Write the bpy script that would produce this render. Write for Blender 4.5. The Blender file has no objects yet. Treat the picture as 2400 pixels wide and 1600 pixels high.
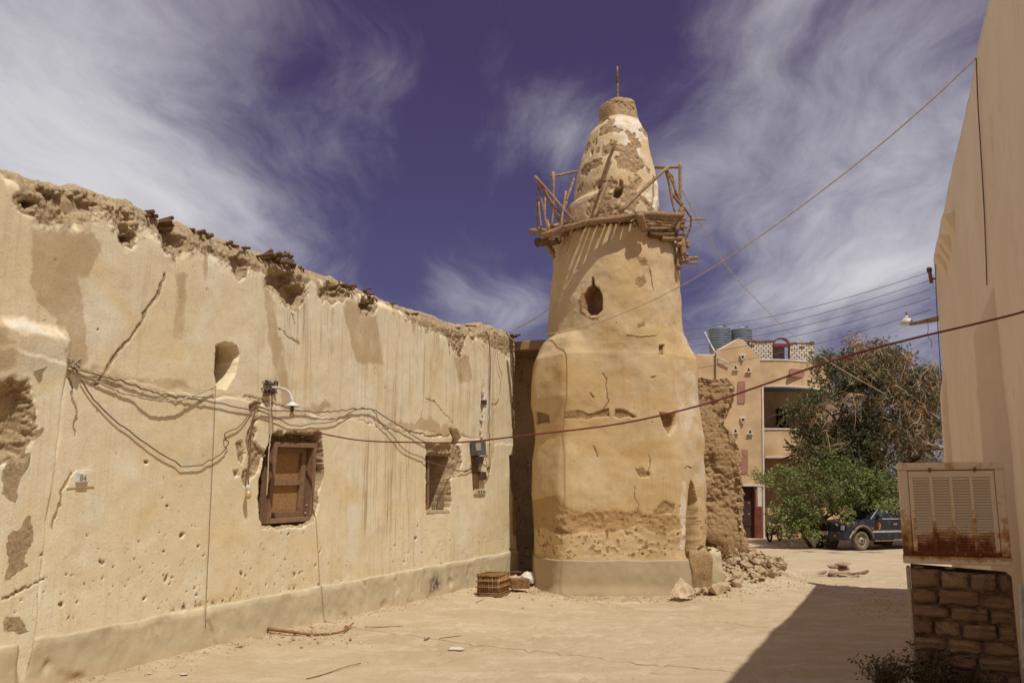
import bpy, bmesh, math, random
import numpy as np
from mathutils import Vector, Matrix

# ------------------------------------------------------------------ camera, sky, sun, exposure
SC = bpy.context.scene
COL = SC.collection
FPX, EYE = 2100.0, 1.65                    # focal length on a 2400 px wide frame, eye height
PITCH = math.atan(365.0 / FPX)
cam_data = bpy.data.cameras.new('camera')
cam_data.sensor_width = 36.0
cam_data.lens = FPX / 2400.0 * 36.0
cam_data.clip_end = 2000.0
cam = bpy.data.objects.new('camera', cam_data)
COL.objects.link(cam)
cam.location = (0, 0, EYE)
cam.rotation_euler = (math.pi / 2 + PITCH, 0, 0)
SC.camera = cam

SUN_EL = math.radians(63.5)
SUN_H = np.array([0.55, -0.835]); SUN_H = SUN_H / np.linalg.norm(SUN_H)
sun_dir = Vector((SUN_H[0] * math.cos(SUN_EL), SUN_H[1] * math.cos(SUN_EL), math.sin(SUN_EL)))
sun_data = bpy.data.lights.new('sun', 'SUN')
sun_data.energy = 2.95
sun_data.angle = math.radians(0.53)
sun_data.color = (1.0, 0.965, 0.87)
sun = bpy.data.objects.new('sun', sun_data)
COL.objects.link(sun)
sun.rotation_euler = sun_dir.to_track_quat('Z', 'Y').to_euler()
sun.location = (20, -10, 30)

def ray(px, py):
    """direction of sight through a point of the 2400 x 1600 survey frame"""
    a = (px - 1200.0) / FPX; b = (800.0 - py) / FPX
    return np.array([a, math.cos(PITCH) - b * math.sin(PITCH), math.sin(PITCH) + b * math.cos(PITCH)])

def build_world():
    w = bpy.data.worlds.new('World'); SC.world = w; w.use_nodes = True
    nt = w.node_tree; nt.nodes.clear()
    L = nt.links.new
    def N(t, **k):
        n = nt.nodes.new(t)
        for a, b in k.items(): setattr(n, a, b)
        return n
    sky = N('ShaderNodeTexSky', sky_type='NISHITA', sun_disc=False)
    sky.sun_elevation = SUN_EL
    sky.sun_rotation = math.atan2(SUN_H[0], SUN_H[1])
    sky.altitude = 50; sky.air_density = 1.0; sky.dust_density = 1.4; sky.ozone_density = 3.0
    tint = N('ShaderNodeMix', data_type='RGBA', blend_type='MULTIPLY'); tint.inputs[0].default_value = 1.0
    L(sky.outputs[0], tint.inputs[6])
    tc = N('ShaderNodeTexCoord')
    def vm(op, a, b=None):
        n = N('ShaderNodeVectorMath', operation=op)
        L(a, n.inputs[0])
        if b is not None:
            if isinstance(b, (tuple, list)): n.inputs[1].default_value = b
            else: L(b, n.inputs[1])
        return n
    def m(op, a, b=None, c=None):
        n = N('ShaderNodeMath', operation=op)
        for i, v in enumerate((a, b, c)):
            if v is None: continue
            if isinstance(v, (int, float)): n.inputs[i].default_value = v
            else: L(v, n.inputs[i])
        return n.outputs[0]
    d = tc.outputs['Generated']
    sep = N('ShaderNodeSeparateXYZ'); L(d, sep.inputs[0])
    el = m('MAXIMUM', sep.outputs[2], 0.0)
    tmix = N('ShaderNodeMix', data_type='RGBA'); tr = N('ShaderNodeMapRange'); L(el, tr.inputs[0]); tr.inputs[1].default_value = 0.05; tr.inputs[2].default_value = 0.55
    L(tr.outputs[0], tmix.inputs[0]); tmix.inputs[6].default_value = (0.57, 0.42, 0.60, 1); tmix.inputs[7].default_value = (0.90, 0.375, 0.57, 1)
    L(tmix.outputs[2], tint.inputs[7])
    den = m('ADD', el, 0.16)
    comb = N('ShaderNodeCombineXYZ'); L(m('DIVIDE', sep.outputs[0], den), comb.inputs[0]); L(m('DIVIDE', sep.outputs[1], den), comb.inputs[1])
    nw = N('ShaderNodeTexNoise'); nw.inputs['Scale'].default_value = 0.8; nw.inputs['Detail'].default_value = 3
    L(comb.outputs[0], nw.inputs['Vector'])
    wsub = vm('SUBTRACT', nw.outputs['Color'], (0.5, 0.5, 0.5))
    wsc = N('ShaderNodeVectorMath', operation='SCALE'); L(wsub.outputs[0], wsc.inputs[0]); wsc.inputs[3].default_value = 1.0
    wp = vm('ADD', comb.outputs[0], wsc.outputs[0])
    def streak(scale, detail, rot, sx, sy, rough):
        mp = N('ShaderNodeMapping'); L(wp.outputs[0], mp.inputs[0]); mp.inputs['Rotation'].default_value = (0, 0, math.radians(rot)); mp.inputs['Scale'].default_value = (sx, sy, 1)
        n = N('ShaderNodeTexNoise'); n.inputs['Scale'].default_value = scale; n.inputs['Detail'].default_value = detail; n.inputs['Roughness'].default_value = rough
        L(mp.outputs[0], n.inputs['Vector']); return n.outputs[0]
    n1 = streak(1.0, 10, -6, 2.3, 0.70, 0.63); n2 = streak(0.55, 3, 20, 1.2, 0.9, 0.5)
    # where the cirrus banks stand (directions, spread in degrees, weight); an even thin cover elsewhere
    banks = [(-60, 260, 6.5, .50), (220, 350, 5, .36), (460, 450, 4.2, .40), (680, 500, 3.5, .26), (120, 60, 5, .08), (560, 200, 5, .02), (820, 70, 5, -.25),
             (930, 190, 1.7, .36), (1220, 275, 2.2, .40), (1360, 330, 2.0, .25), (1630, 450, 2.8, .46), (1790, 340, 3.2, .30), (1980, 230, 4, .30), (2180, 120, 5, .22), (2000, 520, 3.4, .34), (2220, 470, 4, .30), (1720, 620, 2.6, .28),
             (1050, 682, 1.5, .34), (1215, 720, 1.7, .42), (2090, 715, 1.8, .30), (1330, 20, 5, -.40), (1030, 430, 4, -.40), (1180, 540, 3.6, -.25), (900, 660, 2.6, -.25), (1560, 130, 3.5, -.22), (1150, 330, 13, -.30), (300, 420, 9, -.20), (2050, 400, 9, -.20)]
    acc = None
    for (px, py, deg, wt) in banks:
        v = ray(px, py); v = v / np.linalg.norm(v)
        dt = vm('DOT_PRODUCT', d, tuple(float(q) for q in v)).outputs['Value']
        pw = m('POWER', m('MAXIMUM', dt, 0.0), 1.0 / math.radians(deg) ** 2)
        acc = m('MULTIPLY', pw, wt * .82) if acc is None else m('MULTIPLY_ADD', pw, wt * .82, acc)
    noi = m('ADD', m('MULTIPLY', m('SUBTRACT', n1, 0.5), 2.35), m('MULTIPLY', m('SUBTRACT', n2, 0.5), 0.9))
    x_ = m('ADD', m('ADD', acc, 0.50), noi)
    mr = N('ShaderNodeMapRange', interpolation_type='SMOOTHSTEP'); L(x_, mr.inputs[0])
    mr.inputs[1].default_value = 0.0; mr.inputs[2].default_value = 1.50; mr.inputs[3].default_value = 0.0; mr.inputs[4].default_value = 0.95
    mix = N('ShaderNodeMix', data_type='RGBA'); L(mr.outputs[0], mix.inputs[0])
    L(tint.outputs[2], mix.inputs[6]); mix.inputs[7].default_value = (10.0, 9.85, 10.3, 1)
    bg = N('ShaderNodeBackground'); bg.inputs[1].default_value = 0.055
    L(mix.outputs[2], bg.inputs[0])
    out = N('ShaderNodeOutputWorld'); L(bg.outputs[0], out.inputs[0])
    w.cycles.sampling_method = 'MANUAL'; w.cycles.sample_map_resolution = 256
build_world()
SC.view_settings.view_transform = 'Standard'
SC.view_settings.look = 'None'
SC.view_settings.exposure = 0.30
SC.view_settings.gamma = 1.0
SC.view_settings.use_curve_mapping = False
SC.cycles.use_denoising = True
SC.cycles.max_bounces = 6
SC.cycles.diffuse_bounces = 4
SC.cycles.transparent_max_bounces = 8

# ------------------------------------------------------------------ survey helpers
CAM = np.array([0.0, 0.0, EYE])
def at(px, py, Y):
    r = ray(px, py); return CAM + r * (Y / r[1])
def gnd(px, py, z=0.0):
    r = ray(px, py); return CAM + r * ((z - EYE) / r[2])
WA = np.array([-4.0348, 8.4929, 0.0])                 # a point at the foot of the long wall
WD = np.array([0.36217, 0.93211, 0.0])                # along the wall, away from the camera
WN = np.array([0.93211, -0.36217, 0.0])               # out of the wall into the lane
UE = 11.46                                            # the wall's far corner
def W(u, w, z):
    return WA + WD * u + WN * w + np.array([0, 0, 1.0]) * z
def wz(px, py, off=0.0):
    r = ray(px, py); t = ((WA + WN * off - CAM) @ WN) / (r @ WN); P = CAM + r * t
    return (float((P - WA) @ WD), float(P[2]))
def wzs(pts, off=0.0): return [wz(x, y, off) for x, y in pts]
FC = np.array([7.97, 16.45, 0.0])                       # far corner of the house on the right
def F(s, w, z):                                       # s metres back towards the camera, w out of the facade
    return FC - WD * s - WN * w + np.array([0, 0, 1.0]) * z
def on_facade(px, py, off=0.0):
    r = ray(px, py); o = FC - WN * off; t = ((o - CAM) @ WN) / (r @ WN); P = CAM + r * t
    return (float(-(P - FC) @ WD), float(P[2]))

# ------------------------------------------------------------------ noise
def _hash(ix, iy, iz, seed):
    h = (ix.astype(np.int64) * 374761393 + iy.astype(np.int64) * 668265263 + iz.astype(np.int64) * 2147483647 + seed * 1274126177) & 0xFFFFFFFF
    h = ((h ^ (h >> 13)) * 1274126177) & 0xFFFFFFFF
    h = ((h ^ (h >> 16)) * 2246822519) & 0xFFFFFFFF
    return ((h ^ (h >> 15)) & 0xFFFFFF) / float(0xFFFFFF)
def vnoise(x, y, z, seed=0):
    x, y, z = np.broadcast_arrays(np.asarray(x, float), np.asarray(y, float), np.asarray(z, float))
    x0 = np.floor(x); y0 = np.floor(y); z0 = np.floor(z)
    fx = x - x0; fy = y - y0; fz = z - z0
    fx = fx * fx * (3 - 2 * fx); fy = fy * fy * (3 - 2 * fy); fz = fz * fz * (3 - 2 * fz)
    r = 0
    for dx in (0, 1):
        wx = fx if dx else 1 - fx
        for dy in (0, 1):
            wy = fy if dy else 1 - fy
            for dz in (0, 1):
                wz_ = fz if dz else 1 - fz
                r = r + _hash(x0 + dx, y0 + dy, z0 + dz, seed) * wx * wy * wz_
    return r * 2 - 1
def fbm(x, y, z, f, oct=4, seed=0, gain=0.5):
    r = 0; a = 1.0; s = 0
    for i in range(oct):
        r = r + a * vnoise(np.asarray(x) * f + 17.3 * i, np.asarray(y) * f - 9.1 * i, np.asarray(z) * f + 3.7 * i, seed + i); s += a
        a *= gain; f *= 2.03
    return r / s
def sstep(a, b, x):
    t = np.clip((x - a) / (b - a), 0, 1); return t * t * (3 - 2 * t)
def sdf_poly(U, Z, poly):
    """signed distance to a closed polygon (negative inside)"""
    P = np.asarray(poly, float); n = len(P)
    d = np.full(U.shape, 1e9); s = np.ones(U.shape)
    for i in range(n):
        a = P[i]; b = P[i - 1]; e = b - a
        wx = U - a[0]; wy = Z - a[1]
        t = np.clip((wx * e[0] + wy * e[1]) / (e @ e + 1e-12), 0, 1)
        bx = wx - e[0] * t; by = wy - e[1] * t
        d = np.minimum(d, bx * bx + by * by)
        c1 = Z >= a[1]; c2 = Z < b[1]; c3 = e[0] * wy > e[1] * wx
        s = np.where((c1 & c2 & c3) | (~c1 & ~c2 & ~c3), -s, s)
    return np.sqrt(d) * s
def dline(U, Z, pts):
    P = np.asarray(pts, float); d = np.full(U.shape, 1e9)
    for i in range(len(P) - 1):
        a = P[i]; e = P[i + 1] - a
        wx = U - a[0]; wy = Z - a[1]
        t = np.clip((wx * e[0] + wy * e[1]) / (e @ e + 1e-12), 0, 1)
        d = np.minimum(d, (wx - e[0] * t) ** 2 + (wy - e[1] * t) ** 2)
    return np.sqrt(d)

# ------------------------------------------------------------------ objects
def np_mesh(name, V, Q, smooth=True):
    V = np.asarray(V, np.float32).reshape(-1, 3); Q = np.asarray(Q, np.int32)
    me = bpy.data.meshes.new(name); k = Q.shape[1]
    me.vertices.add(len(V)); me.vertices.foreach_set('co', V.ravel())
    me.loops.add(Q.size); me.loops.foreach_set('vertex_index', Q.ravel())
    me.polygons.add(len(Q)); me.polygons.foreach_set('loop_start', np.arange(0, Q.size, k, dtype=np.int32))
    me.polygons.foreach_set('loop_total', np.full(len(Q), k, np.int32))
    me.polygons.foreach_set('use_smooth', np.full(len(Q), smooth, bool))
    me.update(calc_edges=True)
    return me
def grid_quads(R, C, wrap=False, flip=False):
    i = np.arange(R - 1)[:, None]; j = np.arange(C if wrap else C - 1)[None, :]
    jn = (j + 1) % C
    q = np.stack([i * C + j, i * C + jn, (i + 1) * C + jn, (i + 1) * C + j], -1).reshape(-1, 4)
    return q[:, ::-1] if flip else q
def set_attr(me, name, arr):
    a = me.attributes.new(name, 'FLOAT', 'POINT'); a.data.foreach_set('value', np.asarray(arr, np.float32).ravel())
def link(o, mat=None, parent=None):
    COL.objects.link(o)
    if mat is not None and o.type in ('MESH', 'CURVE'):
        if len(o.data.materials) == 0: o.data.materials.append(mat)
    if parent is not None:
        o.parent = parent
        o.matrix_parent_inverse = Matrix.Translation(-root_loc(parent))
    return o
def root_loc(p):
    return p.location.copy() if p.type == 'EMPTY' else Vector((0, 0, 0))
def obj(name, me, mat, parent=None):
    return link(bpy.data.objects.new(name, me), mat, parent)
def pyobj(name, V, Fc, mat, parent=None, smooth=False):
    me = bpy.data.meshes.new(name); me.from_pydata([tuple(map(float, v)) for v in V], [], Fc); me.update()
    if smooth:
        for p in me.polygons: p.use_smooth = True
    return obj(name, me, mat, parent)
def tag(o, label, cat=None, group=None, kind=None):
    if label: o['label'] = label
    if cat: o['category'] = cat
    if group: o['group'] = group
    if kind: o['kind'] = kind
    return o
def thing(name, label, cat, loc=(0, 0, 0), group=None):
    o = bpy.data.objects.new(name, None); COL.objects.link(o)
    o.location = tuple(float(v) for v in loc); o.empty_display_size = 0.1
    return tag(o, label, cat, group)
class MB:
    """collects simple shapes into one mesh"""
    def __init__(s): s.V = []; s.F = []
    def add(s, V, Fc):
        b = len(s.V); s.V += [tuple(map(float, v)) for v in V]; s.F += [tuple(b + i for i in f) for f in Fc]; return s
    def box8(s, P):      # P: 4 bottom then 4 top corners, counter-clockwise
        return s.add(P, [(3, 2, 1, 0), (4, 5, 6, 7), (0, 1, 5, 4), (1, 2, 6, 5), (2, 3, 7, 6), (3, 0, 4, 7)])
    def box(s, c, d, R=None):
        c = np.asarray(c, float); h = np.asarray(d, float) / 2
        P = np.array([(-1, -1, -1), (1, -1, -1), (1, 1, -1), (-1, 1, -1), (-1, -1, 1), (1, -1, 1), (1, 1, 1), (-1, 1, 1)]) * h
        if R is not None: P = P @ np.asarray(R).T
        return s.box8(P + c)
    def tube(s, pts, rad, sides=8, cap=True):
        V, Fc = tube_geo(pts, rad, sides, cap); return s.add(V, Fc)
    def prism(s, poly, d):   # poly: 3D polygon, d: extrusion vector
        n = len(poly); P = [np.asarray(p, float) for p in poly]; Q = [p + d for p in P]
        return s.add(P + Q, [tuple(range(n))[::-1], tuple(range(n, 2 * n))] + [(i, (i + 1) % n, n + (i + 1) % n, n + i) for i in range(n)])
    def lathe(s, prof, c, sides=20, axis=None):
        V = []; Fc = []; R = np.eye(3) if axis is None else axis
        for (r, z) in prof:
            for k in range(sides):
                a = 2 * math.pi * k / sides
                V.append(R @ np.array([r * math.cos(a), r * math.sin(a), z]) + np.asarray(c))
        for i in range(len(prof) - 1):
            for k in range(sides):
                Fc.append((i * sides + k, i * sides + (k + 1) % sides, (i + 1) * sides + (k + 1) % sides, (i + 1) * sides + k))
        Fc.append(tuple(range(sides))[::-1]); Fc.append(tuple((len(prof) - 1) * sides + k for k in range(sides)))
        return s.add(V, Fc)
    def build(s, name, mat, parent=None, smooth=False, bevel=0.0):
        o = pyobj(name, s.V, s.F, mat, parent, smooth)
        bm = bmesh.new(); bm.from_mesh(o.data); bmesh.ops.recalc_face_normals(bm, faces=bm.faces)
        if bevel > 0:
            bmesh.ops.bevel(bm, geom=[e for e in bm.edges if e.calc_face_angle(0) > 0.5], offset=bevel, segments=2, profile=0.6, affect='EDGES')
        bm.to_mesh(o.data); bm.free()
        if smooth: o.data.shade_smooth() if hasattr(o.data, 'shade_smooth') else None
        return o
def tube_geo(pts, rad, sides=8, cap=True):
    P = np.asarray(pts, float); n = len(P)
    rad = np.full(n, rad) if np.isscalar(rad) else np.asarray(rad, float)
    T = np.gradient(P, axis=0); T /= np.linalg.norm(T, axis=1)[:, None] + 1e-12
    up = np.array([0, 0, 1.0]) if abs(T[0][2]) < 0.9 else np.array([1.0, 0, 0])
    V = []
    A = np.cross(T[0], up); A /= np.linalg.norm(A)
    for i in range(n):
        A = A - T[i] * (A @ T[i]); A /= np.linalg.norm(A) + 1e-12
        B = np.cross(T[i], A)
        for k in range(sides):
            a = 2 * math.pi * k / sides
            V.append(P[i] + rad[i] * (math.cos(a) * A + math.sin(a) * B))
    Fc = [(i * sides + k, i * sides + (k + 1) % sides, (i + 1) * sides + (k + 1) % sides, (i + 1) * sides + k) for i in range(n - 1) for k in range(sides)]
    if cap: Fc += [tuple(range(sides))[::-1], tuple((n - 1) * sides + k for k in range(sides))]
    return V, Fc
def smooth_path(pts, n=40):
    """Catmull-Rom through the points"""
    P = np.asarray(pts, float)
    if len(P) == 2: return np.array([P[0] + (P[1] - P[0]) * t for t in np.linspace(0, 1, n)])
    P = np.vstack([2 * P[0] - P[1], P, 2 * P[-1] - P[-2]])
    out = []
    segs = len(P) - 3; per = max(2, n // segs)
    for i in range(segs):
        p0, p1, p2, p3 = P[i:i + 4]
        for t in np.linspace(0, 1, per, endpoint=(i == segs - 1)):
            out.append(0.5 * ((2 * p1) + (-p0 + p2) * t + (2 * p0 - 5 * p1 + 4 * p2 - p3) * t * t + (-p0 + 3 * p1 - 3 * p2 + p3) * t ** 3))
    return np.array(out)
RNG = random.Random(7)
def stick_geo(p0, p1, r0, r1=None, bend=0.03, sides=7, n=7, seed=0):
    rr = random.Random(seed * 31 + 5); r1 = r0 * 0.8 if r1 is None else r1
    p0 = np.asarray(p0, float); p1 = np.asarray(p1, float); L = np.linalg.norm(p1 - p0)
    off = np.array([rr.uniform(-1, 1), rr.uniform(-1, 1), rr.uniform(-.6, .6)]) * bend * L
    off2 = np.array([rr.uniform(-1, 1), rr.uniform(-1, 1), rr.uniform(-1, 1)]) * bend * L * 0.5
    pts = []; rad = []
    for i in range(n):
        t = i / (n - 1)
        pts.append(p0 + (p1 - p0) * t + off * math.sin(math.pi * t) + off2 * math.sin(2 * math.pi * t))
        rad.append((r0 + (r1 - r0) * t) * rr.uniform(0.86, 1.14))
    V, Fc = tube_geo(pts, rad, sides)
    V = [v + np.array([rr.uniform(-1, 1) for _ in range(3)]) * r0 * 0.10 for v in V]
    return V, Fc
def stick(name, p0, p1, r0, mat, parent, r1=None, bend=0.03, seed=None, sides=7, n=7):
    V, Fc = stick_geo(p0, p1, r0, r1, bend, sides, n, RNG.randrange(10 ** 6) if seed is None else seed)
    return pyobj(name, V, Fc, mat, parent, smooth=True)

# ------------------------------------------------------------------ materials
class G:
    def __init__(s, name):
        s.m = bpy.data.materials.new(name); s.m.use_nodes = True; s.nt = s.m.node_tree; s.nt.nodes.clear()
        s.out = s.nt.nodes.new('ShaderNodeOutputMaterial'); s.p = s.nt.nodes.new('ShaderNodeBsdfPrincipled')
        s.nt.links.new(s.p.outputs[0], s.out.inputs[0]); s.p.inputs['Roughness'].default_value = 0.9
        s.p.inputs['Specular IOR Level'].default_value = 0.2
        s.tc = s.nt.nodes.new('ShaderNodeTexCoord')
    def put(s, sock, v):
        if isinstance(v, (int, float)): sock.default_value = v
        elif isinstance(v, (tuple, list)): sock.default_value = tuple(v) + ((1,) if len(v) == 3 and sock.type == 'RGBA' else ())
        else: s.nt.links.new(v, sock)
    def noise(s, scale, detail=4, rough=0.55, vec=None, stretch=None, col=False, space='Object'):
        n = s.nt.nodes.new('ShaderNodeTexNoise'); n.inputs['Scale'].default_value = scale; n.inputs['Detail'].default_value = detail; n.inputs['Roughness'].default_value = rough
        v = vec if vec is not None else s.tc.outputs[space]
        if stretch:
            mp = s.nt.nodes.new('ShaderNodeMapping'); s.put(mp.inputs[0], v); mp.inputs['Scale'].default_value = stretch; v = mp.outputs[0]
        s.put(n.inputs['Vector'], v); return n.outputs[1 if col else 0]
    def voro(s, scale, stretch=None, feature='F1', space='Object', out='Distance'):
        n = s.nt.nodes.new('ShaderNodeTexVoronoi'); n.feature = feature; n.inputs['Scale'].default_value = scale
        v = s.tc.outputs[space]
        if stretch:
            mp = s.nt.nodes.new('ShaderNodeMapping'); s.put(mp.inputs[0], v); mp.inputs['Scale'].default_value = stretch; v = mp.outputs[0]
        s.put(n.inputs['Vector'], v); return n.outputs[out]
    def attr(s, name):
        n = s.nt.nodes.new('ShaderNodeAttribute'); n.attribute_name = name; return n.outputs['Fac']
    def math(s, op, a, b=None, clamp=False):
        n = s.nt.nodes.new('ShaderNodeMath'); n.operation = op; n.use_clamp = clamp
        s.put(n.inputs[0], a)
        if b is not None: s.put(n.inputs[1], b)
        return n.outputs[0]
    def ramp(s, v, a, b, lo=0.0, hi=1.0, smooth=True):
        n = s.nt.nodes.new('ShaderNodeMapRange'); n.interpolation_type = 'SMOOTHSTEP' if smooth else 'LINEAR'
        s.put(n.inputs[0], v); n.inputs[1].default_value = a; n.inputs[2].default_value = b; n.inputs[3].default_value = lo; n.inputs[4].default_value = hi
        return n.outputs[0]
    def mix(s, f, a, b, mode='MIX'):
        n = s.nt.nodes.new('ShaderNodeMix'); n.data_type = 'RGBA'; n.blend_type = mode
        s.put(n.inputs[0], f); s.put(n.inputs[6], a); s.put(n.inputs[7], b); return n.outputs[2]
    def island(s):
        n = s.nt.nodes.new('ShaderNodeNewGeometry'); return n.outputs['Random Per Island']
    def objrand(s):
        n = s.nt.nodes.new('ShaderNodeObjectInfo'); return n.outputs['Random']
    def bump(s, h, strength=0.5, dist=0.02, prev=None):
        n = s.nt.nodes.new('ShaderNodeBump'); n.inputs['Strength'].default_value = strength; n.inputs['Distance'].default_value = dist
        s.put(n.inputs['Height'], h)
        if prev is not None: s.put(n.inputs['Normal'], prev)
        return n.outputs[0]
    def fin(s, col=None, rough=None, normal=None, metal=None, spec=None):
        if col is not None: s.put(s.p.inputs['Base Color'], col)
        if rough is not None: s.put(s.p.inputs['Roughness'], rough)
        if normal is not None: s.put(s.p.inputs['Normal'], normal)
        if metal is not None: s.put(s.p.inputs['Metallic'], metal)
        if spec is not None: s.put(s.p.inputs['Specular IOR Level'], spec)
        return s.m
def scaled(c, k): return tuple(v * k for v in c)

def mat_plaster(name, base, base2, mud, streaky=True, speck=1.0):
    """old mud plaster; masks carried by the mesh: mud (bare earth), stain (run-off), white (limewash, painted sunlit spots), ochre (thin worn wash)"""
    g = G(name)
    n_lo = g.noise(0.55, 4); n_mid = g.noise(3.2, 6, 0.65); n_fine = g.noise(34, 5, 0.65); n_grit = g.noise(150, 3, 0.6)
    col = g.mix(g.ramp(n_lo, 0.35, 0.65), base, base2)
    col = g.mix(g.ramp(g.noise(1.25, 8, 0.68), 0.50, 0.60, 0, 0.60), col, tuple(min(0.84, v * q) for v, q in zip(base, (1.06, 1.09, 1.20))))
    col = g.mix(g.ramp(g.noise(0.9, 7, 0.66, stretch=(1, 1, 1.7)), 0.52, 0.66, 0, 0.55), col, tuple(v * q for v, q in zip(base2, (0.98, 0.90, 0.74))))
    col = g.mix(g.ramp(g.noise(6.5, 8, 0.72), 0.50, 0.78, 0, 0.38), col, scaled(mud, 1.15))
    col = g.mix(g.ramp(g.noise(19, 6, 0.7), 0.56, 0.74, 0, 0.30), col, scaled(mud, 0.95))
    if streaky:
        pat = g.ramp(g.noise(1.3, 4, 0.6, stretch=(1, 1, 0.35)), 0.38, 0.58)
        st = g.noise(6.0, 4, 0.6, stretch=(1, 1, 0.06)); st2 = g.noise(24, 3, 0.5, stretch=(1, 1, 0.04))
        run = g.math('ADD', g.math('MULTIPLY', g.ramp(st, 0.46, 0.62), 0.42), g.math('MULTIPLY', g.ramp(st2, 0.53, 0.64), 0.60))
        f = g.math('MULTIPLY', g.math('MULTIPLY', run, pat), g.attr('stain'), clamp=True)
        col = g.mix(f, col, tuple(v * q for v, q in zip(mud, (0.95, 0.92, 0.88))))
    edge = g.math('ADD', g.attr('ochre'), g.math('MULTIPLY', g.math('SUBTRACT', n_mid, 0.5), 0.7))
    col = g.mix(g.math('MULTIPLY', g.ramp(edge, 0.36, 0.62, 0, 0.85), g.ramp(g.noise(1.9, 6, .65), .25, .6, .45, 1.0)), col, tuple(v * q for v, q in zip(mud, (1.18, 1.15, 1.1))))
    wn = g.math('ADD', g.attr('white'), g.math('MULTIPLY', g.math('SUBTRACT', n_fine, 0.5), 0.5))
    col = g.mix(g.ramp(wn, 0.42, 0.62, 0, 0.75), col, (0.80, 0.76, 0.66))
    mm = g.math('ADD', g.attr('mud'), g.math('MULTIPLY', g.math('SUBTRACT', n_fine, 0.5), 0.55))
    mmask = g.ramp(mm, 0.42, 0.55)
    mcol = g.mix(g.ramp(n_fine, 0.32, 0.72), scaled(mud, 0.62), scaled(mud, 1.25))
    mcol = g.mix(g.ramp(n_mid, 0.45, 0.72, 0, .6), mcol, tuple(min(.6, v * 1.35) for v in mud))
    col = g.mix(mmask, col, mcol)
    # flecks where the wash has popped off
    sp = g.voro(58, stretch=(1, 1, 0.7)); spm = g.math('MULTIPLY', g.ramp(sp, 0.10, 0.16, 1, 0), g.ramp(g.noise(2.3, 3), 0.50, 0.66))
    col = g.mix(g.math('MULTIPLY', spm, 0.9 * speck), col, scaled(mud, 0.62))
    col = g.mix(g.ramp(n_grit, 0.3, 0.75, 0, 0.22), col, scaled(mud, 0.8))
    mot = g.noise(46, 4, 0.75); col = g.mix(g.ramp(mot, 0.52, 0.72, 0, 0.34 * speck), col, scaled(mud, 0.78)); col = g.mix(g.ramp(g.noise(61, 3, .7), 0.58, 0.72, 0, 0.35 * speck), col, tuple(min(.86, v * 1.12) for v in base))
    sp2 = g.voro(24, stretch=(1, 1, 1.3)); spm2 = g.math('MULTIPLY', g.ramp(sp2, 0.07, 0.11, 1, 0), g.ramp(g.noise(1.7, 4), 0.50, 0.60)); col = g.mix(g.math('MULTIPLY', spm2, 0.85), col, scaled(mud, 0.42)); spm = g.math('MAXIMUM', spm, spm2)
    h = g.math('ADD', g.math('MULTIPLY', n_fine, 0.6), g.math('MULTIPLY', n_grit, 0.22))
    h = g.math('ADD', h, g.math('MULTIPLY', mmask, g.math('MULTIPLY', g.noise(48, 6, 0.72), 1.0)))
    h = g.math('SUBTRACT', h, g.math('MULTIPLY', spm, 0.8))
    nb = g.bump(h, 0.6, 0.012)
    return g.fin(col, 0.95, nb, spec=0.1)

CREAM = (0.83, 0.735, 0.52); CREAM2 = (0.795, 0.675, 0.435)
MUDC = (0.43, 0.32, 0.19)
M = {}
M['wall'] = mat_plaster('old_cream_plaster', CREAM, CREAM2, MUDC)
M['tower'] = mat_plaster('ochre_mud_plaster', (0.635, 0.485, 0.275), (0.60, 0.425, 0.205), (0.36, 0.23, 0.11), streaky=True)
M['ruin'] = mat_plaster('bare_mud_brick', (0.56, 0.395, 0.215), (0.52, 0.355, 0.18), (0.40, 0.27, 0.14), streaky=False)

def m_simple(name, col, var=0.15, scale=6, rough=0.85, bump=0.2, spec=0.2, bscale=40, metal=0.0, col2=None):
    g = G(name)
    c2 = col2 or scaled(col, 1 - var * 1.6)
    c = g.mix(g.ramp(g.noise(scale, 5, 0.6), 0.3, 0.7), tuple(min(0.85, v * (1 + var)) for v in col), c2)
    return g.fin(c, rough, g.bump(g.noise(bscale, 4, 0.6), bump, 0.01) if bump else None, metal, spec)
def m_wood(name, col, dark, rough=0.85):
    g = G(name)
    n = g.noise(14, 5, 0.65, stretch=(1, 1, 1)); f = g.noise(90, 3, 0.6)
    c = g.mix(g.ramp(n, 0.3, 0.7), col, dark)
    c = g.mix(g.math('MULTIPLY', g.objrand(), 0.5), c, scaled(dark, 0.8))
    return g.fin(c, rough, g.bump(g.math('ADD', n, g.math('MULTIPLY', f, 0.5)), 0.6, 0.008), spec=0.15)
M['stick'] = m_wood('weathered_pole', (0.48, 0.335, 0.195), (0.24, 0.145, 0.075))
M['stickdark'] = m_wood('dark_palm_wood', (0.22, 0.125, 0.062), (0.11, 0.06, 0.03))
M['log'] = m_wood('fallen_log', (0.30, 0.17, 0.075), (0.15, 0.08, 0.04))
M['cane'] = m_wood('palm_cane', (0.42, 0.25, 0.105), (0.22, 0.115, 0.05))
M['frame'] = m_wood('painted_window_wood', (0.30, 0.19, 0.115), (0.22, 0.13, 0.075))
M['stone'] = m_simple('rubble_stone', (0.50, 0.375, 0.235), 0.22, 9, 0.95, 0.6, 0.1, 60)
M['stonedark'] = m_simple('grey_field_stone', (0.36, 0.255, 0.17), 0.25, 7, 0.95, 0.6, 0.1, 60)

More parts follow.
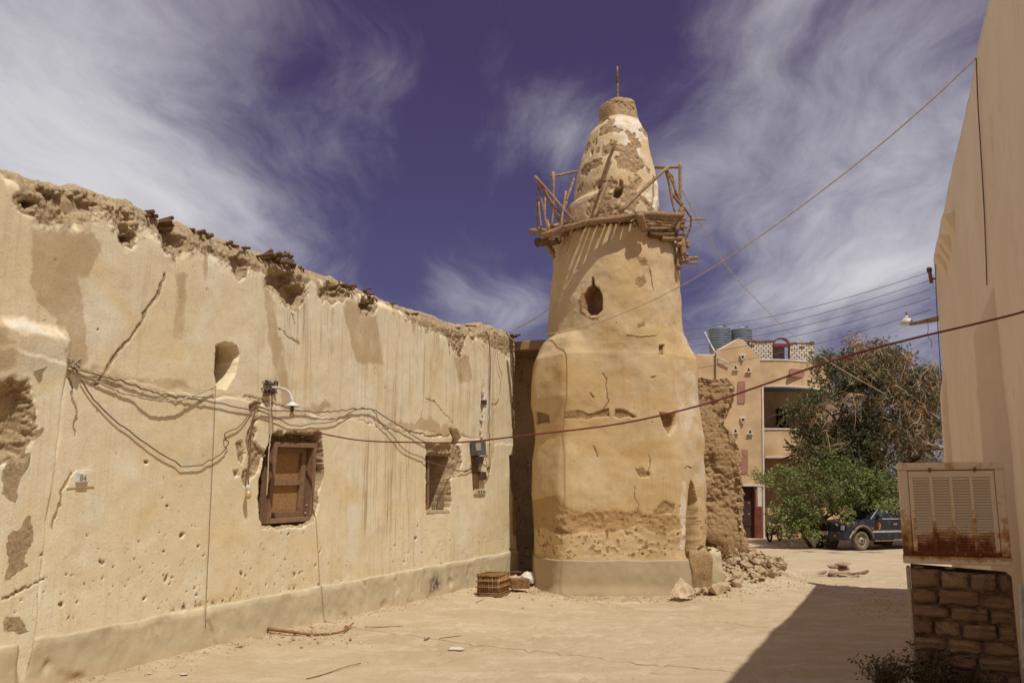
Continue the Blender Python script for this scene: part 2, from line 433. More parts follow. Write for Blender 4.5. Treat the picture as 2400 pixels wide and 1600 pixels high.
def mat_cement(name='cement_render', q=1.0):
    g = G(name); c3 = lambda *v: tuple(x * q for x in v)
    a = g.noise(1.6, 5, 0.62); b = g.noise(9, 5, 0.6); c = g.noise(60, 4, 0.6)
    col = g.mix(g.ramp(a, 0.35, 0.66), c3(0.58, 0.50, 0.335), c3(0.50, 0.425, 0.28))
    col = g.mix(g.ramp(b, 0.52, 0.72, 0, 0.6), col, c3(0.62, 0.52, 0.34))
    col = g.mix(g.ramp(g.noise(3.1, 7, .68), 0.54, 0.68, 0, 0.6), col, c3(0.34, 0.28, 0.185))
    col = g.mix(g.math('MULTIPLY', g.attr('smudge'), g.ramp(g.noise(12, 4), 0.3, 0.6)), col, (0.06, 0.045, 0.055))
    col = g.mix(g.attr('dust'), col, c3(0.55, 0.43, 0.27))
    return g.fin(col, 0.92, g.bump(g.math('ADD', b, g.math('MULTIPLY', c, 0.5)), 0.45, 0.012), spec=0.12)
M['cement'] = mat_cement(); M['tan_plinth'] = mat_cement('tan_render', .80)
def mat_sand():
    g = G('packed_sand')
    a = g.noise(0.35, 5, 0.6); b = g.noise(2.2, 6, 0.62); c = g.noise(26, 5, 0.65); d = g.noise(140, 3, 0.6)
    col = g.mix(g.ramp(a, 0.35, 0.66), (0.52, 0.415, 0.27), (0.465, 0.36, 0.225))
    col = g.mix(g.ramp(b, 0.48, 0.66, 0, 0.75), col, (0.56, 0.46, 0.315))
    col = g.mix(g.ramp(g.noise(0.8, 6, 0.7, stretch=(1, 2.2, 1)), 0.52, 0.62, 0, 0.6), col, (0.60, 0.50, 0.365))
    col = g.mix(g.ramp(c, 0.52, 0.72, 0, 0.55), col, (0.37, 0.275, 0.165))
    v = g.voro(30); col = g.mix(g.math('MULTIPLY', g.ramp(v, 0.07, 0.13, 1, 0), g.ramp(g.noise(3.5, 3), 0.5, 0.62, 0, .8)), col, (0.24, 0.165, 0.10))
    v2 = g.voro(21); col = g.mix(g.math('MULTIPLY', g.ramp(v2, 0.04, 0.08, 1, 0), g.ramp(g.noise(2.1, 3), 0.5, 0.6, 0, .9)), col, (0.62, 0.55, 0.45))
    h = g.math('ADD', g.math('MULTIPLY', c, 0.8), g.math('MULTIPLY', d, 0.3)); h = g.math('ADD', h, g.math('MULTIPLY', b, 0.8))
    return g.fin(col, 0.97, g.bump(h, 1.0, 0.025), spec=0.08)
M['sand'] = mat_sand()

# ------------------------------------------------------------------ ground
def gz(x, y):
    x = np.asarray(x, float); y = np.asarray(y, float)
    near = sstep(400, 60, np.hypot(x, y))
    z = -0.14 * sstep(11, 16.5, y) * sstep(-0.9, 1.3, x) * (1 - sstep(33, 36.5, y))          # the lane falls gently away
    z = z + near * (0.035 * fbm(x, y, 0, 0.35, 3, 3) + 0.020 * fbm(x, y, 0, 1.5, 4, 9) - 0.016 * np.clip(fbm(x, y, 3, 3.6, 2, 19) - .18, 0, 1) / .4)
    # sand drifted against the wall foot and into the corner by the minaret
    w = (x - WA[0]) * WN[0] + (y - WA[1]) * WN[1]
    z = z + 0.045 * np.exp(-np.clip(w, 0, None) / 0.35) * (0.7 + 0.6 * fbm(x, y, 0, 1.1, 2, 5))
    z = z + 0.13 * np.exp(-(((x - 0.25) / 1.2) ** 2 + ((y - 19.6) / 1.6) ** 2))
    # rubble mound at the foot of the broken wall
    m = 0.62 * np.exp(-(((x - 4.6) / 1.25) ** 2 + ((y - 20.1) / 1.5) ** 2) ** 1.2) + 0.20 * np.exp(-(((x - 3.75) / 0.9) ** 2 + ((y - 18.2) / 1.1) ** 2)) + 0.10 * np.exp(-(((x - 5.9) / .8) ** 2 + ((y - 21) / 1.0) ** 2))
    z = z + m * (1 + 0.35 * fbm(x, y, 0, 3.2, 3, 21)) + np.clip(m * 4, 0, 1) * .05 * fbm(x, y, 1, 7, 3, 23)
    # a wheel track in the lane
    t = np.abs((x - 1.2) - 0.30 * (y - 8)); z = z - 0.012 * np.exp(-((t - 0.7) / 0.12) ** 2) * sstep(3, 8, y)
    return z
def gs(px, py):
    """where a line of sight first meets the ground"""
    r = ray(px, py); t = np.linspace(5, 45, 1600) / r[1]; P = CAM[None] + r[None] * t[:, None]
    below = np.nonzero(P[:, 2] <= gz(P[:, 0], P[:, 1]))[0]
    return P[below[0]] if len(below) else gnd(px, py)
def axis(dense_a, dense_b, step, lo, hi):
    mid = np.arange(dense_a, dense_b, step); out = [mid]
    p = dense_b; s = step; hi_l = []
    while p < hi: hi_l.append(p); s *= 1.16; p += s
    hi_l.append(hi); p = dense_a; s = step; lo_l = []
    while p > lo: s *= 1.16; p -= s; lo_l.append(max(p, lo))
    return np.array(sorted(set(lo_l)) + list(mid) + hi_l)
gx = axis(-5.5, 9.0, 0.042, -600, 600); gy = axis(6.5, 24.0, 0.046, -600, 600)
GX, GY = np.meshgrid(gx, gy)
GZ = gz(GX, GY) + 0.010 * fbm(GX, GY, 0, 9, 3, 31) * sstep(60, 30, np.hypot(GX, GY))
rsf = np.random.RandomState(61)
for k in range(420):                                   # footprints trodden along the lane
    yy = rsf.uniform(7.2, 20); xx = -0.1 + .12 * (yy - 8) + rsf.normal(0, 1.25); an = rsf.normal(.25, .35) + (math.pi if rsf.rand() < .5 else 0)
    j0, j1 = np.searchsorted(gx, [xx - .25, xx + .25]); i0, i1 = np.searchsorted(gy, [yy - .25, yy + .25])
    if j1 - j0 < 3 or i1 - i0 < 3: continue
    dx = GX[i0:i1, j0:j1] - xx; dy = GY[i0:i1, j0:j1] - yy; a_ = dx * math.cos(an) - dy * math.sin(an); b_ = dx * math.sin(an) + dy * math.cos(an)
    e = (a_ / .055) ** 2 + (b_ / .13) ** 2; GZ[i0:i1, j0:j1] += -.016 * sstep(1.2, .6, e) + .007 * np.exp(-((np.sqrt(e) - 1.45) / .3) ** 2)
ground = obj('ground', np_mesh('ground', np.stack([GX, GY, GZ], -1), grid_quads(len(gy), len(gx))), M['sand'])
tag(ground, None, kind='structure')

# ------------------------------------------------------------------ the long ruined wall
mosque = thing('mud_brick_building', 'long cream mud-plastered wall with crumbling top and two windows on the left', 'building', W(5, 0, 0))
def build_wall():
    rs = np.random.RandomState(11)
    us = np.concatenate([np.arange(-9, -2.0, 0.12), np.arange(-2.0, -1.2, 0.04), np.arange(-1.2, 2.4, 0.0125), np.arange(2.4, 5.5, 0.0135), np.arange(5.5, UE - 0.14, 0.021)])
    # round the far corner, then the end face
    ca = np.linspace(0, math.pi / 2, 9); r = 0.13
    uc = np.concatenate([us, UE - r + r * np.sin(ca), np.full(8, UE)])
    wc = np.concatenate([np.zeros(len(us)), -r + r * np.cos(ca), np.linspace(-r, -0.5, 9)[1:]])
    roof = wzs([(-400, 330), (0, 386), (19, 412), (65, 425), (136, 437), (207, 447), (291, 473), (323, 480), (355, 499), (394, 518), (465, 541), (517, 560), (601, 593), (618, 602), (689, 620), (759, 647), (793, 659), (868, 692), (927, 718), (1017, 742), (1076, 766), (1106, 774), (1130, 765), (1165, 771), (1189, 779), (1208, 788)])
    ru = np.array([p[0] for p in roof]); rz = np.array([p[1] for p in roof])
    H = np.interp(uc, ru, rz, left=4.6)
    H = H + 0.035 * fbm(uc, 0, 0, 4.0, 4, 40) + 0.025 * np.abs(fbm(uc, 3, 0, 9, 3, 41))
    NF = 345
    fr = np.linspace(0, 1, NF) ** 0.985
    U = np.broadcast_to(uc, (NF, len(uc))).copy(); Wb = np.broadcast_to(wc, U.shape)
    Z = -0.12 + fr[:, None] * (H[None, :] + 0.12)
    n1 = fbm(U, Z, 0, 5, 4, 50); n2 = fbm(U, Z, 0, 16, 4, 55); n3 = fbm(U, Z, 2, 1.2, 4, 58); n4 = fbm(U, Z, 5, 38, 2, 60)
    Uj = U + 0.05 * fbm(U, Z, 9, 7, 4, 61) + 0.015 * n4; Zj = Z + 0.05 * fbm(U, Z, 11, 7, 4, 63) + 0.015 * n4
    Us = Uj + .13 * fbm(U, Z, 21, 2.6, 4, 65); Zs = Zj + .13 * fbm(U, Z, 23, 2.6, 4, 67)
    D = 0.022 * n3 + 0.004 * n1                       # gentle waves of hand-laid plaster
    mud = np.zeros_like(U); stain = np.zeros_like(U); white = np.zeros_like(U); ochre = np.zeros_like(U)
    # bare earth band under the broken top
    bl = wzs([(-300, 470), (0, 430), (40, 470), (65, 520), (95, 545), (140, 540), (190, 545), (235, 522), (290, 560), (330, 548), (385, 575), (405, 640), (440, 612), (500, 618), (560, 640), (620, 655), (640, 700), (665, 725), (700, 730), (725, 680), (800, 692), (860, 712), (905, 722), (960, 762), (1000, 792), (1040, 800), (1062, 830), (1078, 845), (1095, 803), (1130, 806), (1160, 835), (1200, 845)])
    lim = np.interp(uc, [p[0] for p in bl], [p[1] for p in bl])[None, :] + .10
    soft_ = Zj - lim + .10 * n1 + .05 * n2
    band = sstep(-0.16, 0.14, soft_)
    rough = band * (0.35 + 0.65 * sstep(-0.25, 0.35, fbm(U, Z, 3, 1.1, 3, 70)))
    clump = fbm(U, Z, 1, 6.5, 5, 72, 0.6); pitn = np.clip(fbm(U, Z, 7, 3.6, 3, 75) - 0.18, 0, 1)
    D = D + band * (-0.008) + rough * (0.040 * clump + 0.040 * n2 + .034 * n4 - 0.20 * pitn)
    mud = np.maximum(mud, sstep(-.20, .18, soft_) * (0.60 + 0.40 * rough))
    def poly(pts, depth, soft=0.02, mudv=0.0, rag=1.0, chip=0.0):
        nonlocal D, mud
        P = wzs(pts); us_ = [p[0] for p in P]
        c = (uc > min(us_) - 0.6) & (uc < max(us_) + 0.6)
        d = sdf_poly(U[:, c] + (Uj - U)[:, c] * rag, Z[:, c] + (Zj - Z)[:, c] * rag, P)
        k = sstep(soft, -soft, d)
        D[:, c] = D[:, c] * (1 - k) + k * (depth + (0 if depth < -0.12 else 0.03 * n2[:, c]))
        if mudv: mud[:, c] = np.maximum(mud[:, c], k * mudv)
        if chip:
            e = sstep(chip, chip * 0.3, d); mud[:, c] = np.maximum(mud[:, c], e); D[:, c] += (e * (1 - k)) * (0.03 * n2[:, c] + 0.03 * n1[:, c] + .012 * n4[:, c] - 0.02)
    def stainp(pts, arr, v=1.0, soft=0.05):
        P = wzs(pts); d = sdf_poly(Us, Zs, P); np.maximum(arr, sstep(soft, -soft, d) * v, out=arr)
    # smooth brown mud where the wash has gone, top left
    stainp([(78, 545), (215, 530), (238, 560), (225, 600), (212, 640), (190, 652), (185, 700), (200, 780), (207, 850), (150, 872), (140, 830), (122, 760), (82, 690), (70, 620)], ochre, .9, .12)
    for q in ([(28, 575), (52, 562), (48, 590), (30, 610)], [(400, 640), (440, 640), (437, 790), (405, 800)], [(610, 640), (650, 700), (655, 760), (690, 960), (665, 965), (632, 800)],
              [(172, 858), (300, 862), (425, 885), (470, 905), (400, 925), (300, 905), (180, 880)], [(640, 955), (770, 942), (800, 962), (700, 975)], [(880, 985), (1010, 978), (1060, 1000), (1050, 1018), (900, 1000)],
              [(-200, 700), (0, 690), (20, 880), (-200, 900)], [(800, 700), (880, 720), (900, 860), (830, 850)], [(1060, 830), (1100, 830), (1110, 900), (1075, 900)]):
        stainp(q, ochre, 0.72, .11)
    # run-off streaks
    stain += sstep(1.0, 3.0, U) * (0.18 + 0.72 * sstep(-0.2, 0.5, fbm(U, 0, 0, 0.7, 2, 80))) * (0.35 + 0.65 * sstep(2.0, 3.9, Z)) * sstep(11.2, 9.5, U)
    stainp([(640, 690), (780, 700), (800, 960), (650, 965)], stain, 0.95, 0.15)
    stainp([(780, 1000), (960, 1030), (960, 1250), (790, 1250)], stain, 0.7, 0.15)
    stain += 0.22
    drip = sstep(.02, .40, fbm(U, 0, 5, 4.5, 4, 83)) * np.exp(-np.clip(lim - Z, 0, None) / (.30 + .35 * (1 + fbm(U, 0, 7, 1.1, 2, 85)))) * (Z < lim + .2)
    ochre = np.maximum(ochre, .60 * drip)
    # limewash ghosts and painted sunlight
    stainp([(0, 752), (60, 752), (105, 775), (110, 800), (50, 795), (0, 775)], white, 0.6)  # sunlight on the rounded pier top, painted pale
    stainp([(548, 885), (560, 880), (558, 915), (545, 912)], white, 0.7)  # lit lower corner of the niche, painted pale
    stainp([(812, 1180), (838, 1180), (838, 1320), (812, 1320)], white, 0.55, 0.06)
    stainp([(1124, 912), (1150, 912), (1152, 978), (1123, 980)], white, 1.0, 0.05)
    # the ledge: the lower wall stands a little proud
    lg = wzs([(-200, 750), (120, 850), (180, 862), (268, 878), (400, 915), (500, 928), (560, 935), (700, 965), (828, 984), (900, 1000), (1053, 1019), (1200, 1042)])
    lz = np.interp(uc, [p[0] for p in lg], [p[1] for p in lg])[None, :] + 0.05 * fbm(U, 0, 4, 5, 3, 84)
    low = sstep(0.015, -0.015, Z - lz); D = D + 0.010 * low
    dl = np.abs(Z - lz + 0.012); D = D - 0.016 * np.exp(-(dl / 0.014) ** 2) * sstep(-.1, .3, fbm(U, 0, 1, 2, 2, 86))
    # near pier left of the seam
    seam = wzs([(150, 862), (135, 1010), (112, 1160), (95, 1330), (72, 1500), (50, 1640)])
    su = np.interp(Z, [p[1] for p in seam][::-1], [p[0] for p in seam][::-1]) + 0.012 * n1
    zt = wz(60, 770)[1]
    left = sstep(0.012, -0.012, U - su) * sstep(0.10, -0.06, Z - zt - 0.06 * n1)
    D = D + left * (0.035 + 0.045 * sstep(0.5, 0.0, zt - Z))
    D = D - 0.05 * np.exp(-((U - su) / 0.018) ** 2) * sstep(2.95, 2.7, Z) * sstep(-.5, .1, fbm(U, Z, 3, 1.6, 2, 88))
    for q in ([(0, 900), (48, 905), (55, 960), (50, 1020), (30, 1060), (0, 1075), (-40, 1000)],):
        poly(q, -0.10, 0.04, 1.0, 1.6, 0.10)
    for q in ([(62, 870), (100, 850), (80, 905), (72, 905)], [(68, 1005), (95, 1005), (92, 1030), (72, 1042)], [(30, 1070), (68, 1070), (70, 1110), (40, 1140), (10, 1200), (-20, 1160), (0, 1100)],
              [(0, 1440), (40, 1440), (60, 1470), (30, 1490), (0, 1480)], [(10, 1240), (60, 1230), (60, 1330), (15, 1350)]):
        stainp(q, mud, 0.75, 0.02)
    # beam holes and broken sockets near the top
    for (x, y, a, b) in [(298, 561, 17, 12), (562, 617, 15, 24), (408, 553, 26, 30), (672, 660, 20, 26), (640, 655, 12, 12), (180, 470, 40, 22), (130, 455, 20, 10), (65, 480, 16, 8), (300, 515, 12, 10), (785, 672, 18, 10), (860, 715, 18, 12), (690, 690, 22, 28), (780, 690, 30, 10)]:
        pts = [(x + a * math.cos(t) * RNG.uniform(.8, 1.2), y + b * math.sin(t) * RNG.uniform(.8, 1.2)) for t in np.linspace(0, 2 * math.pi, 9)[:-1]]
        poly(pts, -RNG.uniform(0.12, 0.22), 0.025, 1.0, 1.5, .09)
    # deep arched niche
    poly([(508, 810), (530, 804), (555, 812), (561, 828), (552, 872), (532, 908), (510, 906), (505, 870)], -0.55, 0.012, 0.9, 0.5)
    # window 1: ragged hole with broken edges
    z5 = lambda x, y: (560 + x / 3.92, 860 + y / 3.92)
    poly([z5(*p) for p in [(300, 630), (480, 612), (750, 615), (762, 760), (766, 980), (750, 1060), (705, 1290), (675, 1405), (560, 1452), (215, 1450), (185, 1200), (200, 1050), (262, 760)]], -0.24, 0.015, 1.0, 0.9, 0.05)
    poly([z5(*p) for p in [(80, 340), (210, 330), (190, 480), (140, 560), (150, 700), (230, 760), (200, 860), (150, 1010), (60, 1060), (40, 1000), (90, 900), (80, 650), (120, 520)]], -0.030, 0.015, 0.85, 1.3)
    for q in ([(-30, 700), (40, 690), (60, 800), (30, 900), (0, 880)], [(-60, 960), (-20, 950), (0, 1010), (-30, 1020)], [(30, 960), (110, 900), (130, 1010), (70, 1110), (20, 1060)], [(190, 830), (262, 740), (262, 830), (200, 850)]):
        poly([z5(*p) for p in q], -0.02, 0.01, 0.55, 0.8)
    # window 2
    z6 = lambda x, y: (960 + x / 4.613, 880 + y / 4.613)
    poly([z6(*p) for p in [(165, 760), (300, 745), (440, 750), (545, 740), (555, 960), (530, 1060), (440, 1100), (440, 1290), (420, 1440), (172, 1448), (178, 1000), (180, 850)]], -0.05, 0.015, 1.0, 1.3, 0.04)
    poly([z6(*p) for p in [(186, 850), (438, 860), (428, 1440), (172, 1448), (195, 1060)]], -1.15, 0.012, 0.9, 0.25)
    poly([z6(*p) for p in [(428, 580), (515, 585), (552, 680), (550, 740), (450, 735), (462, 680)]], -0.25, 0.012, 0.9, 0.4)
    stainp([z6(*p) for p in [(165, 1452), (425, 1450), (430, 1490), (300, 1500), (150, 1490)]], white, 0.9, 0.01)
    # missing chunk at the far corner, worn arris
    poly([z6(*p) for p in [(1075, 870), (1300, 850), (1330, 1300), (1180, 1290), (1095, 1240), (1078, 1000)]], -0.30, 0.015, 0.8, 0.5)
    cor = sstep(UE - 0.42, UE - 0.16, U + 0.10 * n3 + 0.06 * n1) * sstep(0.6, 1.1, Z)
    mud = np.maximum(mud, cor * 0.95); D = D + cor * (0.05 * clump - 0.02)
    # meter chase: a hacked channel in the plaster
    ch = dline(Uj, Z, wzs([(1133, 900), (1130, 980), (1128, 1010), (1133, 1040), (1143, 1080), (1146, 1100)])); k = sstep(0.10, 0.05, ch); D -= 0.03 * k * (0.5 + n2); mud = np.maximum(mud, k * (0.5 + 0.6 * n2))
    # cracks
    for (pts, wd, dp) in [([(390, 640), (375, 680), (340, 740), (310, 790), (280, 820), (250, 862), (225, 905)], 0.018, 0.035), ([(0, 1394), (60, 1375), (105, 1360)], 0.012, 0.03), ([(155, 880), (165, 915), (172, 960), (178, 1020)], 0.012, 0.02), ([(120, 1240), (160, 1100), (132, 1200)], 0.012, 0.02),
                          ([(1000, 930), (1020, 945), (1050, 975), (1060, 990)], 0.014, 0.02), ([(990, 960), (985, 985), (975, 995)], 0.010, 0.015), ([(1048, 780), (1055, 830)], 0.014, 0.02), ([(655, 770), (700, 805)], 0.014, 0.02),
                          ([(960, 1010), (1000, 1022), (1055, 1018)], 0.016, 0.03), ([(1080, 1020), (1105, 1026)], 0.012, 0.02), ([(1085, 1105), (1108, 1100)], 0.012, 0.02), ([(830, 983), (900, 1003), (960, 1012)], 0.010, 0.02), ([(570, 925), (640, 945), (700, 962)], 0.012, 0.022),
                          ([(1075, 800), (1078, 850), (1082, 900)], 0.012, 0.02), ([(685, 730), (692, 760)], .012, .02)]:
        dd = dline(Uj, Zj, wzs(pts)); k = np.exp(-(dd / (wd * .62)) ** 2); D -= dp * .62 * k; mud = np.maximum(mud, 0.9 * sstep(wd * 1.5, wd * 0.4, dd))
    # pock marks and popped plaster, thickest low down
    C = len(uc); du = 0.0125
    npk = 0
    for t in range(1350):
        pu = rs.uniform(-1.2, 11.3) ** 1.0; 
        pz = 0.5 + abs(rs.normal(0, 0.42)) if rs.rand() < 0.66 else rs.uniform(0.5, 4.3)
        dens = float(fbm(pu, pz, 0, 0.9, 2, 91)) + (0.25 if pz < 1.2 else 0.0)
        if dens < 0.05 or pz > 4.2: continue
        ru_ = 0.004 + 0.011 * rs.rand() ** 2.2 + (0.022 * rs.rand() if rs.rand() < 0.05 else 0); rz_ = ru_ * rs.uniform(0.45, 1.2); dp = ru_ * rs.uniform(0.5, 1.0); sl = rs.uniform(-0.8, 0.8)
        j0, j1 = np.searchsorted(uc[:len(us)], [pu - 0.06, pu + 0.06])
        if j1 - j0 < 2: continue
        i0 = max(0, int((pz - 0.08) / 4.8 * NF)); i1 = min(NF, int((pz + 0.08) / 4.4 * NF) + 2)
        uu = Uj[i0:i1, j0:j1] * 0.3 + U[i0:i1, j0:j1] * 0.7 - pu; zz = Z[i0:i1, j0:j1] - pz - sl * uu
        e = (uu / ru_) ** 2 + (zz / rz_) ** 2; k = sstep(1.35, 0.7, e)
        D[i0:i1, j0:j1] -= dp * k; mud[i0:i1, j0:j1] = np.maximum(mud[i0:i1, j0:j1], k * 0.85); npk += 1
    # worn line just above the plinth
    pl = 0.44 + 0.0105 * (U + 0.7); e = Z - pl
    worn = np.exp(-((e - 0.03) / 0.035) ** 2) * sstep(0.05, 0.35, fbm(U, 0, 8, 1.7, 3, 95)); D -= 0.014 * worn * (.4 + n2); mud = np.maximum(mud, worn * (.45 + .6 * n2))
    # soften the top arris
    D = D - 0.07 * sstep(0.16, 0.0, H[None, :] - Z) ** 2 * (1 + 0.6 * n1)
    Wf = Wb + D
    # displace along +u on the end face instead of outwards
    endm = np.broadcast_to((np.arange(len(uc)) >= len(us) + 5)[None, :], U.shape)
    Uo = np.where(endm, U + D * 0.6, U); Wf = np.where(endm, Wb, Wf)
    # top surface and back
    NT = 22; tb = np.linspace(0, 1, NT + 1)[1:]
    wt = Wf[-1][None, :] * (1 - tb[:, None]) + (-0.52) * tb[:, None]
    ut = np.broadcast_to(Uo[-1], wt.shape)
    zt_ = Z[-1][None, :] + 0.05 * np.sin(tb[:, None] * math.pi) + 0.06 * fbm(ut, wt, 3, 7, 4, 99) * sstep(0, .2, tb[:, None]) + 0.03
    zb = np.linspace(1, 0, 7)[1:][:, None] * (H[None, :] + .2) - 0.2; wb_ = np.full(zb.shape, -0.56); ub = np.broadcast_to(Uo[-1], zb.shape)
    AU = np.vstack([Uo, ut, ub]); AW = np.vstack([Wf, wt, wb_]); AZ = np.vstack([Z, zt_, zb])
    P = WA + AU[..., None] * WD + AW[..., None] * WN + AZ[..., None] * np.array([0, 0, 1.0])
    me = np_mesh('wall', P, grid_quads(*AU.shape))
    def full(a, top): return np.vstack([a, np.full((AU.shape[0] - NF, AU.shape[1]), top)])
    set_attr(me, 'mud', full(np.clip(mud, 0, 1), 1)); set_attr(me, 'stain', full(np.clip(stain, 0, 1), 0)); set_attr(me, 'white', full(np.clip(white, 0, 1), 0)); set_attr(me, 'ochre', full(np.clip(ochre, 0, 1), 0))
    obj('wall', me, M['wall'], mosque)
    return ru, rz
ROOF_U, ROOF_Z = build_wall()

def build_plinth():
    us = np.concatenate([np.arange(-9, -1.5, 0.12), np.arange(-1.5, UE - 0.02, 0.02)]); ue = [UE, UE, UE, UE]; wo = [0.0, -0.15, -0.3, -0.5]
    uc = np.concatenate([us, ue]); wadd = np.concatenate([np.zeros(len(us)), wo])
    top = 0.44 + 0.0105 * (uc + 0.7) + 0.03 * fbm(uc, 0, 0, 2.2, 5, 101, .6)
    zf = np.concatenate([np.linspace(0, 1, 26), [1.0, 1.0]]); wf = np.concatenate([np.full(26, 0.0), [-0.03, -0.09]])
    U = np.broadcast_to(uc, (28, len(uc))); Z = -0.15 + zf[:, None] * (top[None, :] + 0.15)
    seam_w = 0.045 * sstep(-0.55, -0.62, U)
    D = 0.042 + seam_w + 0.016 * fbm(U, Z, 0, 1.6, 4, 104) + 0.010 * fbm(U, Z, 0, 8, 4, 106) - .03 * sstep(.25, .5, fbm(U, Z, 3, 2.6, 4, 111)) + 0.05 * sstep(0.25, -0.05, Z) ** 2 * (0.5 + 0.5 * fbm(U, 0, 1, 1.2, 2, 107))
    for pts in ([wz(483, 1415), wz(478, 1450), wz(492, 1480), wz(500, 1515)], [wz(70, 1500), wz(45, 1600)], [wz(842, 1355), wz(850, 1372)]):
        dd = dline(U + 0.02 * fbm(U, Z, 0, 9, 2, 108), Z, pts); D = D - 0.03 * np.exp(-(dd / 0.016) ** 2)
    D = D - 0.03 * sstep(0.06, 0.0, top[None, :] - Z) * (.5 + .9 * np.clip(fbm(U, 0, 4, 2.5, 4, 113), -.4, 1))
    W_ = D + wf[:, None] + wadd[None, :]
    P = WA + U[..., None] * WD + W_[..., None] * WN + Z[..., None] * np.array([0, 0, 1.0])
    me = np_mesh('plinth', P, grid_quads(*U.shape))
    c = wz(1015, 1368); sm = np.exp(-(((U - c[0]) / 0.22) ** 2 + ((Z - c[1]) / 0.16) ** 2))
    set_attr(me, 'smudge', sm); set_attr(me, 'dust', 0.75 * sstep(0.16, 0.02, Z - 0.02 + 0.04 * fbm(U, Z, 0, 4, 3, 109)))
    obj('plinth', me, M['cement'], mosque)
build_plinth()

def return_wall():
    # the dark return behind the far corner, running across to the minaret
    a = W(13.1, -1.4, 0); b = W(13.1, 1.6, 0)
    n = 90; R = 150
    S = np.linspace(0, 1, n)[None, :] * np.ones((R, 1)); Z = np.linspace(-0.1, 5.05, R)[:, None] * np.ones((1, n))
    Z = Z * (1 + 0.02 * fbm(S * 3, 0, 0, 3, 3, 120))
    D = 0.05 * fbm(S * 3, Z, 0, 3, 5, 121)
    P = a + (b - a) * S[..., None] - WD * D[..., None] + np.array([0, 0, 1.0]) * Z[..., None]
    me = np_mesh('return_wall', P, grid_quads(R, n))
    for k, v in (('mud', 0.55), ('stain', 0), ('white', 0), ('ochre', 0.6)): set_attr(me, k, np.full(S.shape, v) + 0.3 * fbm(S * 3, Z, 0, 2, 3, 122) * (k == 'mud'))
    o = obj('return_wall', me, M['ruin'], mosque)
    sol = o.modifiers.new('thick', 'SOLIDIFY'); sol.thickness = 0.4; sol.offset = 1
return_wall()
def gap_shade():
    # added roof and side wall that darken the gap beside the minaret
    for nm, (u0, u1, w0, w1, z0, z1) in (('shade_roof', (11.62, 13.5, -1.6, 1.25, 4.80, 5.02)), ('inner_wall', (11.40, 13.5, -1.65, -1.35, -.1, 4.80))):
        b = MB(); P = [W(u0, w0, z0), W(u0, w1, z0), W(u1, w1, z0), W(u1, w0, z0)]; b.box8(P + [p + np.array([0, 0, z1 - z0]) for p in P]); o = b.build(nm, M['ruin'], mosque, bevel=.03)
        for k, v in (('mud', .8), ('stain', 0), ('white', 0), ('ochre', .5)): set_attr(o.data, k, np.full(len(o.data.vertices), v))
gap_shade()

# ------------------------------------------------------------------ the minaret
TY = 18.6; TX = float(at(1446, 1000, TY)[0])
def tz(py): return float(at(1445, py, TY)[2])
def half(pl, pr, py):
    a = at(pl, py, TY)[0]; b = at(pr, py, TY)[0]; return (b - a) / 2, (a + b) / 2
minaret = thing('minaret', 'round tapering ochre mud minaret with a stick balcony and a pointed top', 'tower', (TX, TY, 0))
PROF_BASE = [(1395, 1240, 1655), (1334, 1241, 1657), (1228, 1240, 1657), (1159, 1235, 1657), (1090, 1238, 1656), (1031, 1243, 1654), (985, 1238, 1648), (943, 1231, 1641), (907, 1233, 1640), (874, 1237, 1638), (851, 1240, 1636), (838, 1247, 1630), (822, 1254, 1620), (810, 1262, 1614), (802, 1272, 1610), (797, 1285, 1603), (793, 1300, 1590)]
PROF_SHAFT = [(1100, 1300, 1590), (920, 1288, 1598), (870, 1283, 1603), (830, 1279, 1606), (796, 1279, 1605), (725, 1282, 1600), (658, 1289, 1594), (600, 1296, 1590), (573, 1299, 1587), (566, 1303, 1583), (560, 1325, 1562), (557, 1345, 1545)]
PROF_SPIRE = [(590, 1335, 1548), (530, 1335, 1546), (497, 1337, 1544), (486, 1340, 1543), (476, 1349, 1541), (448, 1351, 1538), (404, 1360, 1530), (359, 1373, 1519), (319, 1383, 1509), (304, 1394, 1501), (296, 1403, 1495), (289, 1407, 1491), (254, 1410, 1484), (247, 1412, 1482), (243, 1416, 1479), (240, 1436, 1462)]
def faceted(th):
    """plan of the foot: flattened front between two blunt arrises, unit half width"""
    P = np.array([(-.775, -.90), (.60, -.92), (.985, -.36), (1.0, .4), (.7, .9), (-.7, .9), (-1.0, .4), (-.99, -.42)])
    r = np.full(th.shape, 1e9)
    for i in range(len(P)):
        a = P[i]; e = P[(i + 1) % len(P)] - a; dx = np.sin(th); dy = -np.cos(th)
        den = dx * e[1] - dy * e[0]; tt = (a[0] * e[1] - a[1] * e[0]) / np.where(np.abs(den) < 1e-9, 1e-9, den)
        r = np.where((tt > 0) & (tt < r), tt, r)
    w = np.exp(-np.linspace(-2, 2, 21) ** 2); w /= w.sum(); n = len(th); kw = max(1, n // 130)
    out = np.zeros(n)
    for q, wt in zip(range(-10, 11), w): out += wt * np.roll(r, int(round(q * kw / 2.2)))
    return out
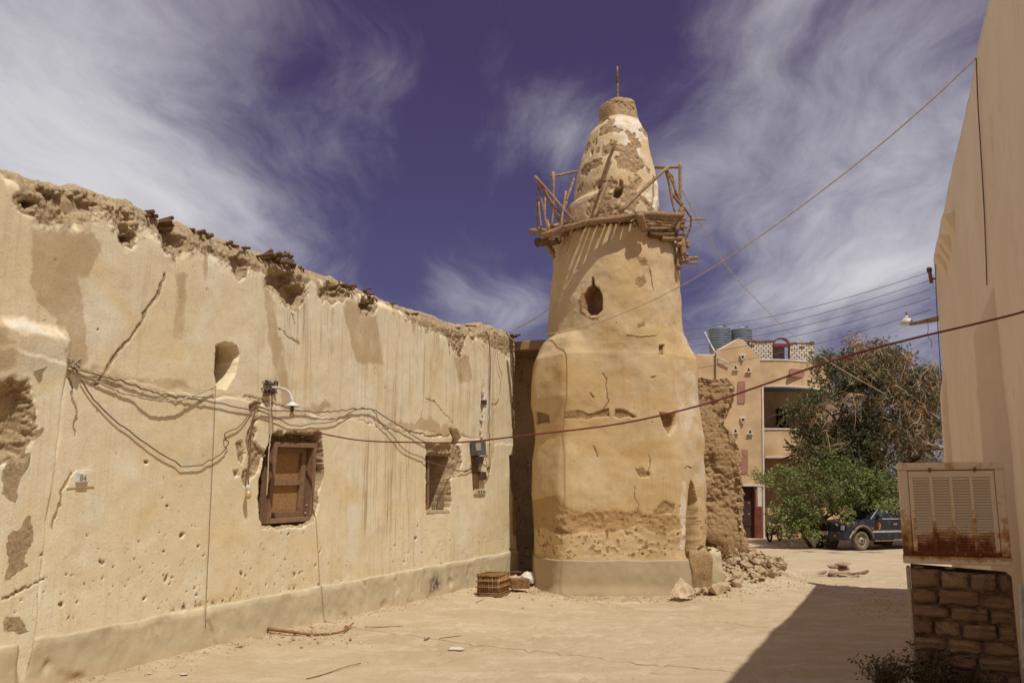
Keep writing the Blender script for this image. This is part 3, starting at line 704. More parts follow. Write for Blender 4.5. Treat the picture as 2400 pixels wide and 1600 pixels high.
def loft_tower(name, prof, dz, nth, expo, psi, seed, feats, mat, tilt_top=0.0, depth=None):
    zs = [tz(p[0]) for p in prof]; hs = [half(p[1], p[2], p[0]) for p in prof]
    th = np.linspace(-math.pi, math.pi, nth, endpoint=False)
    if depth is not None:
        # foot and shaft run into one another: smooth union of two sections
        z2s = [tz(p[0]) for p in PROF_SHAFT]; h2 = [half(p[1], p[2], p[0]) for p in PROF_SHAFT]
        zs[0] = -0.15
        zr = np.arange(zs[0], z2s[-1], dz); zr = np.append(zr, z2s[-1]); sn = np.sin(th)[None, :]
        Rb = np.interp(zr, zs + [zs[-1] + .12], [h[0] for h in hs] + [.4]); Xb = np.interp(zr, zs, [h[1] for h in hs]) - TX
        Rs = np.interp(zr, z2s, [h[0] for h in h2]); Xs = np.interp(zr, z2s, [h[1] for h in h2]) - TX
        S = np.broadcast_to(faceted(th)[None, :] * .945, (len(zr), nth)) * (1 - (1 - np.interp(zr, [0, 1.4, 3.4, zs[-1]], depth))[:, None] * sstep(.25, .8, np.cos(th))[None, :])
        A_ = Rb[:, None] * S + Xb[:, None] * sn; B_ = Rs[:, None] * .985 + Xs[:, None] * sn
        R = np.maximum(Rb, Rs); X = np.full(len(zr), TX)
        S = (.5 * (A_ + B_ + np.sqrt((A_ - B_) ** 2 + .10 ** 2)) - .015) / R[:, None]
    else:
        zr = np.arange(zs[0], zs[-1], dz); zr = np.append(zr, zs[-1])
        R = np.interp(zr, zs, [h[0] for h in hs]); X = np.interp(zr, zs, [h[1] for h in hs])
        e = np.interp(zr, zs, np.linspace(expo[0], expo[1], len(zs)))[:, None]
        t = th[None, :] - psi
        S = (np.abs(np.cos(t)) ** e + np.abs(np.sin(t)) ** e) ** (-1.0 / e) * 0.985
    RR = R[:, None] * S; Z = zr[:, None] * np.ones_like(S); T = th[None, :] * np.ones_like(S)
    nx = np.sin(T); ny = -np.cos(T)
    arc = T * R[:, None]
    px_, py_ = nx * RR, ny * RR
    n_lo = fbm(px_, py_, Z, 0.9, 3, seed); n_m = fbm(px_, py_, Z, 4.2, 4, seed + 5); n_f = fbm(px_, py_, Z, 15, 4, seed + 9)
    D = 0.045 * n_lo + 0.010 * n_m
    A = dict(mud=np.zeros_like(S), stain=np.zeros_like(S) + 0.25, white=np.zeros_like(S), ochre=np.zeros_like(S))
    ctx = dict(T=T, Z=Z, arc=arc, R=R, D=D, A=A, n_lo=n_lo, n_m=n_m, n_f=n_f, px=px_, py=py_, zr=zr, X=X, RR=RR,
               aj=arc + 0.05 * fbm(px_, py_, Z, 6, 3, seed + 20) + .012 * n_f, zj=Z + 0.05 * fbm(px_, py_, Z, 6, 3, seed + 24) + .012 * n_f)
    below_ = .07 * (Z < PTZ - .03) if depth is not None else 0
    if depth is not None: ctx['D'] = ctx['D'] + .03 * fbm(px_, py_, Z, 1.7, 3, seed + 40) + .02 * sstep(zs[-1] - .9, zs[-1] - .3, Z) * fbm(px_, py_, Z, 3, 3, seed + 44)
    feats(ctx); D = ctx['D'] - below_
    P = np.stack([X[:, None] + nx * (RR + D), TY + ny * (RR + D), Z + tilt_top * sstep(zs[-1] - 0.1, zs[-1], Z) * nx], -1)
    me = np_mesh(name, P, grid_quads(len(zr), nth, wrap=True))
    for k, v in A.items(): set_attr(me, k, np.clip(v, 0, 1))
    return obj(name, me, mat, minaret)
def tp(ctx, px, py):
    """a survey point on the front of the tower -> (arc, z)"""
    r = ray(px, py); R = 1.5
    for _ in range(12):
        ox, oy = CAM[0] - TX, CAM[1] - TY
        a = r[0] ** 2 + r[1] ** 2; b = 2 * (ox * r[0] + oy * r[1]); c = ox * ox + oy * oy - R * R
        disc = max(b * b - 4 * a * c, 0); t = (-b - math.sqrt(disc)) / (2 * a); P = CAM + r * t
        th = math.atan2(P[0] - TX, -(P[1] - TY))
        i = int(np.clip(np.searchsorted(ctx['zr'], P[2]), 0, len(ctx['zr']) - 1)); j = int((th + math.pi) / (2 * math.pi) * ctx['T'].shape[1]) % ctx['T'].shape[1]
        R = 0.5 * R + 0.5 * float(ctx['RR'][i, j])
    return th * float(ctx['R'][i]), float(P[2])
def t_poly(ctx, pts, depth, soft=0.02, mud=0.0, rag=1.0, white=0.0, chip=0.0, add=False):
    P = [tp(ctx, *p) for p in pts]
    U = ctx['arc'] * (1 - rag) + ctx['aj'] * rag; Z = ctx['Z'] * (1 - rag) + ctx['zj'] * rag
    d = sdf_poly(U, Z, P); k = sstep(soft, -soft, d)
    ctx['D'] = ctx['D'] + k * depth if add else ctx['D'] * (1 - k) + k * (depth + 0.02 * ctx['n_f'])
    if mud: ctx['A']['mud'] = np.maximum(ctx['A']['mud'], k * mud)
    if white: ctx['A']['white'] = np.maximum(ctx['A']['white'], sstep(0.06, 0.0, d) * (1 - k) * white)
    if chip:
        e = sstep(chip, 0, d); ctx['A']['mud'] = np.maximum(ctx['A']['mud'], e * .9); ctx['D'] = ctx['D'] + e * (1 - k) * (0.03 * ctx['n_f'] - 0.015)
def t_mask(ctx, pts, key, v, soft=0.05, rough=0.0, sink=0.0):
    P = [tp(ctx, *p) for p in pts]; d = sdf_poly(ctx['aj'], ctx['zj'], P); k = sstep(soft, -soft, d)
    ctx['A'][key] = np.maximum(ctx['A'][key], k * v)
    if rough: ctx['D'] = ctx['D'] + k * (rough * (ctx['n_f'] + 0.7 * ctx['n_m']) - sink)
def t_crack(ctx, pts, wd, dp):
    P = [tp(ctx, *p) for p in pts]; d = dline(ctx['aj'], ctx['zj'], P); k = np.exp(-(d / (wd * .7)) ** 2)
    ctx['D'] = ctx['D'] - dp * .7 * k; ctx['A']['mud'] = np.maximum(ctx['A']['mud'], sstep(wd * 1.5, wd * .5, d) * .9)
def t_pits(ctx, n, zlo, zhi, seed, rmin=0.008, rmax=0.022):
    rs = np.random.RandomState(seed); T = ctx['arc']; Z = ctx['Z']; zr = ctx['zr']; nth = T.shape[1]
    for _ in range(n):
        zc = rs.uniform(zlo, zhi); th = rs.uniform(-1.7, 1.7); i = int(np.searchsorted(zr, zc))
        if i >= len(zr): continue
        R = ctx['R'][i]; r = rs.uniform(rmin, rmax); ar = rs.uniform(.5, 1.4); sl = rs.uniform(-.7, .7); dp = r * rs.uniform(.6, 1.1)
        di = int(0.09 / (zr[1] - zr[0])) + 1; j = int((th + math.pi) / (2 * math.pi) * nth); dj = int(0.1 / (2 * math.pi * R / nth)) + 1
        sl_ = (slice(max(0, i - di), i + di), slice(max(0, j - dj), j + dj))
        a = T[sl_] - th * R; z = Z[sl_] - zc - sl * a
        k = sstep(1.5, .5, (a / r) ** 2 + (z / (r * ar)) ** 2)
        ctx['D'][sl_] -= dp * k; ctx['A']['mud'][sl_] = np.maximum(ctx['A']['mud'][sl_], k * .9)

z2 = lambda x, y: (1140 + x / 2.178, 700 + y / 2.178)
z1 = lambda x, y: (1200 + x / 2.24, 100 + y / 2.24)
def feats_base(c):
    # broken render strips
    for q in ([(390, 575), (440, 565), (520, 590), (600, 560), (625, 560), (628, 605), (560, 600), (500, 615), (430, 605), (390, 605)], [(655, 560), (700, 565), (775, 600), (720, 600), (680, 612), (655, 600)]):
        t_poly(c, [z2(*p) for p in q], -0.025, 0.012, 0.9, 1.0)
    t_poly(c, [z2(*p) for p in [(885, 238), (912, 236), (912, 285), (888, 288)]], -0.10, 0.01, 0.9, .3)
    t_poly(c, [z2(*p) for p in [(890, 585), (960, 590), (965, 640), (935, 695), (905, 640)]], -0.16, 0.02, 0.9, .6)
    t_poly(c, [z2(*p) for p in [(760, 860), (800, 850), (835, 880), (830, 905), (780, 900)]], -0.035, 0.02, 0.7, 1.2)
    t_poly(c, [z2(*p) for p in [(245, 570), (310, 590), (318, 630), (250, 640)]], -0.12, 0.02, 0.9, .8)
    t_crack(c, [z2(590, 380), z2(612, 400), z2(610, 470), z2(625, 520), z2(600, 555)], 0.014, 0.03)
    t_crack(c, [z2(545, 750), z2(555, 780), z2(562, 800)], 0.018, 0.03)
    t_crack(c, [z2(760, 960), z2(760, 1020), z2(775, 1060), z2(765, 1100)], 0.012, 0.025)
    t_crack(c, [z2(1010, 862), z2(1030, 858), z2(1048, 872)], 0.014, 0.03)
    t_crack(c, [z2(830, 800), z2(835, 860), z2(828, 900)], 0.010, 0.015)
    t_crack(c, [z2(525, 485), z2(545, 498)], 0.016, 0.03); t_crack(c, [z2(840, 405), z2(860, 398)], 0.016, 0.03)
    # lower belt: the render has thinned to a darker coat, with a curved upper lip
    lip = [z2(*p) for p in [(226, 1030), (300, 1012), (350, 1006), (400, 1060), (500, 1090), (620, 1085), (740, 1090), (800, 1100), (840, 1110), (960, 1110), (990, 1130), (1000, 1180), (900, 1190), (830, 1170), (780, 1150), (700, 1180), (560, 1190), (480, 1180), (420, 1210), (340, 1196), (300, 1175), (226, 1165)]]
    t_mask(c, lip, 'ochre', 1.0, 0.07, 0.012, 0.016)
    P = [tp(c, *p) for p in lip[:9]]
    for q in ([(335, 1165), (370, 1160), (400, 1190), (430, 1200), (400, 1215), (350, 1200)], [(900, 1030), (960, 1040), (950, 1090), (880, 1100), (850, 1100)], [(700, 1180), (740, 1190), (720, 1210)]):
        t_mask(c, [z2(*p) for p in q], 'mud', 0.9, 0.03, 0.02, 0.015)
    rough = sstep(1.55, 1.2, c['Z'] + .15 * c['n_lo']) * sstep(0.45, 0.6, c['Z'])
    c['D'] = c['D'] + rough * (0.014 * c['n_f'] + 0.018 * np.clip(c['n_m'], 0, 1) * sstep(0.2, .7, c['T']))
    c['A']['mud'] = np.maximum(c['A']['mud'], rough * sstep(0.22, 0.42, c['n_f'] + .2 * c['n_m']) * 0.85)
    t_pits(c, 230, 0.55, 1.5, 3, .005, .016); t_pits(c, 150, 1.2, 4.6, 4, .004, .012); t_pits(c, 50, .6, 1.3, 5, .010, .026)
    # narrow breach of a walled-up doorway on the lane side
    t_poly(c, [z2(*p) for p in [(1046, 925), (1060, 950), (1074, 1030), (1080, 1180), (1084, 1320), (1018, 1320), (1022, 1100), (1032, 1000)]], -0.50, 0.012, 0.95, 0.35, 0.0)
    t_mask(c, [z2(*p) for p in [(990, 920), (1020, 910), (1024, 1000), (1016, 1280), (985, 1290), (982, 1100)]], 'white', 0.56, 0.05)
    # pale shoulders
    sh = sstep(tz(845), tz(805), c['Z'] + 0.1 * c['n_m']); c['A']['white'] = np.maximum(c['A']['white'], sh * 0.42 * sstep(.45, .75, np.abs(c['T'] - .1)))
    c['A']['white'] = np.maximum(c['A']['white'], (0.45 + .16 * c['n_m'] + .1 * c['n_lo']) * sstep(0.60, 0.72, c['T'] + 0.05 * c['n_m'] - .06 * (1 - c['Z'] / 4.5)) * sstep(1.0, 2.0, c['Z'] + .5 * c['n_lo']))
    c['A']['stain'] = 0.22 + 0.3 * c['n_lo']
def feats_shaft(c):
    t_poly(c, [z1(*p) for p in [(421, 1235), (427, 1276), (455, 1292), (474, 1332), (471, 1400), (450, 1425), (400, 1430), (375, 1395), (375, 1325), (398, 1290), (416, 1276)]], -0.42, 0.012, 0.95, .35, white=0.75, chip=.05)
    t_mask(c, [z1(*p) for p in [(350, 1330), (372, 1300), (380, 1400), (420, 1440), (470, 1430), (460, 1460), (400, 1450), (350, 1420)]], 'mud', 0.65, 0.02, 0.015)
    t_mask(c, [z1(*p) for p in [(640, 1120), (700, 1120), (715, 1170), (680, 1170)]], 'mud', 0.85, 0.03, 0.02, 0.01)
    t_mask(c, [z1(*p) for p in [(655, 1225), (700, 1220), (712, 1260), (670, 1290), (650, 1260)]], 'mud', 0.8, 0.03, 0.02, 0.01)
    t_mask(c, [z1(*p) for p in [(660, 1470), (700, 1465), (700, 1490), (660, 1495)]], 'mud', 0.7, 0.03, 0.015, 0.01)
    t_crack(c, [z1(720, 1170), z1(735, 1240), z1(740, 1300)], 0.012, 0.02)
    t_crack(c, [z1(600, 1535), z1(700, 1540), z1(760, 1530)], 0.016, -0.02)
    t_pits(c, 160, tz(800), tz(575), 8, .004, .013)
    top = sstep(tz(585), tz(562), c['Z']); c['A']['mud'] = np.maximum(c['A']['mud'], top * 0.8)
    c['D'] = c['D'] + top * .03 * c['n_m']
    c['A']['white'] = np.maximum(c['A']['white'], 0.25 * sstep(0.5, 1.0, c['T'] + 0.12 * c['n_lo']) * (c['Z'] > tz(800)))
    c['A']['stain'] = 0.12 + 0.25 * c['n_lo']
def feats_spire(c):
    pc = sstep(0.02, 0.16, fbm(c['px'], c['py'], c['Z'], 3.4, 5, 140) + 0.35 * c['n_m'])
    c['A']['mud'] = np.maximum(c['A']['mud'], pc * 0.85); c['D'] = c['D'] - 0.022 * pc + pc * 0.03 * c['n_f'] + 0.012 * c['n_m']
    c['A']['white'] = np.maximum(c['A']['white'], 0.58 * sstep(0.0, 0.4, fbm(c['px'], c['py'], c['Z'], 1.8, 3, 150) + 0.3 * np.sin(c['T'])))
    t_mask(c, [z1(*p) for p in [(570, 480), (640, 490), (650, 590), (570, 600), (560, 540)]], 'white', 0.9, 0.05)
    t_poly(c, [z1(*p) for p in [(520, 765), (560, 762), (566, 790), (545, 814), (522, 805)]], -0.32, 0.015, 0.9, .3, chip=.06)
    t_poly(c, [z1(*p) for p in [(545, 720), (560, 730), (562, 765), (535, 765)]], -0.06, 0.02, 0.9, .6)
    t_poly(c, [z1(*p) for p in [(722, 700), (738, 720), (742, 850), (728, 860), (718, 790)]], -0.10, 0.02, 0.8, .4)
    t_poly(c, [z1(*p) for p in [(386, 570), (398, 560), (400, 585), (388, 596)]], -0.12, 0.015, 0.9, .4)
    c['A']['mud'] = np.maximum(c['A']['mud'], 0.6 * sstep(tz(292), tz(285), c['Z']))
    c['A']['mud'] = np.maximum(c['A']['mud'], 0.7 * sstep(tz(470), tz(490), c['Z']) * sstep(-.1, .3, c['n_m']))
    low = sstep(tz(470), tz(490), c['Z']) * sstep(-0.4, -0.7, c['T']); c['D'] = c['D'] + 0.07 * low
PTZ = float(at(1440, 1314, TY - 1.65)[2])
def feats_body(c):
    feats_base(c); st = c['A']['stain']; feats_shaft(c); c['A']['stain'] = np.where(c['Z'] > tz(800), c['A']['stain'], st)
loft_tower('body', PROF_BASE, 0.0155, 620, (4.0, 2.6), -0.10, 200, feats_body, M['tower'], depth=(1.0, .97, .90, .88))
M['spire'] = mat_plaster('flaking_pale_plaster', (0.68, 0.54, 0.335), (0.61, 0.45, 0.25), (0.41, 0.285, 0.16), streaky=False)
loft_tower('spire', PROF_SPIRE, 0.015, 400, (2.05, 3.4), 0.5, 260, feats_spire, M['spire'], tilt_top=.05)

def tower_plinth():
    n = 360; th = np.linspace(-math.pi, math.pi, n, endpoint=False)
    zs = np.concatenate([np.linspace(-0.2, PTZ, 30), [PTZ] * 2])
    h, xm = half(1240, 1656, 1340); S = faceted(th)
    off = np.concatenate([np.full(30, 0.014), [0.004, -0.1]])
    Z = zs[:, None] * np.ones((1, n)); nx = np.sin(th)[None, :]; ny = -np.cos(th)[None, :]
    RR = h * S[None, :] * .945
    D = off[:, None] + 0.045 * fbm(nx * RR, ny * RR, Z, 0.9, 3, 200) + .03 * fbm(nx * RR, ny * RR, Z, 1.7, 3, 240) + 0.012 * fbm(nx * RR, ny * RR, Z, 4, 4, 170) + 0.05 * sstep(0.15, -0.15, Z) ** 2
    Zo = Z + 0.04 * fbm(nx * 2, ny * 2, 0, 2, 4, 171) * sstep(0.1, .4, Z)
    # left out where the walled-up doorway and its step stand
    P = np.stack([xm + nx * (RR + D), TY + ny * (RR + D), Zo], -1)
    me = np_mesh('plinth', P, grid_quads(len(zs), n, wrap=True))
    set_attr(me, 'smudge', 0 * Z); set_attr(me, 'dust', .62 + .25 * fbm(nx * 2, ny * 2, Z, 1.5, 4, 173) + 0.5 * sstep(0.25, 0.0, Z + 0.08 * fbm(nx * 2, ny * 2, Z, 3, 3, 172)))
    obj('plinth', me, M['tan_plinth'], minaret)
tower_plinth()

# pole and finial on the tip
p0 = at(1448, 234, TY); p1 = at(1447, 156, TY)
stick('flag_pole', p0 - np.array([0, 0, .15]), p1, 0.022, M['stick'], minaret, 0.016, 0.004)
g_ = MB(); c_ = at(1447, 181, TY)
g_.lathe([(0.004, -0.20), (0.03, -0.12), (0.034, 0.0), (0.03, 0.12), (0.004, 0.2)], c_, 8); g_.build('finial', M['stickdark'], minaret, True)

# ------------------------------------------------------------------ the stick balcony (parts of the minaret)
zb = lambda x, y: (1200 + x / 4.9, 340 + y / 4.9)      # survey sheet of the balcony
def ringpt(px, py, r):
    """point on the vertical cylinder of radius r round the tower axis, near side"""
    rr = ray(px, py); ox, oy = CAM[0] - TX, CAM[1] - TY
    a = rr[0] ** 2 + rr[1] ** 2; b = 2 * (ox * rr[0] + oy * rr[1]); c = ox * ox + oy * oy - r * r
    disc = b * b - 4 * a * c
    if disc < 0: return at(px, py, TY)
    return CAM + rr * ((-b - math.sqrt(disc)) / (2 * a))
def front(px, py, dy): return at(px, py, TY - dy)
BAL = M['stick']
def bal(p0, d0, p1, d1, r, name='pole', mat=None, bend=0.02, r1=None):
    return stick(name, at(*zb(*p0), TY - d0), at(*zb(*p1), TY - d1), r * 1.22, mat or BAL, minaret, r1 and r1 * 1.22, bend, sides=8, n=9)
# rim beams
bal((330, 1050), 1.00, (930, 870), 1.50, 0.062, 'rim_beam', None, 0.03, 0.055); bal((880, 890), 1.50, (1440, 790), 1.52, 0.058, 'rim_beam', None, 0.035)
bal((1400, 800), 1.52, (1960, 800), 0.95, 0.06, 'rim_beam', None, 0.025, 0.05)
bal((1500, 835), 1.42, (1990, 845), 0.80, 0.035, 'rim_beam'); bal((1520, 870), 1.40, (1975, 880), 0.82, 0.034, 'rim_beam'); bal((1540, 915), 1.36, (2000, 940), 0.74, 0.042, 'rim_beam')
bal((1545, 955), 1.34, (1960, 965), 0.74, 0.034, 'rim_beam'); bal((1580, 1030), 1.28, (1975, 1040), 0.72, 0.05, 'rim_beam', M['stickdark']); bal((1730, 1080), 1.12, (1970, 1070), .72, 0.05, 'rim_beam')
bal((200, 985), 0.55, (640, 1010), 1.05, 0.045, 'rim_beam'); bal((230, 1000), 0.45, (430, 1020), 0.9, 0.03, 'rim_beam'); bal((290, 1120), 0.55, (545, 1100), 0.95, 0.075, 'rim_beam', M['stickdark'])
bal((300, 960), 0.1, (480, 1000), 0.75, 0.028, 'rim_beam'); bal((290, 1010), -.5, (420, 960), -.9, 0.03, 'rim_beam'); bal((1960, 900), -.4, (1700, 800), -1.3, 0.045, 'rim_beam')
bal((420, 940), -.9, (1000, 820), -1.45, 0.05, 'rim_beam'); bal((1000, 820), -1.45, (1720, 800), -1.3, 0.05, 'rim_beam')
bal((2220, 850), 0.3, (1890, 875), 0.6, 0.018, 'rim_beam')
# bracket beams through the shaft, their stubs seen below the rim
zfl = float(at(1440, 516, TY - 1.45)[2])
for k in range(14):
    a = -2.75 + k * 0.42 + RNG.uniform(-.07, .07)
    if 0.9 < a < 1.2: continue
    d = np.array([math.sin(a), -math.cos(a), 0]); c = np.array([TX, TY, zfl - 0.05 + RNG.uniform(-.03, .03)])
    stick('bracket_beam', c + d * 0.9, c + d * RNG.uniform(1.36, 1.52), RNG.uniform(0.045, 0.06), BAL, minaret, bend=0.015)
bal((1465, 790), 1.62, (1520, 985), 1.42, 0.072, 'bracket_beam', None, 0.0, 0.065)
bal((600, 930), 1.25, (625, 1040), 1.15, 0.055, 'bracket_beam', M['stickdark'], 0.0)
bal((1890, 990), 0.95, (1945, 720), 0.9, 0.045, 'bracket_beam', None, 0.02)
# floor of laths, gaps between
for k in range(66):
    a = -math.pi + k * 2 * math.pi / 66 + RNG.uniform(-.03, .03)
    if RNG.random() < 0.16: continue
    d = np.array([math.sin(a), -math.cos(a), 0]); c = np.array([TX, TY, zfl + 0.02 + RNG.uniform(-.012, .012)]); t = np.array([math.cos(a), math.sin(a), 0])
    w = RNG.uniform(0.03, 0.062); r0, r1 = 0.95, RNG.uniform(1.38, 1.56); sk = RNG.uniform(-.05, .05)
    b = MB(); P = [c + d * r0 - t * w, c + d * r1 - t * (w + sk), c + d * r1 + t * (w - sk), c + d * r0 + t * w]
    b.box8(P + [p + np.array([0, 0, 0.022]) for p in P]); b.build('floor_lath', M['stick'], minaret)
# clay screed over the inner floor
g_ = MB(); prof = [(0.85, 0.045), (1.16, 0.045), (1.18, 0.075), (0.85, 0.085)]
V_ = []; F_ = []
for i, (r, z) in enumerate(prof):
    for k in range(64):
        a = 2 * math.pi * k / 64; rr_ = r * (1 + (0.05 * float(vnoise(3 * math.cos(a) * 2, 3 * math.sin(a) * 2, i * 0.3, 5)) if i in (1, 2) else 0))
        V_.append((TX + rr_ * math.cos(a), TY + rr_ * math.sin(a), zfl + z))
for i in range(4):
    for k in range(64): F_.append((i * 64 + k, i * 64 + (k + 1) % 64, ((i + 1) % 4) * 64 + (k + 1) % 64, ((i + 1) % 4) * 64 + k))
me_ = bpy.data.meshes.new('clay_floor'); me_.from_pydata(V_, [], F_); me_.update()
for k_ in ('mud', 'stain', 'white', 'ochre'): set_attr(me_, k_, np.full(256, 1.0 if k_ == 'mud' else 0.0))
obj('clay_floor', me_, M['ruin'], minaret)
# railing left
for (a, da, b, db, r) in [((260, 360), .75, (730, 890), 1.25, .026), ((280, 390), .7, (470, 700), .85, .034), ((460, 680), .85, (630, 905), 1.1, .034), ((475, 310), .2, (450, 965), .35, .028), ((445, 355), .2, (775, 300), -.6, .024),
                          ((292, 480), .7, (415, 1000), .95, .018), ((283, 570), .6, (290, 700), .6, .018), ((285, 690), .6, (280, 985), .6, .018), ((305, 655), .4, (335, 960), .5, .020), ((380, 600), .4, (385, 900), .5, .020), ((405, 860), .5, (425, 975), .6, .022),
                          ((712, 385), .9, (625, 650), 1.05, .022), ((620, 530), 1.05, (555, 1030), 1.15, .022), ((625, 650), 1.05, (545, 960), 1.1, .02), ((500, 830), .9, (560, 900), 1.0, .03), ((560, 930), 1.15, (545, 1100), 1.12, .022)]:
    bal(a, da, b, db, r, 'rail_pole')
# railing right
for (a, da, b, db, r) in [((1240, 770), 1.55, (1800, 245), 1.15, .034), ((1930, 205), .55, (1925, 640), .7, .032), ((1600, 255), -.3, (1945, 258), .52, .030), ((1770, 300), 1.1, (1850, 690), 1.0, .022), ((1790, 290), 1.1, (1870, 780), 1.05, .02), ((1800, 300), 1.1, (1885, 560), 1.0, .022),
                          ((1830, 330), 1.0, (1880, 540), .9, .026), ((1880, 540), .9, (1960, 690), .85, .03), ((1960, 690), .85, (2060, 830), .8, .024), ((2060, 830), .8, (2050, 950), .75, .02), ((2050, 950), .75, (1990, 1085), .7, .02), ((1840, 560), 1.0, (1950, 700), .9, .028),
                          ((1955, 700), .9, (1965, 800), .9, .03), ((1965, 800), .85, (1970, 1000), .8, .016), ((1985, 1000), .75, (1990, 1320), .7, .012)]:
    bal(a, da, b, db, r, 'rail_pole')
# props under the rim at both sides
for (a, da, b, db, r) in [((400, 1150), .7, (480, 1290), .75, .045), ((430, 1150), .6, (485, 1240), .65, .04), ((1945, 1080), .75, (1965, 1260), .8, .055), ((1930, 1100), .6, (1910, 1420), .75, .05), ((2000, 1100), .5, (2020, 1180), .5, .05),
                          ((1890, 1300), .7, (2125, 1290), .3, .03), ((1900, 1330), .7, (2120, 1300), .25, .028), ((1900, 1345), .6, (2120, 1350), .3, .03), ((1980, 1250), .6, (2020, 1265), .5, .028), ((1940, 1410), .6, (1950, 1340), .6, .02), ((1900, 1150), .85, (1960, 1120), .7, .05)]:
    bal(a, da, b, db, r, 'prop_pole')
# ties hanging inside the spire face
bal((1185, -10), .98, (1000, 500), 1.2, .03, 'rail_pole', M['stickdark']); bal((1075, 455), 1.1, (935, 840), 1.45, .032, 'rail_pole')

# ------------------------------------------------------------------ windows, lamp and fittings on the long wall
V3 = lambda *a: np.array(a, float)
def wq(name, quad_uz, w0, w1, mat, parent, bevel=0.0):
    """a plank on the wall: four (u,z) corners, between depths w0 and w1"""
    b = MB(); P = [W(u, w0, z) for u, z in quad_uz]; b.prism(P, WN * (w1 - w0)); return b.build(name, mat, parent, bevel=bevel)
def mat_chip():
    g = G('chipboard'); a = g.voro(75, out='Color'); n = g.noise(60, 4, .7)
    v = g.voro(60); c = g.mix(g.ramp(n, .35, .65), (0.42, 0.25, 0.10), (0.20, 0.10, 0.04)); c = g.mix(g.ramp(v, .05, .35), (0.5, 0.33, 0.15), c)
    return g.fin(c, .8, g.bump(n, .3, .005))
M['chip'] = mat_chip()
win = obj('window', bpy.data.meshes.new('window'), None, mosque)
z5 = lambda x, y: (560 + x / 3.92, 860 + y / 3.92)
FO = [wz(*z5(*p), -0.1) for p in [(222, 1440), (640, 1412), (688, 700), (298, 688)]]       # frame outer: bl, br, tr, tl
def lerp2(a, b, t): return (a[0] + (b[0] - a[0]) * t, a[1] + (b[1] - a[1]) * t)
def sub(q, s0, s1, t0, t1):
    f = lambda s, t: lerp2(lerp2(q[0], q[1], s), lerp2(q[3], q[2], s), t)
    return [f(s0, t0), f(s1, t0), f(s1, t1), f(s0, t1)]
win.data = bpy.data.meshes.new('window')
b = MB(); b.prism([W(u, -0.20, z) for u, z in sub(FO, .05, .95, .05, .95)], WN * 0.02); win.data = b.build('tmp', M['chip']).data; bpy.data.objects.remove(bpy.data.objects['tmp'])
for (nm, s0, s1, t0, t1, w0, w1) in [('frame', 0, .075, 0, 1, -.20, -.045), ('frame', .925, 1, 0, 1, -.20, -.04), ('frame', .075, .925, 0, .06, -.20, -.042), ('frame', .075, .925, .94, 1, -.20, -.042),
                                     ('sash_stile', .08, .17, .062, .938, -.175, -.135), ('sash_stile', .80, .90, .062, .938, -.175, -.135), ('sash_rail', .17, .80, .062, .13, -.172, -.138), ('sash_rail', .17, .80, .46, .53, -.172, -.138), ('sash_rail', .17, .80, .87, .938, -.172, -.138)]:
    wq(nm, sub(FO, s0, s1, t0, t1), w0, w1, M['frame'], win, 0.004)
# rubble-stone quoins bared round the window
for i, (x, y, s) in enumerate([(725, 700, 40), (720, 790, 38), (720, 870, 40), (715, 950, 34), (722, 1010, 44), (700, 1080, 30), (690, 1160, 26), (690, 1210, 24), (680, 1270, 28), (668, 1340, 26), (655, 1400, 22), (230, 960, 26), (225, 1040, 28), (205, 1110, 26), (195, 1190, 28), (190, 1270, 30), (195, 1340, 30), (190, 1410, 34), (560, 1440, 26), (600, 1430, 20), (640, 1432, 20), (330, 660, 40), (430, 650, 46), (540, 640, 50), (640, 640, 44)]):
    pass
window2 = []
z6 = lambda x, y: (960 + x / 4.613, 880 + y / 4.613)
w2 = obj('window', bpy.data.meshes.new('window2'), M['frame'], mosque)
b = MB(); b.prism([W(u, -0.20, z) for u, z in wzs([z6(*p) for p in [(322, 1440), (392, 1440), (442, 868), (404, 864)]], -.15)], WN * 0.09); tmp = b.build('tmp', M['frame']); w2.data = tmp.data; bpy.data.objects.remove(tmp)
wq('sill', wzs([z6(*p) for p in [(172, 1482), (425, 1474), (422, 1448), (176, 1452)]]), -.40, .02, M['cement'], w2)
wq('lintel', wzs([z6(*p) for p in [(178, 862), (445, 874), (446, 850), (178, 836)]]), -.30, -.02, M['stickdark'], w2)
wq('jamb', wzs([z6(*p) for p in [(178, 1444), (198, 1444), (204, 868), (186, 866)]], -.12), -.18, -.10, M['frame'], w2)
wq('head', wzs([z6(*p) for p in [(186, 890), (436, 896), (438, 868), (186, 862)]], -.12), -.18, -.10, M['frame'], w2)
wq('broken_jamb', wzs([z6(*p) for p in [(300, 1440), (330, 1440), (358, 1120), (350, 1110)]], -.2), -.30, -.27, M['stick'], w2)

def stone_mesh(seed, flat=0.7, n=15, bev=.07):
    rr = random.Random(seed); bm = bmesh.new()
    for _ in range(n):
        v = Vector((rr.gauss(0, 1), rr.gauss(0, 1), rr.gauss(0, 1))).normalized()
        bm.verts.new((v.x * rr.uniform(.75, 1.05), v.y * rr.uniform(.6, .9), v.z * flat * rr.uniform(.8, 1.05)))
    r = bmesh.ops.convex_hull(bm, input=bm.verts)
    bmesh.ops.delete(bm, geom=[g for g in r['geom_interior'] if isinstance(g, bmesh.types.BMVert)] if r['geom_interior'] else [], context='VERTS')
    bmesh.ops.bevel(bm, geom=bm.edges[:], offset=bev, segments=1, profile=.5, affect='EDGES')
    me = bpy.data.meshes.new('stone'); bm.to_mesh(me); bm.free(); return me
STONES = [stone_mesh(100 + i, RNG.uniform(.5, .85), RNG.choice((8, 9, 11)), .035) for i in range(12)]
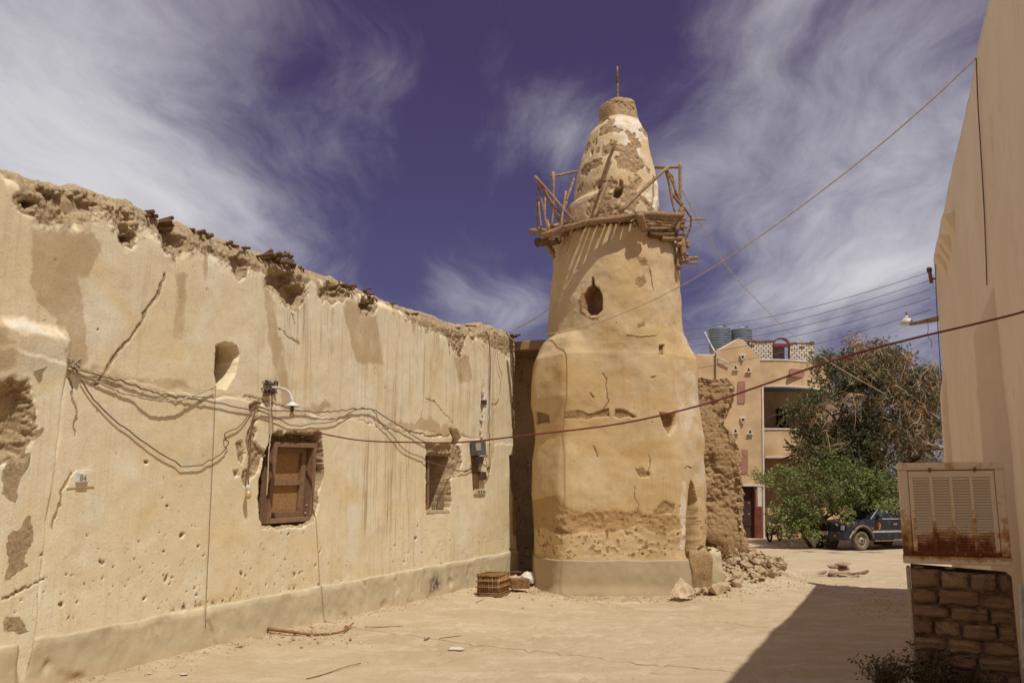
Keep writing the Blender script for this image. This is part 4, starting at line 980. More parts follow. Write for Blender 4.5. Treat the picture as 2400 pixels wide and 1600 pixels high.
for m_ in STONES: m_.materials.append(M['stone'])
STONES_D = [m_.copy() for m_ in STONES]
for m_ in STONES_D: m_.materials.clear(); m_.materials.append(M['stonedark'])
def put_stone(name, pos, size, parent=None, lib=STONES, rot=None, sc=None):
    o = bpy.data.objects.new(name, RNG.choice(lib)); COL.objects.link(o)
    o.location = tuple(float(v) for v in pos); o.rotation_euler = rot or (RNG.uniform(-.5, .5), RNG.uniform(-.5, .5), RNG.uniform(0, 6.28))
    s = sc or (1, RNG.uniform(.75, 1.1), RNG.uniform(.7, 1.1)); o.scale = tuple(size * v for v in s)
    if parent is not None:
        o.parent = parent; o.matrix_parent_inverse = Matrix.Translation(-root_loc(parent))
    return o
for (x, y, s) in [(725, 700, 40), (722, 790, 38), (720, 870, 40), (715, 950, 34), (722, 1010, 44), (705, 1080, 30), (695, 1160, 28), (690, 1215, 26), (682, 1270, 28), (668, 1340, 28), (655, 1395, 24), (228, 960, 26), (222, 1040, 28), (208, 1110, 26), (196, 1190, 28), (192, 1270, 30), (196, 1340, 30), (192, 1410, 34), (560, 1442, 24), (600, 1432, 20), (640, 1430, 20), (330, 655, 30), (430, 645, 34), (540, 638, 36), (640, 636, 32), (700, 650, 28)]:
    u, z = wz(*z5(x, y)); put_stone('stone', W(u, -0.10, z), s / 3.92 / 190 * 0.62, mosque)
for (x, y, s) in [(200, 790, 40), (270, 820, 40), (340, 790, 44), (420, 815, 36), (480, 790, 36), (480, 860, 34), (500, 940, 36), (470, 1030, 34), (470, 1120, 30), (455, 1210, 30), (440, 1300, 30), (300, 1420, 26)]:
    u, z = wz(*z6(x, y)); inside = y > 1320 and x < 400
    put_stone('stone', W(u, -0.22 if inside else -0.06, z), s / 4.613 / 150 * .62, mosque)
# palm-log ends sticking out of the wall top
for (x, y, n, L) in [(360, 500, 2, .22), (366, 494, 2, .2), (402, 517, 3, .26), (455, 534, 2, .2), (482, 543, 3, .24), (500, 556, 1, .2), (551, 572, 2, .2), (578, 580, 4, .22), (620, 600, 4, .3), (634, 596, 5, .4), (652, 602, 6, .42), (668, 604, 5, .35), (690, 614, 3, .25), (712, 626, 2, .2), (806, 664, 4, .3), (826, 672, 5, .3), (862, 684, 3, .3), (872, 696, 3, .25), (888, 700, 3, .25), (918, 710, 2, .22), (936, 724, 2, .2), (960, 730, 3, .22), (978, 732, 2, .22), (1055, 760, 2, .2), (1073, 764, 3, .25), (1110, 760, 1, .3), (1212, 785, 3, .3)]:
    for k in range(n):
        u, z = wz(x + RNG.uniform(-6, 6), y + RNG.uniform(-3, 5)); dirv = WN * RNG.uniform(.5, 1) + WD * RNG.uniform(-.2, .9) + V3(0, 0, RNG.uniform(-.1, .35))
        dirv /= np.linalg.norm(dirv); c = W(u, -0.14, z - 0.01)
        stick('log_end', c - dirv * .15, c + dirv * L * RNG.uniform(.3, .7), RNG.uniform(.016, .036), M['stickdark'], mosque, bend=.02, sides=7, n=4)

def metal(name, col, rough=.5, met=.0, spec=.4): return m_simple(name, col, .12, 9, rough, .15, spec, 50, met)
M['whitepaint'] = metal('white_enamel', (.62, .62, .60), .45)
M['meter'] = metal('grey_meter_case', (.13, .125, .15), .5); M['meterglass'] = metal('meter_window', (.45, .42, .36), .25)
M['cable_dark'] = metal('dark_cable', (.16, .11, .07), .6); M['cable_tan'] = metal('sun_bleached_cable', (.46, .38, .27), .6); M['cable_red'] = metal('red_cable', (.19, .035, .032), .55); M['cable_grey'] = metal('grey_wire', (.20, .17, .16), .5)
M['rope'] = metal('pale_rope', (.55, .45, .30), .8); M['rust'] = metal('rusty_iron', (.22, .09, .04), .85)
M['bulb'] = metal('dusty_bulb', (.52, .38, .20), .2, 0, .6); M['bakelite'] = metal('brown_bulb_holder', (.09, .05, .035), .4)
# wall lamp
lamp = thing('wall_lamp', 'white swan-neck enamel wall lamp with bulb above the boarded window', 'lamp', W(*[wz(632, 905)[0], 0, wz(632, 905)[1]]))
lp = [W(wz(628, 908)[0], -.02, wz(628, 908)[1])]
for (x, y, o) in [(645, 908, .10), (664, 911, .25), (677, 918, .34), (683, 932, .38), (685, 944, .39)]:
    u, z = wz(x, y, o); lp.append(W(u, o, z))
b = MB(); b.tube(smooth_path(lp, 24), 0.016, 8); b.build('arm', M['whitepaint'], lamp, True)
u, z = wz(685, 946, .39); lc = W(u, .39, z)
b = MB(); b.lathe([(.022, .025), (.035, .012), (.075, -.012), (.10, -.03), (.097, -.034), (.07, -.018), (.03, 0)], lc, 24); b.build('shade', M['whitepaint'], lamp, True)
b = MB(); b.lathe([(.015, -.005), (.022, -.02), (.022, -.09), (.018, -.10)], lc, 14); b.build('bulb_holder', M['bakelite'], lamp, True)
b = MB(); b.lathe([(.018, -.095), (.026, -.12), (.033, -.145), (.030, -.168), (.012, -.182)], lc, 14); b.build('bulb', M['bulb'], lamp, True)
hb = thing('hanging_bulb', 'small bare bulb hanging on a wire left of the boarded window', 'bulb', W(*[wz(579, 1150)[0], .06, wz(579, 1150)[1]]))
u, z = wz(579, 1146, .05); hc = W(u, .07, z)
b = MB(); b.lathe([(.012, .05), (.022, .03), (.024, 0), (.02, -.01)], hc, 12); b.build('bulb_holder', M['whitepaint'], hb, True)
b = MB(); b.lathe([(.02, -.012), (.034, -.05), (.038, -.075), (.03, -.10), (.01, -.115)], hc, 12); b.build('bulb', M['bulb'], hb, True)
b = MB(); b.tube(smooth_path([hc + V3(0, 0, .05)] + [W(wz(x, y, .05)[0], .05, wz(x, y, .05)[1]) for x, y in [(582, 1110), (586, 1060), (588, 1020), (592, 985), (600, 960)]], 30), .008, 6); b.build('wire', M['cable_dark'], hb, True)
# house number plate
pc = wz(195, 1119); plate = thing('number_plate', 'small white plate with a number at the left end of the long wall', 'sign', W(pc[0], .08, pc[1]))
pu = [wz(181, 1130, .05), wz(207, 1129, .05), wz(209, 1109, .05), wz(184, 1108, .05)]
wq('plate', pu, .02, .05, M['whitepaint'], plate, .004)
fc = bpy.data.curves.new('digits', 'FONT'); fc.body = '84'; fc.size = .082; fc.extrude = .0015; fc.align_x = 'CENTER'; fc.align_y = 'CENTER'
fo = bpy.data.objects.new('digits', fc); COL.objects.link(fo); bpy.context.view_layer.update()
dg = fo.evaluated_get(bpy.context.evaluated_depsgraph_get()); dme = bpy.data.meshes.new_from_object(dg); bpy.data.objects.remove(fo)
M['digit'] = metal('faded_green_paint', (.28, .25, .10), .7); dme.materials.clear(); dme.materials.append(M['digit'])
R_ = Matrix(((WD[0], 0, WN[0]), (WD[1], 0, WN[1]), (0, 1, 0)))
dme.transform(Matrix.Translation(Vector(W((pu[0][0] + pu[1][0]) / 2, .0525, (pu[0][1] + pu[2][1]) / 2))) @ R_.to_4x4())
obj('digits', dme, M['digit'], plate)
wq('chipped_plaster', wzs([(157, 1144), (222, 1140), (222, 1106), (210, 1100), (180, 1102), (166, 1118)], .02), -.03, .022, M['wall'], mosque, .006)
# electricity meter
mt = thing('electricity_meter', 'grey electricity meter on a wooden board near the far end of the long wall', 'meter', W(*[wz(1118, 1050)[0], .02, wz(1118, 1050)[1]]))
wq('board', wzs([z6(*p) for p in [(690, 1222), (748, 1222), (735, 850), (672, 850)]], .02), -.02, .025, M['log'], mt)
wq('case', wzs([z6(*p) for p in [(705, 862), (792, 858), (790, 698), (692, 700)]], .10), .02, .17, M['meter'], mt, .02)
wq('window', wzs([z6(*p) for p in [(722, 812), (768, 808), (766, 728), (716, 732)]], .17), .16, .178, M['meterglass'], mt, .006)
wq('terminal_cover', wzs([z6(*p) for p in [(738, 985), (765, 985), (792, 870), (718, 872)]], .06), .02, .10, M['meter'], mt, .01)
wq('fuse_box', wzs([z6(*p) for p in [(752, 1128), (822, 1125), (815, 1040), (765, 1035)]], .05), .0, .08, M['bakelite'], mt, .008)
sk = thing('socket_plate', 'cream three-hole outlet plate on the wall under the meter', 'outlet', W(*[wz(*z6(760, 1250))[0], .02, wz(*z6(760, 1250))[1]]))
wq('plate', wzs([z6(*p) for p in [(700, 1282), (825, 1280), (818, 1226), (705, 1228)]], .03), -.02, .035, M['cement'], sk, .01)
for q in (750, 776, 804): wq('hole', wzs([z6(q - 7, 1268), z6(q + 7, 1268), z6(q + 7, 1240), z6(q - 7, 1240)], .035), .02, .037, M['bakelite'], sk)
wq('socket_hole', wzs([z6(786, 314), z6(834, 314), z6(834, 262), z6(786, 262)], .02), -.05, .022, M['bakelite'], mosque)

# ------------------------------------------------------------------ cables
def wall_cable(name, label, pts, mat, r, off=0.035, n=60, wob=0.008, grp=None):
    P = []
    for i, p in enumerate(pts):
        o = p[2] if len(p) > 2 else off
        u, z = wz(p[0], p[1], o); P.append(W(u, o, z))
    P = smooth_path(P, n); rr = np.random.RandomState(len(pts) * 7 + int(pts[0][0]))
    P = P + np.array([WD * a + V3(0, 0, c) for a, c in rr.normal(0, wob, (len(P), 2))]) * np.sin(np.linspace(0, math.pi, len(P)))[:, None]
    V, Fc = tube_geo(P, r * .72, 6); o = pyobj(name, V, Fc, mat, None, True); tag(o, label, 'cable', grp); return o
wall_cable('wall_cable', 'thick tan cable sagging from the corner hole to the niche', [(165, 868), (210, 885), (250, 905), (300, 925), (360, 937, .08), (410, 938, .08), (450, 928, .06), (505, 905)], M['cable_tan'], .013)
wall_cable('wall_cable', 'dark cable running from the corner hole past the lamp', [(172, 862), (230, 878), (300, 898), (360, 918), (420, 930), (480, 938), (560, 955), (620, 965)], M['cable_dark'], .010)
wall_cable('wall_cable', 'dark cable hanging in a deep loop below the niche', [(190, 890), (220, 935), (270, 985), (330, 1030), (400, 1075), (440, 1093), (480, 1085), (520, 1060), (535, 1040), (527, 1018), (560, 1000), (580, 975), (592, 955)], M['cable_dark'], .009)
wall_cable('wall_cable', 'thin pale wire stretched from the corner hole to the niche', [(180, 858), (260, 880), (360, 915), (505, 912)], M['rope'], .006)
wall_cable('wall_cable', 'dark cable along the wall from the lamp to the far window', [(600, 950), (640, 962), (700, 962), (760, 965), (800, 962), (850, 958), (878, 962), (900, 975), (940, 1000), (985, 1030), (1010, 1038)], M['cable_dark'], .011, .045)
wall_cable('wall_cable', 'looping dark cable crossing below the wall lamp', [(605, 960), (650, 980), (690, 998), (740, 992), (790, 985), (830, 962), (875, 962), (890, 990), (920, 1020), (950, 1055), (990, 1072), (1000, 1080), (1052, 1095)], M['cable_dark'], .009, .04)
wall_cable('wall_cable', 'vertical pale conduit beside the boarded window', [(633, 928), (634, 970), (635, 1010), (630, 1060), (628, 1110), (625, 1160)], M['rope'], .011, .05, wob=.003)
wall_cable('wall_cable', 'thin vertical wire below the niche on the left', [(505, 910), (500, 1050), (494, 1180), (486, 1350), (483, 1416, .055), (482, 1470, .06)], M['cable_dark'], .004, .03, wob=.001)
wall_cable('wall_cable', 'short dark cable from the far window to the meter', [(1052, 1095), (1078, 1103), (1098, 1100), (1110, 1092)], M['cable_dark'], .010, .04)
for i, (a, lab) in enumerate([([(1150, 790), (1151, 850), (1150, 920), (1152, 980), (1151, 1040), (1152, 1075), (1145, 1082), (1130, 1075)], 'leftmost pale cable hanging from the roof to the meter'), ([(1156, 790), (1158, 860), (1157, 940), (1158, 1000), (1157, 1060)], 'middle pale cable hanging from the roof by the meter'), ([(1163, 795), (1168, 850), (1176, 880), (1172, 920), (1165, 935), (1155, 935)], 'rightmost pale cable with a loose loop by the meter'), ([(1140, 775), (1146, 800), (1149, 860), (1146, 1000), (1148, 1100), (1135, 1125)], 'dark cable dropping from the roof behind the meter')]):
    wall_cable('drop_cable', lab, a, M['cable_dark' if i == 3 else 'rope'], .011, .04, wob=.005)
# dark rag of wires at the corner hole
b = MB()
for k in range(16):
    c = wz(160 + RNG.uniform(-8, 10), 855 + RNG.uniform(-6, 10)); p = [W(c[0] + RNG.uniform(-.05, .07), .03 + RNG.uniform(0, .06), c[1] + RNG.uniform(-.05, .05)) for _ in range(4)]
    b.tube(smooth_path(p, 14), .005, 5)
tag(b.build('wire_tangle', M['cable_tan'], None, True), 'tangle of loose wire ends at the left corner of the wall', 'wire')
b = MB()
for k in range(22):
    c = wz(630 + RNG.uniform(-12, 14), 908 + RNG.uniform(-10, 12)); p = [W(c[0] + RNG.uniform(-.08, .1), -.02 + RNG.uniform(0, .09), c[1] + RNG.uniform(-.06, .06)) for _ in range(4)]
    b.tube(smooth_path(p, 12), .007, 5)
tag(b.build('wire_tangle', M['cable_dark'], None, True), 'dark tangle of old wiring where the wall lamp is fixed', 'wire')

def span(name, label, P0, P1, pix, mat, r, grp=None, n=70):
    """an overhead cable in the vertical plane through P0 and P1; pix gives its sag"""
    P0 = np.asarray(P0, float); P1 = np.asarray(P1, float); h = P1 - P0; h[2] = 0; nn = np.array([h[1], -h[0], 0]); nn /= np.linalg.norm(nn)
    pts = [P0]
    for (x, y) in pix:
        rr = ray(x, y); t = ((P0 - CAM) @ nn) / (rr @ nn); pts.append(CAM + rr * t)
    pts.append(P1)
    V, Fc = tube_geo(smooth_path(pts, n), r, 6); o = pyobj(name, V, Fc, mat, None, True); return tag(o, label, 'cable', grp)
def wpt(px, py, off): u, z = wz(px, py, off); return W(u, off, z)
def fpt(px, py, off=0.02): s, z = on_facade(px, py, off); return F(s, off, z)
span('overhead_cable', 'thick dark red cable stretched across the whole lane in front of the minaret', wpt(735, 1012, .05), fpt(2470, 702), [(840, 1031), (960, 1036), (1080, 1036), (1230, 1020), (1450, 993), (1640, 950), (1785, 903), (1930, 852), (2100, 803), (2290, 758), (2400, 730)], M['cable_red'], .0095)
span('overhead_cable', 'thin pale cable rising from the wall corner to the top of the right-hand house', wpt(1213, 788, .0), fpt(2287, 137), [(1330, 775), (1450, 738), (1600, 668), (1750, 575), (1900, 467), (2050, 350), (2180, 238)], M['rope'], .0075)
span('overhead_cable', 'pale rope from the wall corner up to the balcony pole', wpt(1192, 779, .0), at(1462, 505, TY - 1.5), [(1260, 742), (1330, 688), (1400, 608)], M['rope'], .009)
span('overhead_cable', 'thin pale cable from the balcony down into the tall tree', at(1590, 430, TY - .6), at(2078, 925, 31.0), [(1640, 522), (1700, 620), (1780, 710), (1860, 785), (1960, 858)], M['rope'], .010)
for k, (yl, yr, lab) in enumerate([(777, 638, 'uppermost'), (800, 657, 'second'), (815, 678, 'third'), (834, 698, 'fourth'), (868, 725, 'lowest')]):
    P0 = V3(TX + 1.10 + 0.12 * (k > 2), TY + .6, at(1600, yl + 6, TY + .6)[2]); P1 = F(0.02, .10, float(at(2183, yr, FC[1])[2]))
    span('power_line', lab + ' of the five wires from the minaret to the right-hand house', P0, P1, [(1760, yl * .724 + yr * .276 + 12), (1900, yl * .484 + yr * .516 + 15), (2040, yl * .243 + yr * .757 + 10)], M['cable_grey'], .0055)

# ------------------------------------------------------------------ house on the right with its shaded facade
def mat_facade():
    g = G('sand_coloured_render'); a = g.noise(.7, 5, .6); b = g.noise(5, 5, .6); st = g.noise(6, 4, .6, stretch=(1, 1, .08)); c = g.noise(70, 3)
    col = g.mix(g.ramp(a, .35, .66), (.87, .75, .56), (.83, .69, .50)); col = g.mix(g.ramp(st, .5, .68, 0, .14), col, (.60, .44, .27)); col = g.mix(g.ramp(g.noise(1.6, 8, .68), .52, .62, 0, .35), col, (.86, .77, .60)); col = g.mix(g.ramp(g.noise(2.7, 8, .7), .58, .70, 0, .45), col, (.58, .44, .29)); col = g.mix(g.ramp(b, .55, .75, 0, .3), col, (.76, .63, .46))
    return g.fin(col, .93, g.bump(g.math('ADD', b, g.math('MULTIPLY', c, .4)), .35, .01), spec=.1)
M['facade'] = mat_facade()
rh = thing('plain_house', 'tall plain sand-coloured house wall in shade at the right edge', 'building', F(8, -2, 0))
HR = 6.05
def facade():
    s = np.concatenate([np.linspace(0, 12, 150), np.linspace(12.5, 34, 30)]); z = np.linspace(-.2, 1, 2); z = np.linspace(-.2, HR, 80)
    S, Z = np.meshgrid(s, z); Z = Z + sstep(5, HR, Z) * (0.10 * fbm(S, 0, 0, .5, 3, 300) + .066 * np.clip(S, 0, 10)); D = .025 * fbm(S, Z, 0, .6, 3, 301) + .02 * sstep(2.2, .0, S) * np.sin(Z * .9) + .012 * fbm(S, Z, 2, 2.5, 4, 303)
    D = D - .05 * sstep(.10, 0, S)
    top = np.vstack([S[-1]] * 3); Dt = np.stack([D[-1] - .06, D[-1] - .3, np.full(len(s), -9.0)]); Zt = np.stack([Z[-1] + .02, Z[-1] + .0, Z[-1] - .05])
    S = np.vstack([S, top]); D = np.vstack([D, Dt]); Z = np.vstack([Z, Zt])
    P = FC - WD * S[..., None] - WN * D[..., None] + V3(0, 0, 1) * Z[..., None]
    obj('wall', np_mesh('wall', P, grid_quads(*S.shape)), M['facade'], rh)
    b = MB(); Q = [F(.0, -.05, -.2), F(.0, -9, -.2), F(.3, -9, -.2), F(.3, -.05, -.2)]; b.prism(Q, V3(0, 0, HR + .1)); b.build('end_wall', M['facade'], rh)
    b = MB(); Q = [F(34, -.05, -.2), F(34, -9, -.2), F(33.7, -9, -.2), F(33.7, -.05, -.2)]; b.prism(Q, V3(0, 0, HR + .3)); b.build('end_wall', M['facade'], rh)
facade()
# sunlit blunt merlons along the roof edge
for (x, y, s_) in [(2192, 603, .30), (2199, 578, .22), (2202, 556, .20), (2210, 512, .34)]:
    s, z = on_facade(x + 6, y + 6, .10); b = MB(); c = F(s, .07, z)
    P = [F(s - s_ / 2, .0, z - .28), F(s + s_ / 2, .0, z - .28), F(s + s_ / 2, -.25, z - .28), F(s - s_ / 2, -.25, z - .28), F(s - s_ * .7, .16, z + .05), F(s + s_ * .7, .16, z + .05), F(s + s_ * .7, -.25, z + .05), F(s - s_ * .7, -.25, z + .05)]
    b.box8(P); b.build('merlon', M['facade'], rh, bevel=.02)
def buttress(px, ptop, pslope, wid, out, name='buttress'):
    s0, zt = on_facade(px, ptop); _, zs = on_facade(px + 20, pslope)
    b = MB(); prof = [(0.0, zt), (out, zs), (out + .04, -.1), (-.05, -.1), (-.05, zt)]
    P = [F(s0 - wid, w, z) for w, z in prof]; b.prism(P, -WD * wid * 1.0 * 1 - WD * wid)
    return b.build(name, M['facade'], rh, bevel=.02)
buttress(2325, 672, 780, .20, .26); buttress(2214, 865, 905, .18, .10)
# cables on the facade
def fcable(label, pts, mat, r, off=.03):
    P = [fpt(x, y, off) for x, y in pts]; V, Fc = tube_geo(smooth_path(P, 50), r, 6); tag(pyobj('facade_cable', V, Fc, mat, None, True), label, 'cable')
fcable('thin wire running down the right-hand facade from the roof to the buttress', [(2288, 137), (2292, 240), (2298, 340), (2306, 480), (2311, 600), (2313, 668)], M['cable_dark'], .007)
fcable('thin wire running down the far end of the right-hand facade', [(2193, 618), (2194, 680), (2199, 780), (2206, 880), (2209, 900), (2216, 960), (2222, 1010)], M['cable_dark'], .008)
fcable('hanging wire beside the near buttress of the right-hand facade', [(2322, 860), (2328, 960), (2333, 1060), (2338, 1080)], M['cable_dark'], .006)
# insulator bracket and lamp arm at the far corner
br = thing('insulator_bracket', 'small rusty insulator bracket at the far corner of the right-hand house', 'bracket', F(.0, .05, float(at(2186, 650, FC[1])[2])))
zb0 = float(at(2186, 633, FC[1])[2]); zb1 = float(at(2186, 664, FC[1])[2])
b = MB(); b.tube([F(.05, .06, zb1), F(.05, .08, zb0)], .035, 8); b.build('post', M['rust'], br, True)
b = MB(); b.lathe([(.03, -.05), (.055, -.02), (.04, 0), (.055, .02), (.03, .05)], F(.05, .08, zb0), 12); b.build('insulator', M['bakelite'], br, True)
b = MB(); b.tube([F(.05, -.03, zb1 + .08), F(.05, .09, zb1 + .08)], .02, 6); b.build('strap', M['rust'], br, True)
la = thing('street_lamp', 'white dome lamp on a wooden arm at the far corner of the right-hand house', 'lamp', F(0, .3, float(at(2150, 755, FC[1])[2])))
a0 = F(.0, -.02, float(at(2188, 746, FC[1])[2])); a1 = at(2132, 760, FC[1] + .25)
v = a1 - a0; v /= np.linalg.norm(v); up = np.cross(v, WD); 
b = MB(); P = [a0 + V3(0, 0, -.05) - WD * .02, a1 + V3(0, 0, -.02) - WD * .02, a1 + V3(0, 0, .02) - WD * .02, a0 + V3(0, 0, .05) - WD * .02]; b.prism(P, WD * .07); b.build('arm', M['stick'], la)
b = MB(); c = at(2126, 757, FC[1] + .27)
b.lathe([(.005, .15), (.03, .14), (.03, .10), (.07, .085), (.11, .04), (.125, -.015), (.115, -.02), (.01, .0)], c, 18); b.build('dome', M['whitepaint'], la, True)
b = MB(); b.tube([c + V3(0, 0, .12), c + V3(0, 0, .22)], .018, 8); b.build('stem', M['rust'], la, True)
b = MB(); e = at(2174, 752, FC[1]); b.tube(smooth_path([e, e + V3(.0, 0, -.15), e + V3(-.02, 0, -.28), e + V3(.04, 0, -.38), e + V3(.03, 0, -.5)], 20), .006, 5); b.build('loose_wire', M['cable_grey'], la, True)
# white drain pipe
pp = [F(9.15, .10, 1.0), F(9.15, .10, .45), F(9.1, .14, .1)]
b = MB(); b.tube(smooth_path([at(2396, 1372, 9.3), at(2398, 1420, 9.3), at(2402, 1500, 9.25), at(2406, 1580, 9.2)], 16), .035, 10); tag(b.build('drain_pipe', M['whitepaint'], None, True), 'short white plastic drain pipe at the right edge beside the block pillar', 'pipe')

# ------------------------------------------------------------------ block pillar and air cooler
def mat_block():
    g = G('rough_sandstone_block'); a = g.noise(9, 5, .65); b = g.noise(45, 5, .7); c = g.voro(60)
    base = g.mix(g.objrand(), (.80, .52, .29), (.48, .28, .155))
    col = g.mix(g.ramp(a, .35, .7), base, (.52, .34, .19)); col = g.mix(g.ramp(b, .54, .66), col, (.74, .60, .42)); col = g.mix(g.ramp(g.noise(2.2, 4, .6), .54, .70, 0, .65), col, (.17, .105, .07))
    return g.fin(col, .96, g.bump(g.math('ADD', b, g.math('MULTIPLY', c, .5)), 1.0, .02), spec=.05)
M['block'] = mat_block(); M['mortar'] = m_simple('dark_mud_mortar', (.25, .17, .11), .35, 12, .97, .7, .05, 70)
AY = 8.05
cw = .85; AN = np.array([math.cos(math.radians(-24)), math.sin(math.radians(-24)), 0.0]); AD = np.array([-AN[1], AN[0], 0.0])
CC = at(2110, 1200, 8.2) * V3(1, 1, 0) + AN * cw / 2          # cooler and pillar stand square to the facade
def loc(x, y, z): return CC + AN * x + AD * y + V3(0, 0, z)
z_tray = float(at(2245, 1322, AY)[2]); z_top = float(at(2245, 1083, AY)[2])
pil = thing('block_pillar', 'rough stone-block pillar carrying the rusty air cooler', 'pillar', loc(0, .25, 0))
zpt = z_tray - .02
b = MB(); hw = cw / 2 - .012
P = [loc(-hw + .035, .03, -.15), loc(hw - .0, .03, -.15), loc(hw - .0, .62, -.15), loc(-hw + .035, .62, -.15)]; P2 = [p * V3(1, 1, 0) + V3(0, 0, h_) for p, h_ in zip(P, (zpt - .02, zpt - .07, zpt - .07, zpt - .02))]; b.box8(P + P2); b.build('mortar_core', M['mortar'], pil)
def block_mesh(seed):
    rr = random.Random(seed); bm = bmesh.new(); bmesh.ops.create_cube(bm, size=1.0); bmesh.ops.subdivide_edges(bm, edges=bm.edges[:], cuts=4, use_grid_fill=True)
    for v in bm.verts:
        r_ = sum(1 for q in v.co if abs(q) > .49); k = 1 - .05 * (r_ - 1) * rr.uniform(.2, 1.4)
        v.co = Vector((v.co.x * k, v.co.y * k, v.co.z * k)) + Vector((rr.uniform(-.025, .025), rr.uniform(-.09, .09), rr.uniform(-.05, .05)))
    me = bpy.data.meshes.new('block'); bm.to_mesh(me); bm.free(); me.materials.append(M['block'])
    for p in me.polygons: p.use_smooth = True
    return me
BLK = [block_mesh(i) for i in range(6)]
rows = [1332, 1376, 1415, 1452, 1490, 1527, 1563, 1598, 1632]
for r in range(8):
    z1_ = float(at(2250, rows[r], AY)[2]); z0_ = float(at(2250, rows[r + 1], AY)[2]); h = z1_ - z0_ - .018; x = -hw + .03; first = True
    while x < hw - .05:
        L = RNG.uniform(.20, .36) * (.6 if (first and r % 2) else 1); L = min(L, hw - x)
        if hw - (x + L) < .09: L = hw - x
        drop = .10 * (x + L / 2 + hw) / (2 * hw) * .35
        o = bpy.data.objects.new('stone_block', RNG.choice(BLK)); COL.objects.link(o); o.parent = pil; o.matrix_parent_inverse = Matrix.Translation(-pil.location)
        c = loc(x + L / 2, .085 + RNG.uniform(-.012, .012), (z0_ + z1_) / 2 - drop + RNG.uniform(-.005, .005)); o.location = tuple(c); o.scale = (L - .02, .2, h * RNG.uniform(.86, 1.0)); o.rotation_euler = (0, RNG.uniform(-.015, .04), math.radians(-24) + RNG.uniform(-.02, .02))
        x += L + .004; first = False
wq_ = MB(); P = [loc(-hw + .0, .02, -.1), loc(-hw + .03, .02, -.1), loc(-hw + .03, .34, -.1), loc(-hw + .0, .34, -.1)]
wq_.box8(P + [p * V3(1, 1, 0) + V3(0, 0, zpt - .02) for p in P]); o = wq_.build('side_render', M['cement'], pil, bevel=.006)
set_attr(o.data, 'smudge', np.zeros(len(o.data.vertices))); set_attr(o.data, 'dust', np.full(len(o.data.vertices), .5))
for (x, w, dz) in ((-.30, .06, .0), (-.05, .075, -.004)):
    put_stone('packing_stone', loc(x, .04, zpt - .012 + dz), .06, pil, rot=(0, 0, .2), sc=(1, .8, .42))

def mat_rust():
    g = G('rusted_cream_enamel'); a = g.noise(7, 6, .68); b = g.noise(26, 5, .7); c = g.noise(90, 3)
    g2 = g.attr('rust')
    f = g.math('ADD', g.math('ADD', g.math('MULTIPLY', a, .75), g.math('MULTIPLY', b, .35)), g2)
    col = g.mix(g.ramp(f, .70, .80), (.74, .62, .43), (.55, .33, .14)); col = g.mix(g.ramp(f, .80, .98), col, (.20, .068, .025)); col = g.mix(g.ramp(f, 1.02, 1.3), col, (.085, .028, .017))
    col = g.mix(g.math('MULTIPLY', g.ramp(f, 1.05, 1.15), g.ramp(b, .58, .66)), col, (.42, .33, .24)); col = g.mix(g.ramp(c, .4, .8, 0, .18), col, (.2, .14, .08))
    return g.fin(col, g.ramp(f, .7, .9, .55, .95), g.bump(g.math('MULTIPLY', b, g.ramp(f, .7, .9)), .6, .004), spec=.25)
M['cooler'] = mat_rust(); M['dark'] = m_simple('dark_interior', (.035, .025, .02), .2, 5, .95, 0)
ac = thing('air_cooler', 'rusty cream evaporative air cooler with four louvre columns on the block pillar', 'air cooler', loc(0, .4, z_tray))
def rbox(name, x0, x1, y0, y1, z0, z1, rust, bevel=.006, parent=ac, cap_only=False):
    b = MB(); P = [loc(x0, y0, z0), loc(x1, y0, z0), loc(x1, y1, z0), loc(x0, y1, z0)]; b.box8(P + [p * V3(1, 1, 0) + V3(0, 0, z1) for p in P]); o = b.build(name, M['cooler'], parent, bevel=bevel)
    vz = np.array([v.co.z for v in o.data.vertices]); set_attr(o.data, 'rust', rust(vz) if callable(rust) else np.full(len(vz), float(rust))); return o
hw = cw / 2; zt_, zl_ = z_top, z_tray
rbox('top_cap', -hw - .008, hw + .008, -.015, .80, zt_ - .068, zt_, lambda z: .13 + .0 * z, .022)
rbox('bottom_tray', -hw - .006, hw + .004, -.015, .80, zl_, zl_ + .075, lambda z: .10 + .5 * sstep(zl_ + .05, zl_ + .08, z), .012)
rbox('corner_post', -hw, -hw + .085, 0, .08, zl_ + .07, zt_ - .066, lambda z: .0 + .45 * sstep(zl_ + .22, zl_ + .05, z), .012)
rbox('corner_post', hw - .075, hw, 0, .08, zl_ + .07, zt_ - .066, lambda z: .0 + .4 * sstep(zl_ + .16, zl_ + .05, z), .012)
rbox('side_panel', -hw + .004, -hw + .014, .08, .78, zl_ + .07, zt_ - .066, .1); rbox('side_panel', hw - .014, hw - .004, .08, .78, zl_ + .07, zt_ - .066, .1); rbox('back_panel', -hw + .014, hw - .014, .765, .78, zl_ + .07, zt_ - .066, .1)
px0, px1 = -hw + .088, hw - .078; pz0, pz1 = zl_ + .078, zt_ - .074
rs_ = lambda z: .02 + .42 * sstep(pz0 + .38, pz0, z)
ft = .05
rbox('panel_frame', px0, px1, -.004, .012, pz1 - .058, pz1, .0, .004); rbox('panel_frame', px0, px1, -.004, .012, pz0, pz0 + .03, .55, .004)
rbox('panel_frame', px0, px0 + .036, -.004, .012, pz0 + .03, pz1 - .058, lambda z: .35 * sstep(pz0 + .12, pz0, z), .004); rbox('panel_frame', px1 - .036, px1, -.004, .012, pz0 + .03, pz1 - .058, lambda z: .35 * sstep(pz0 + .12, pz0, z), .004)
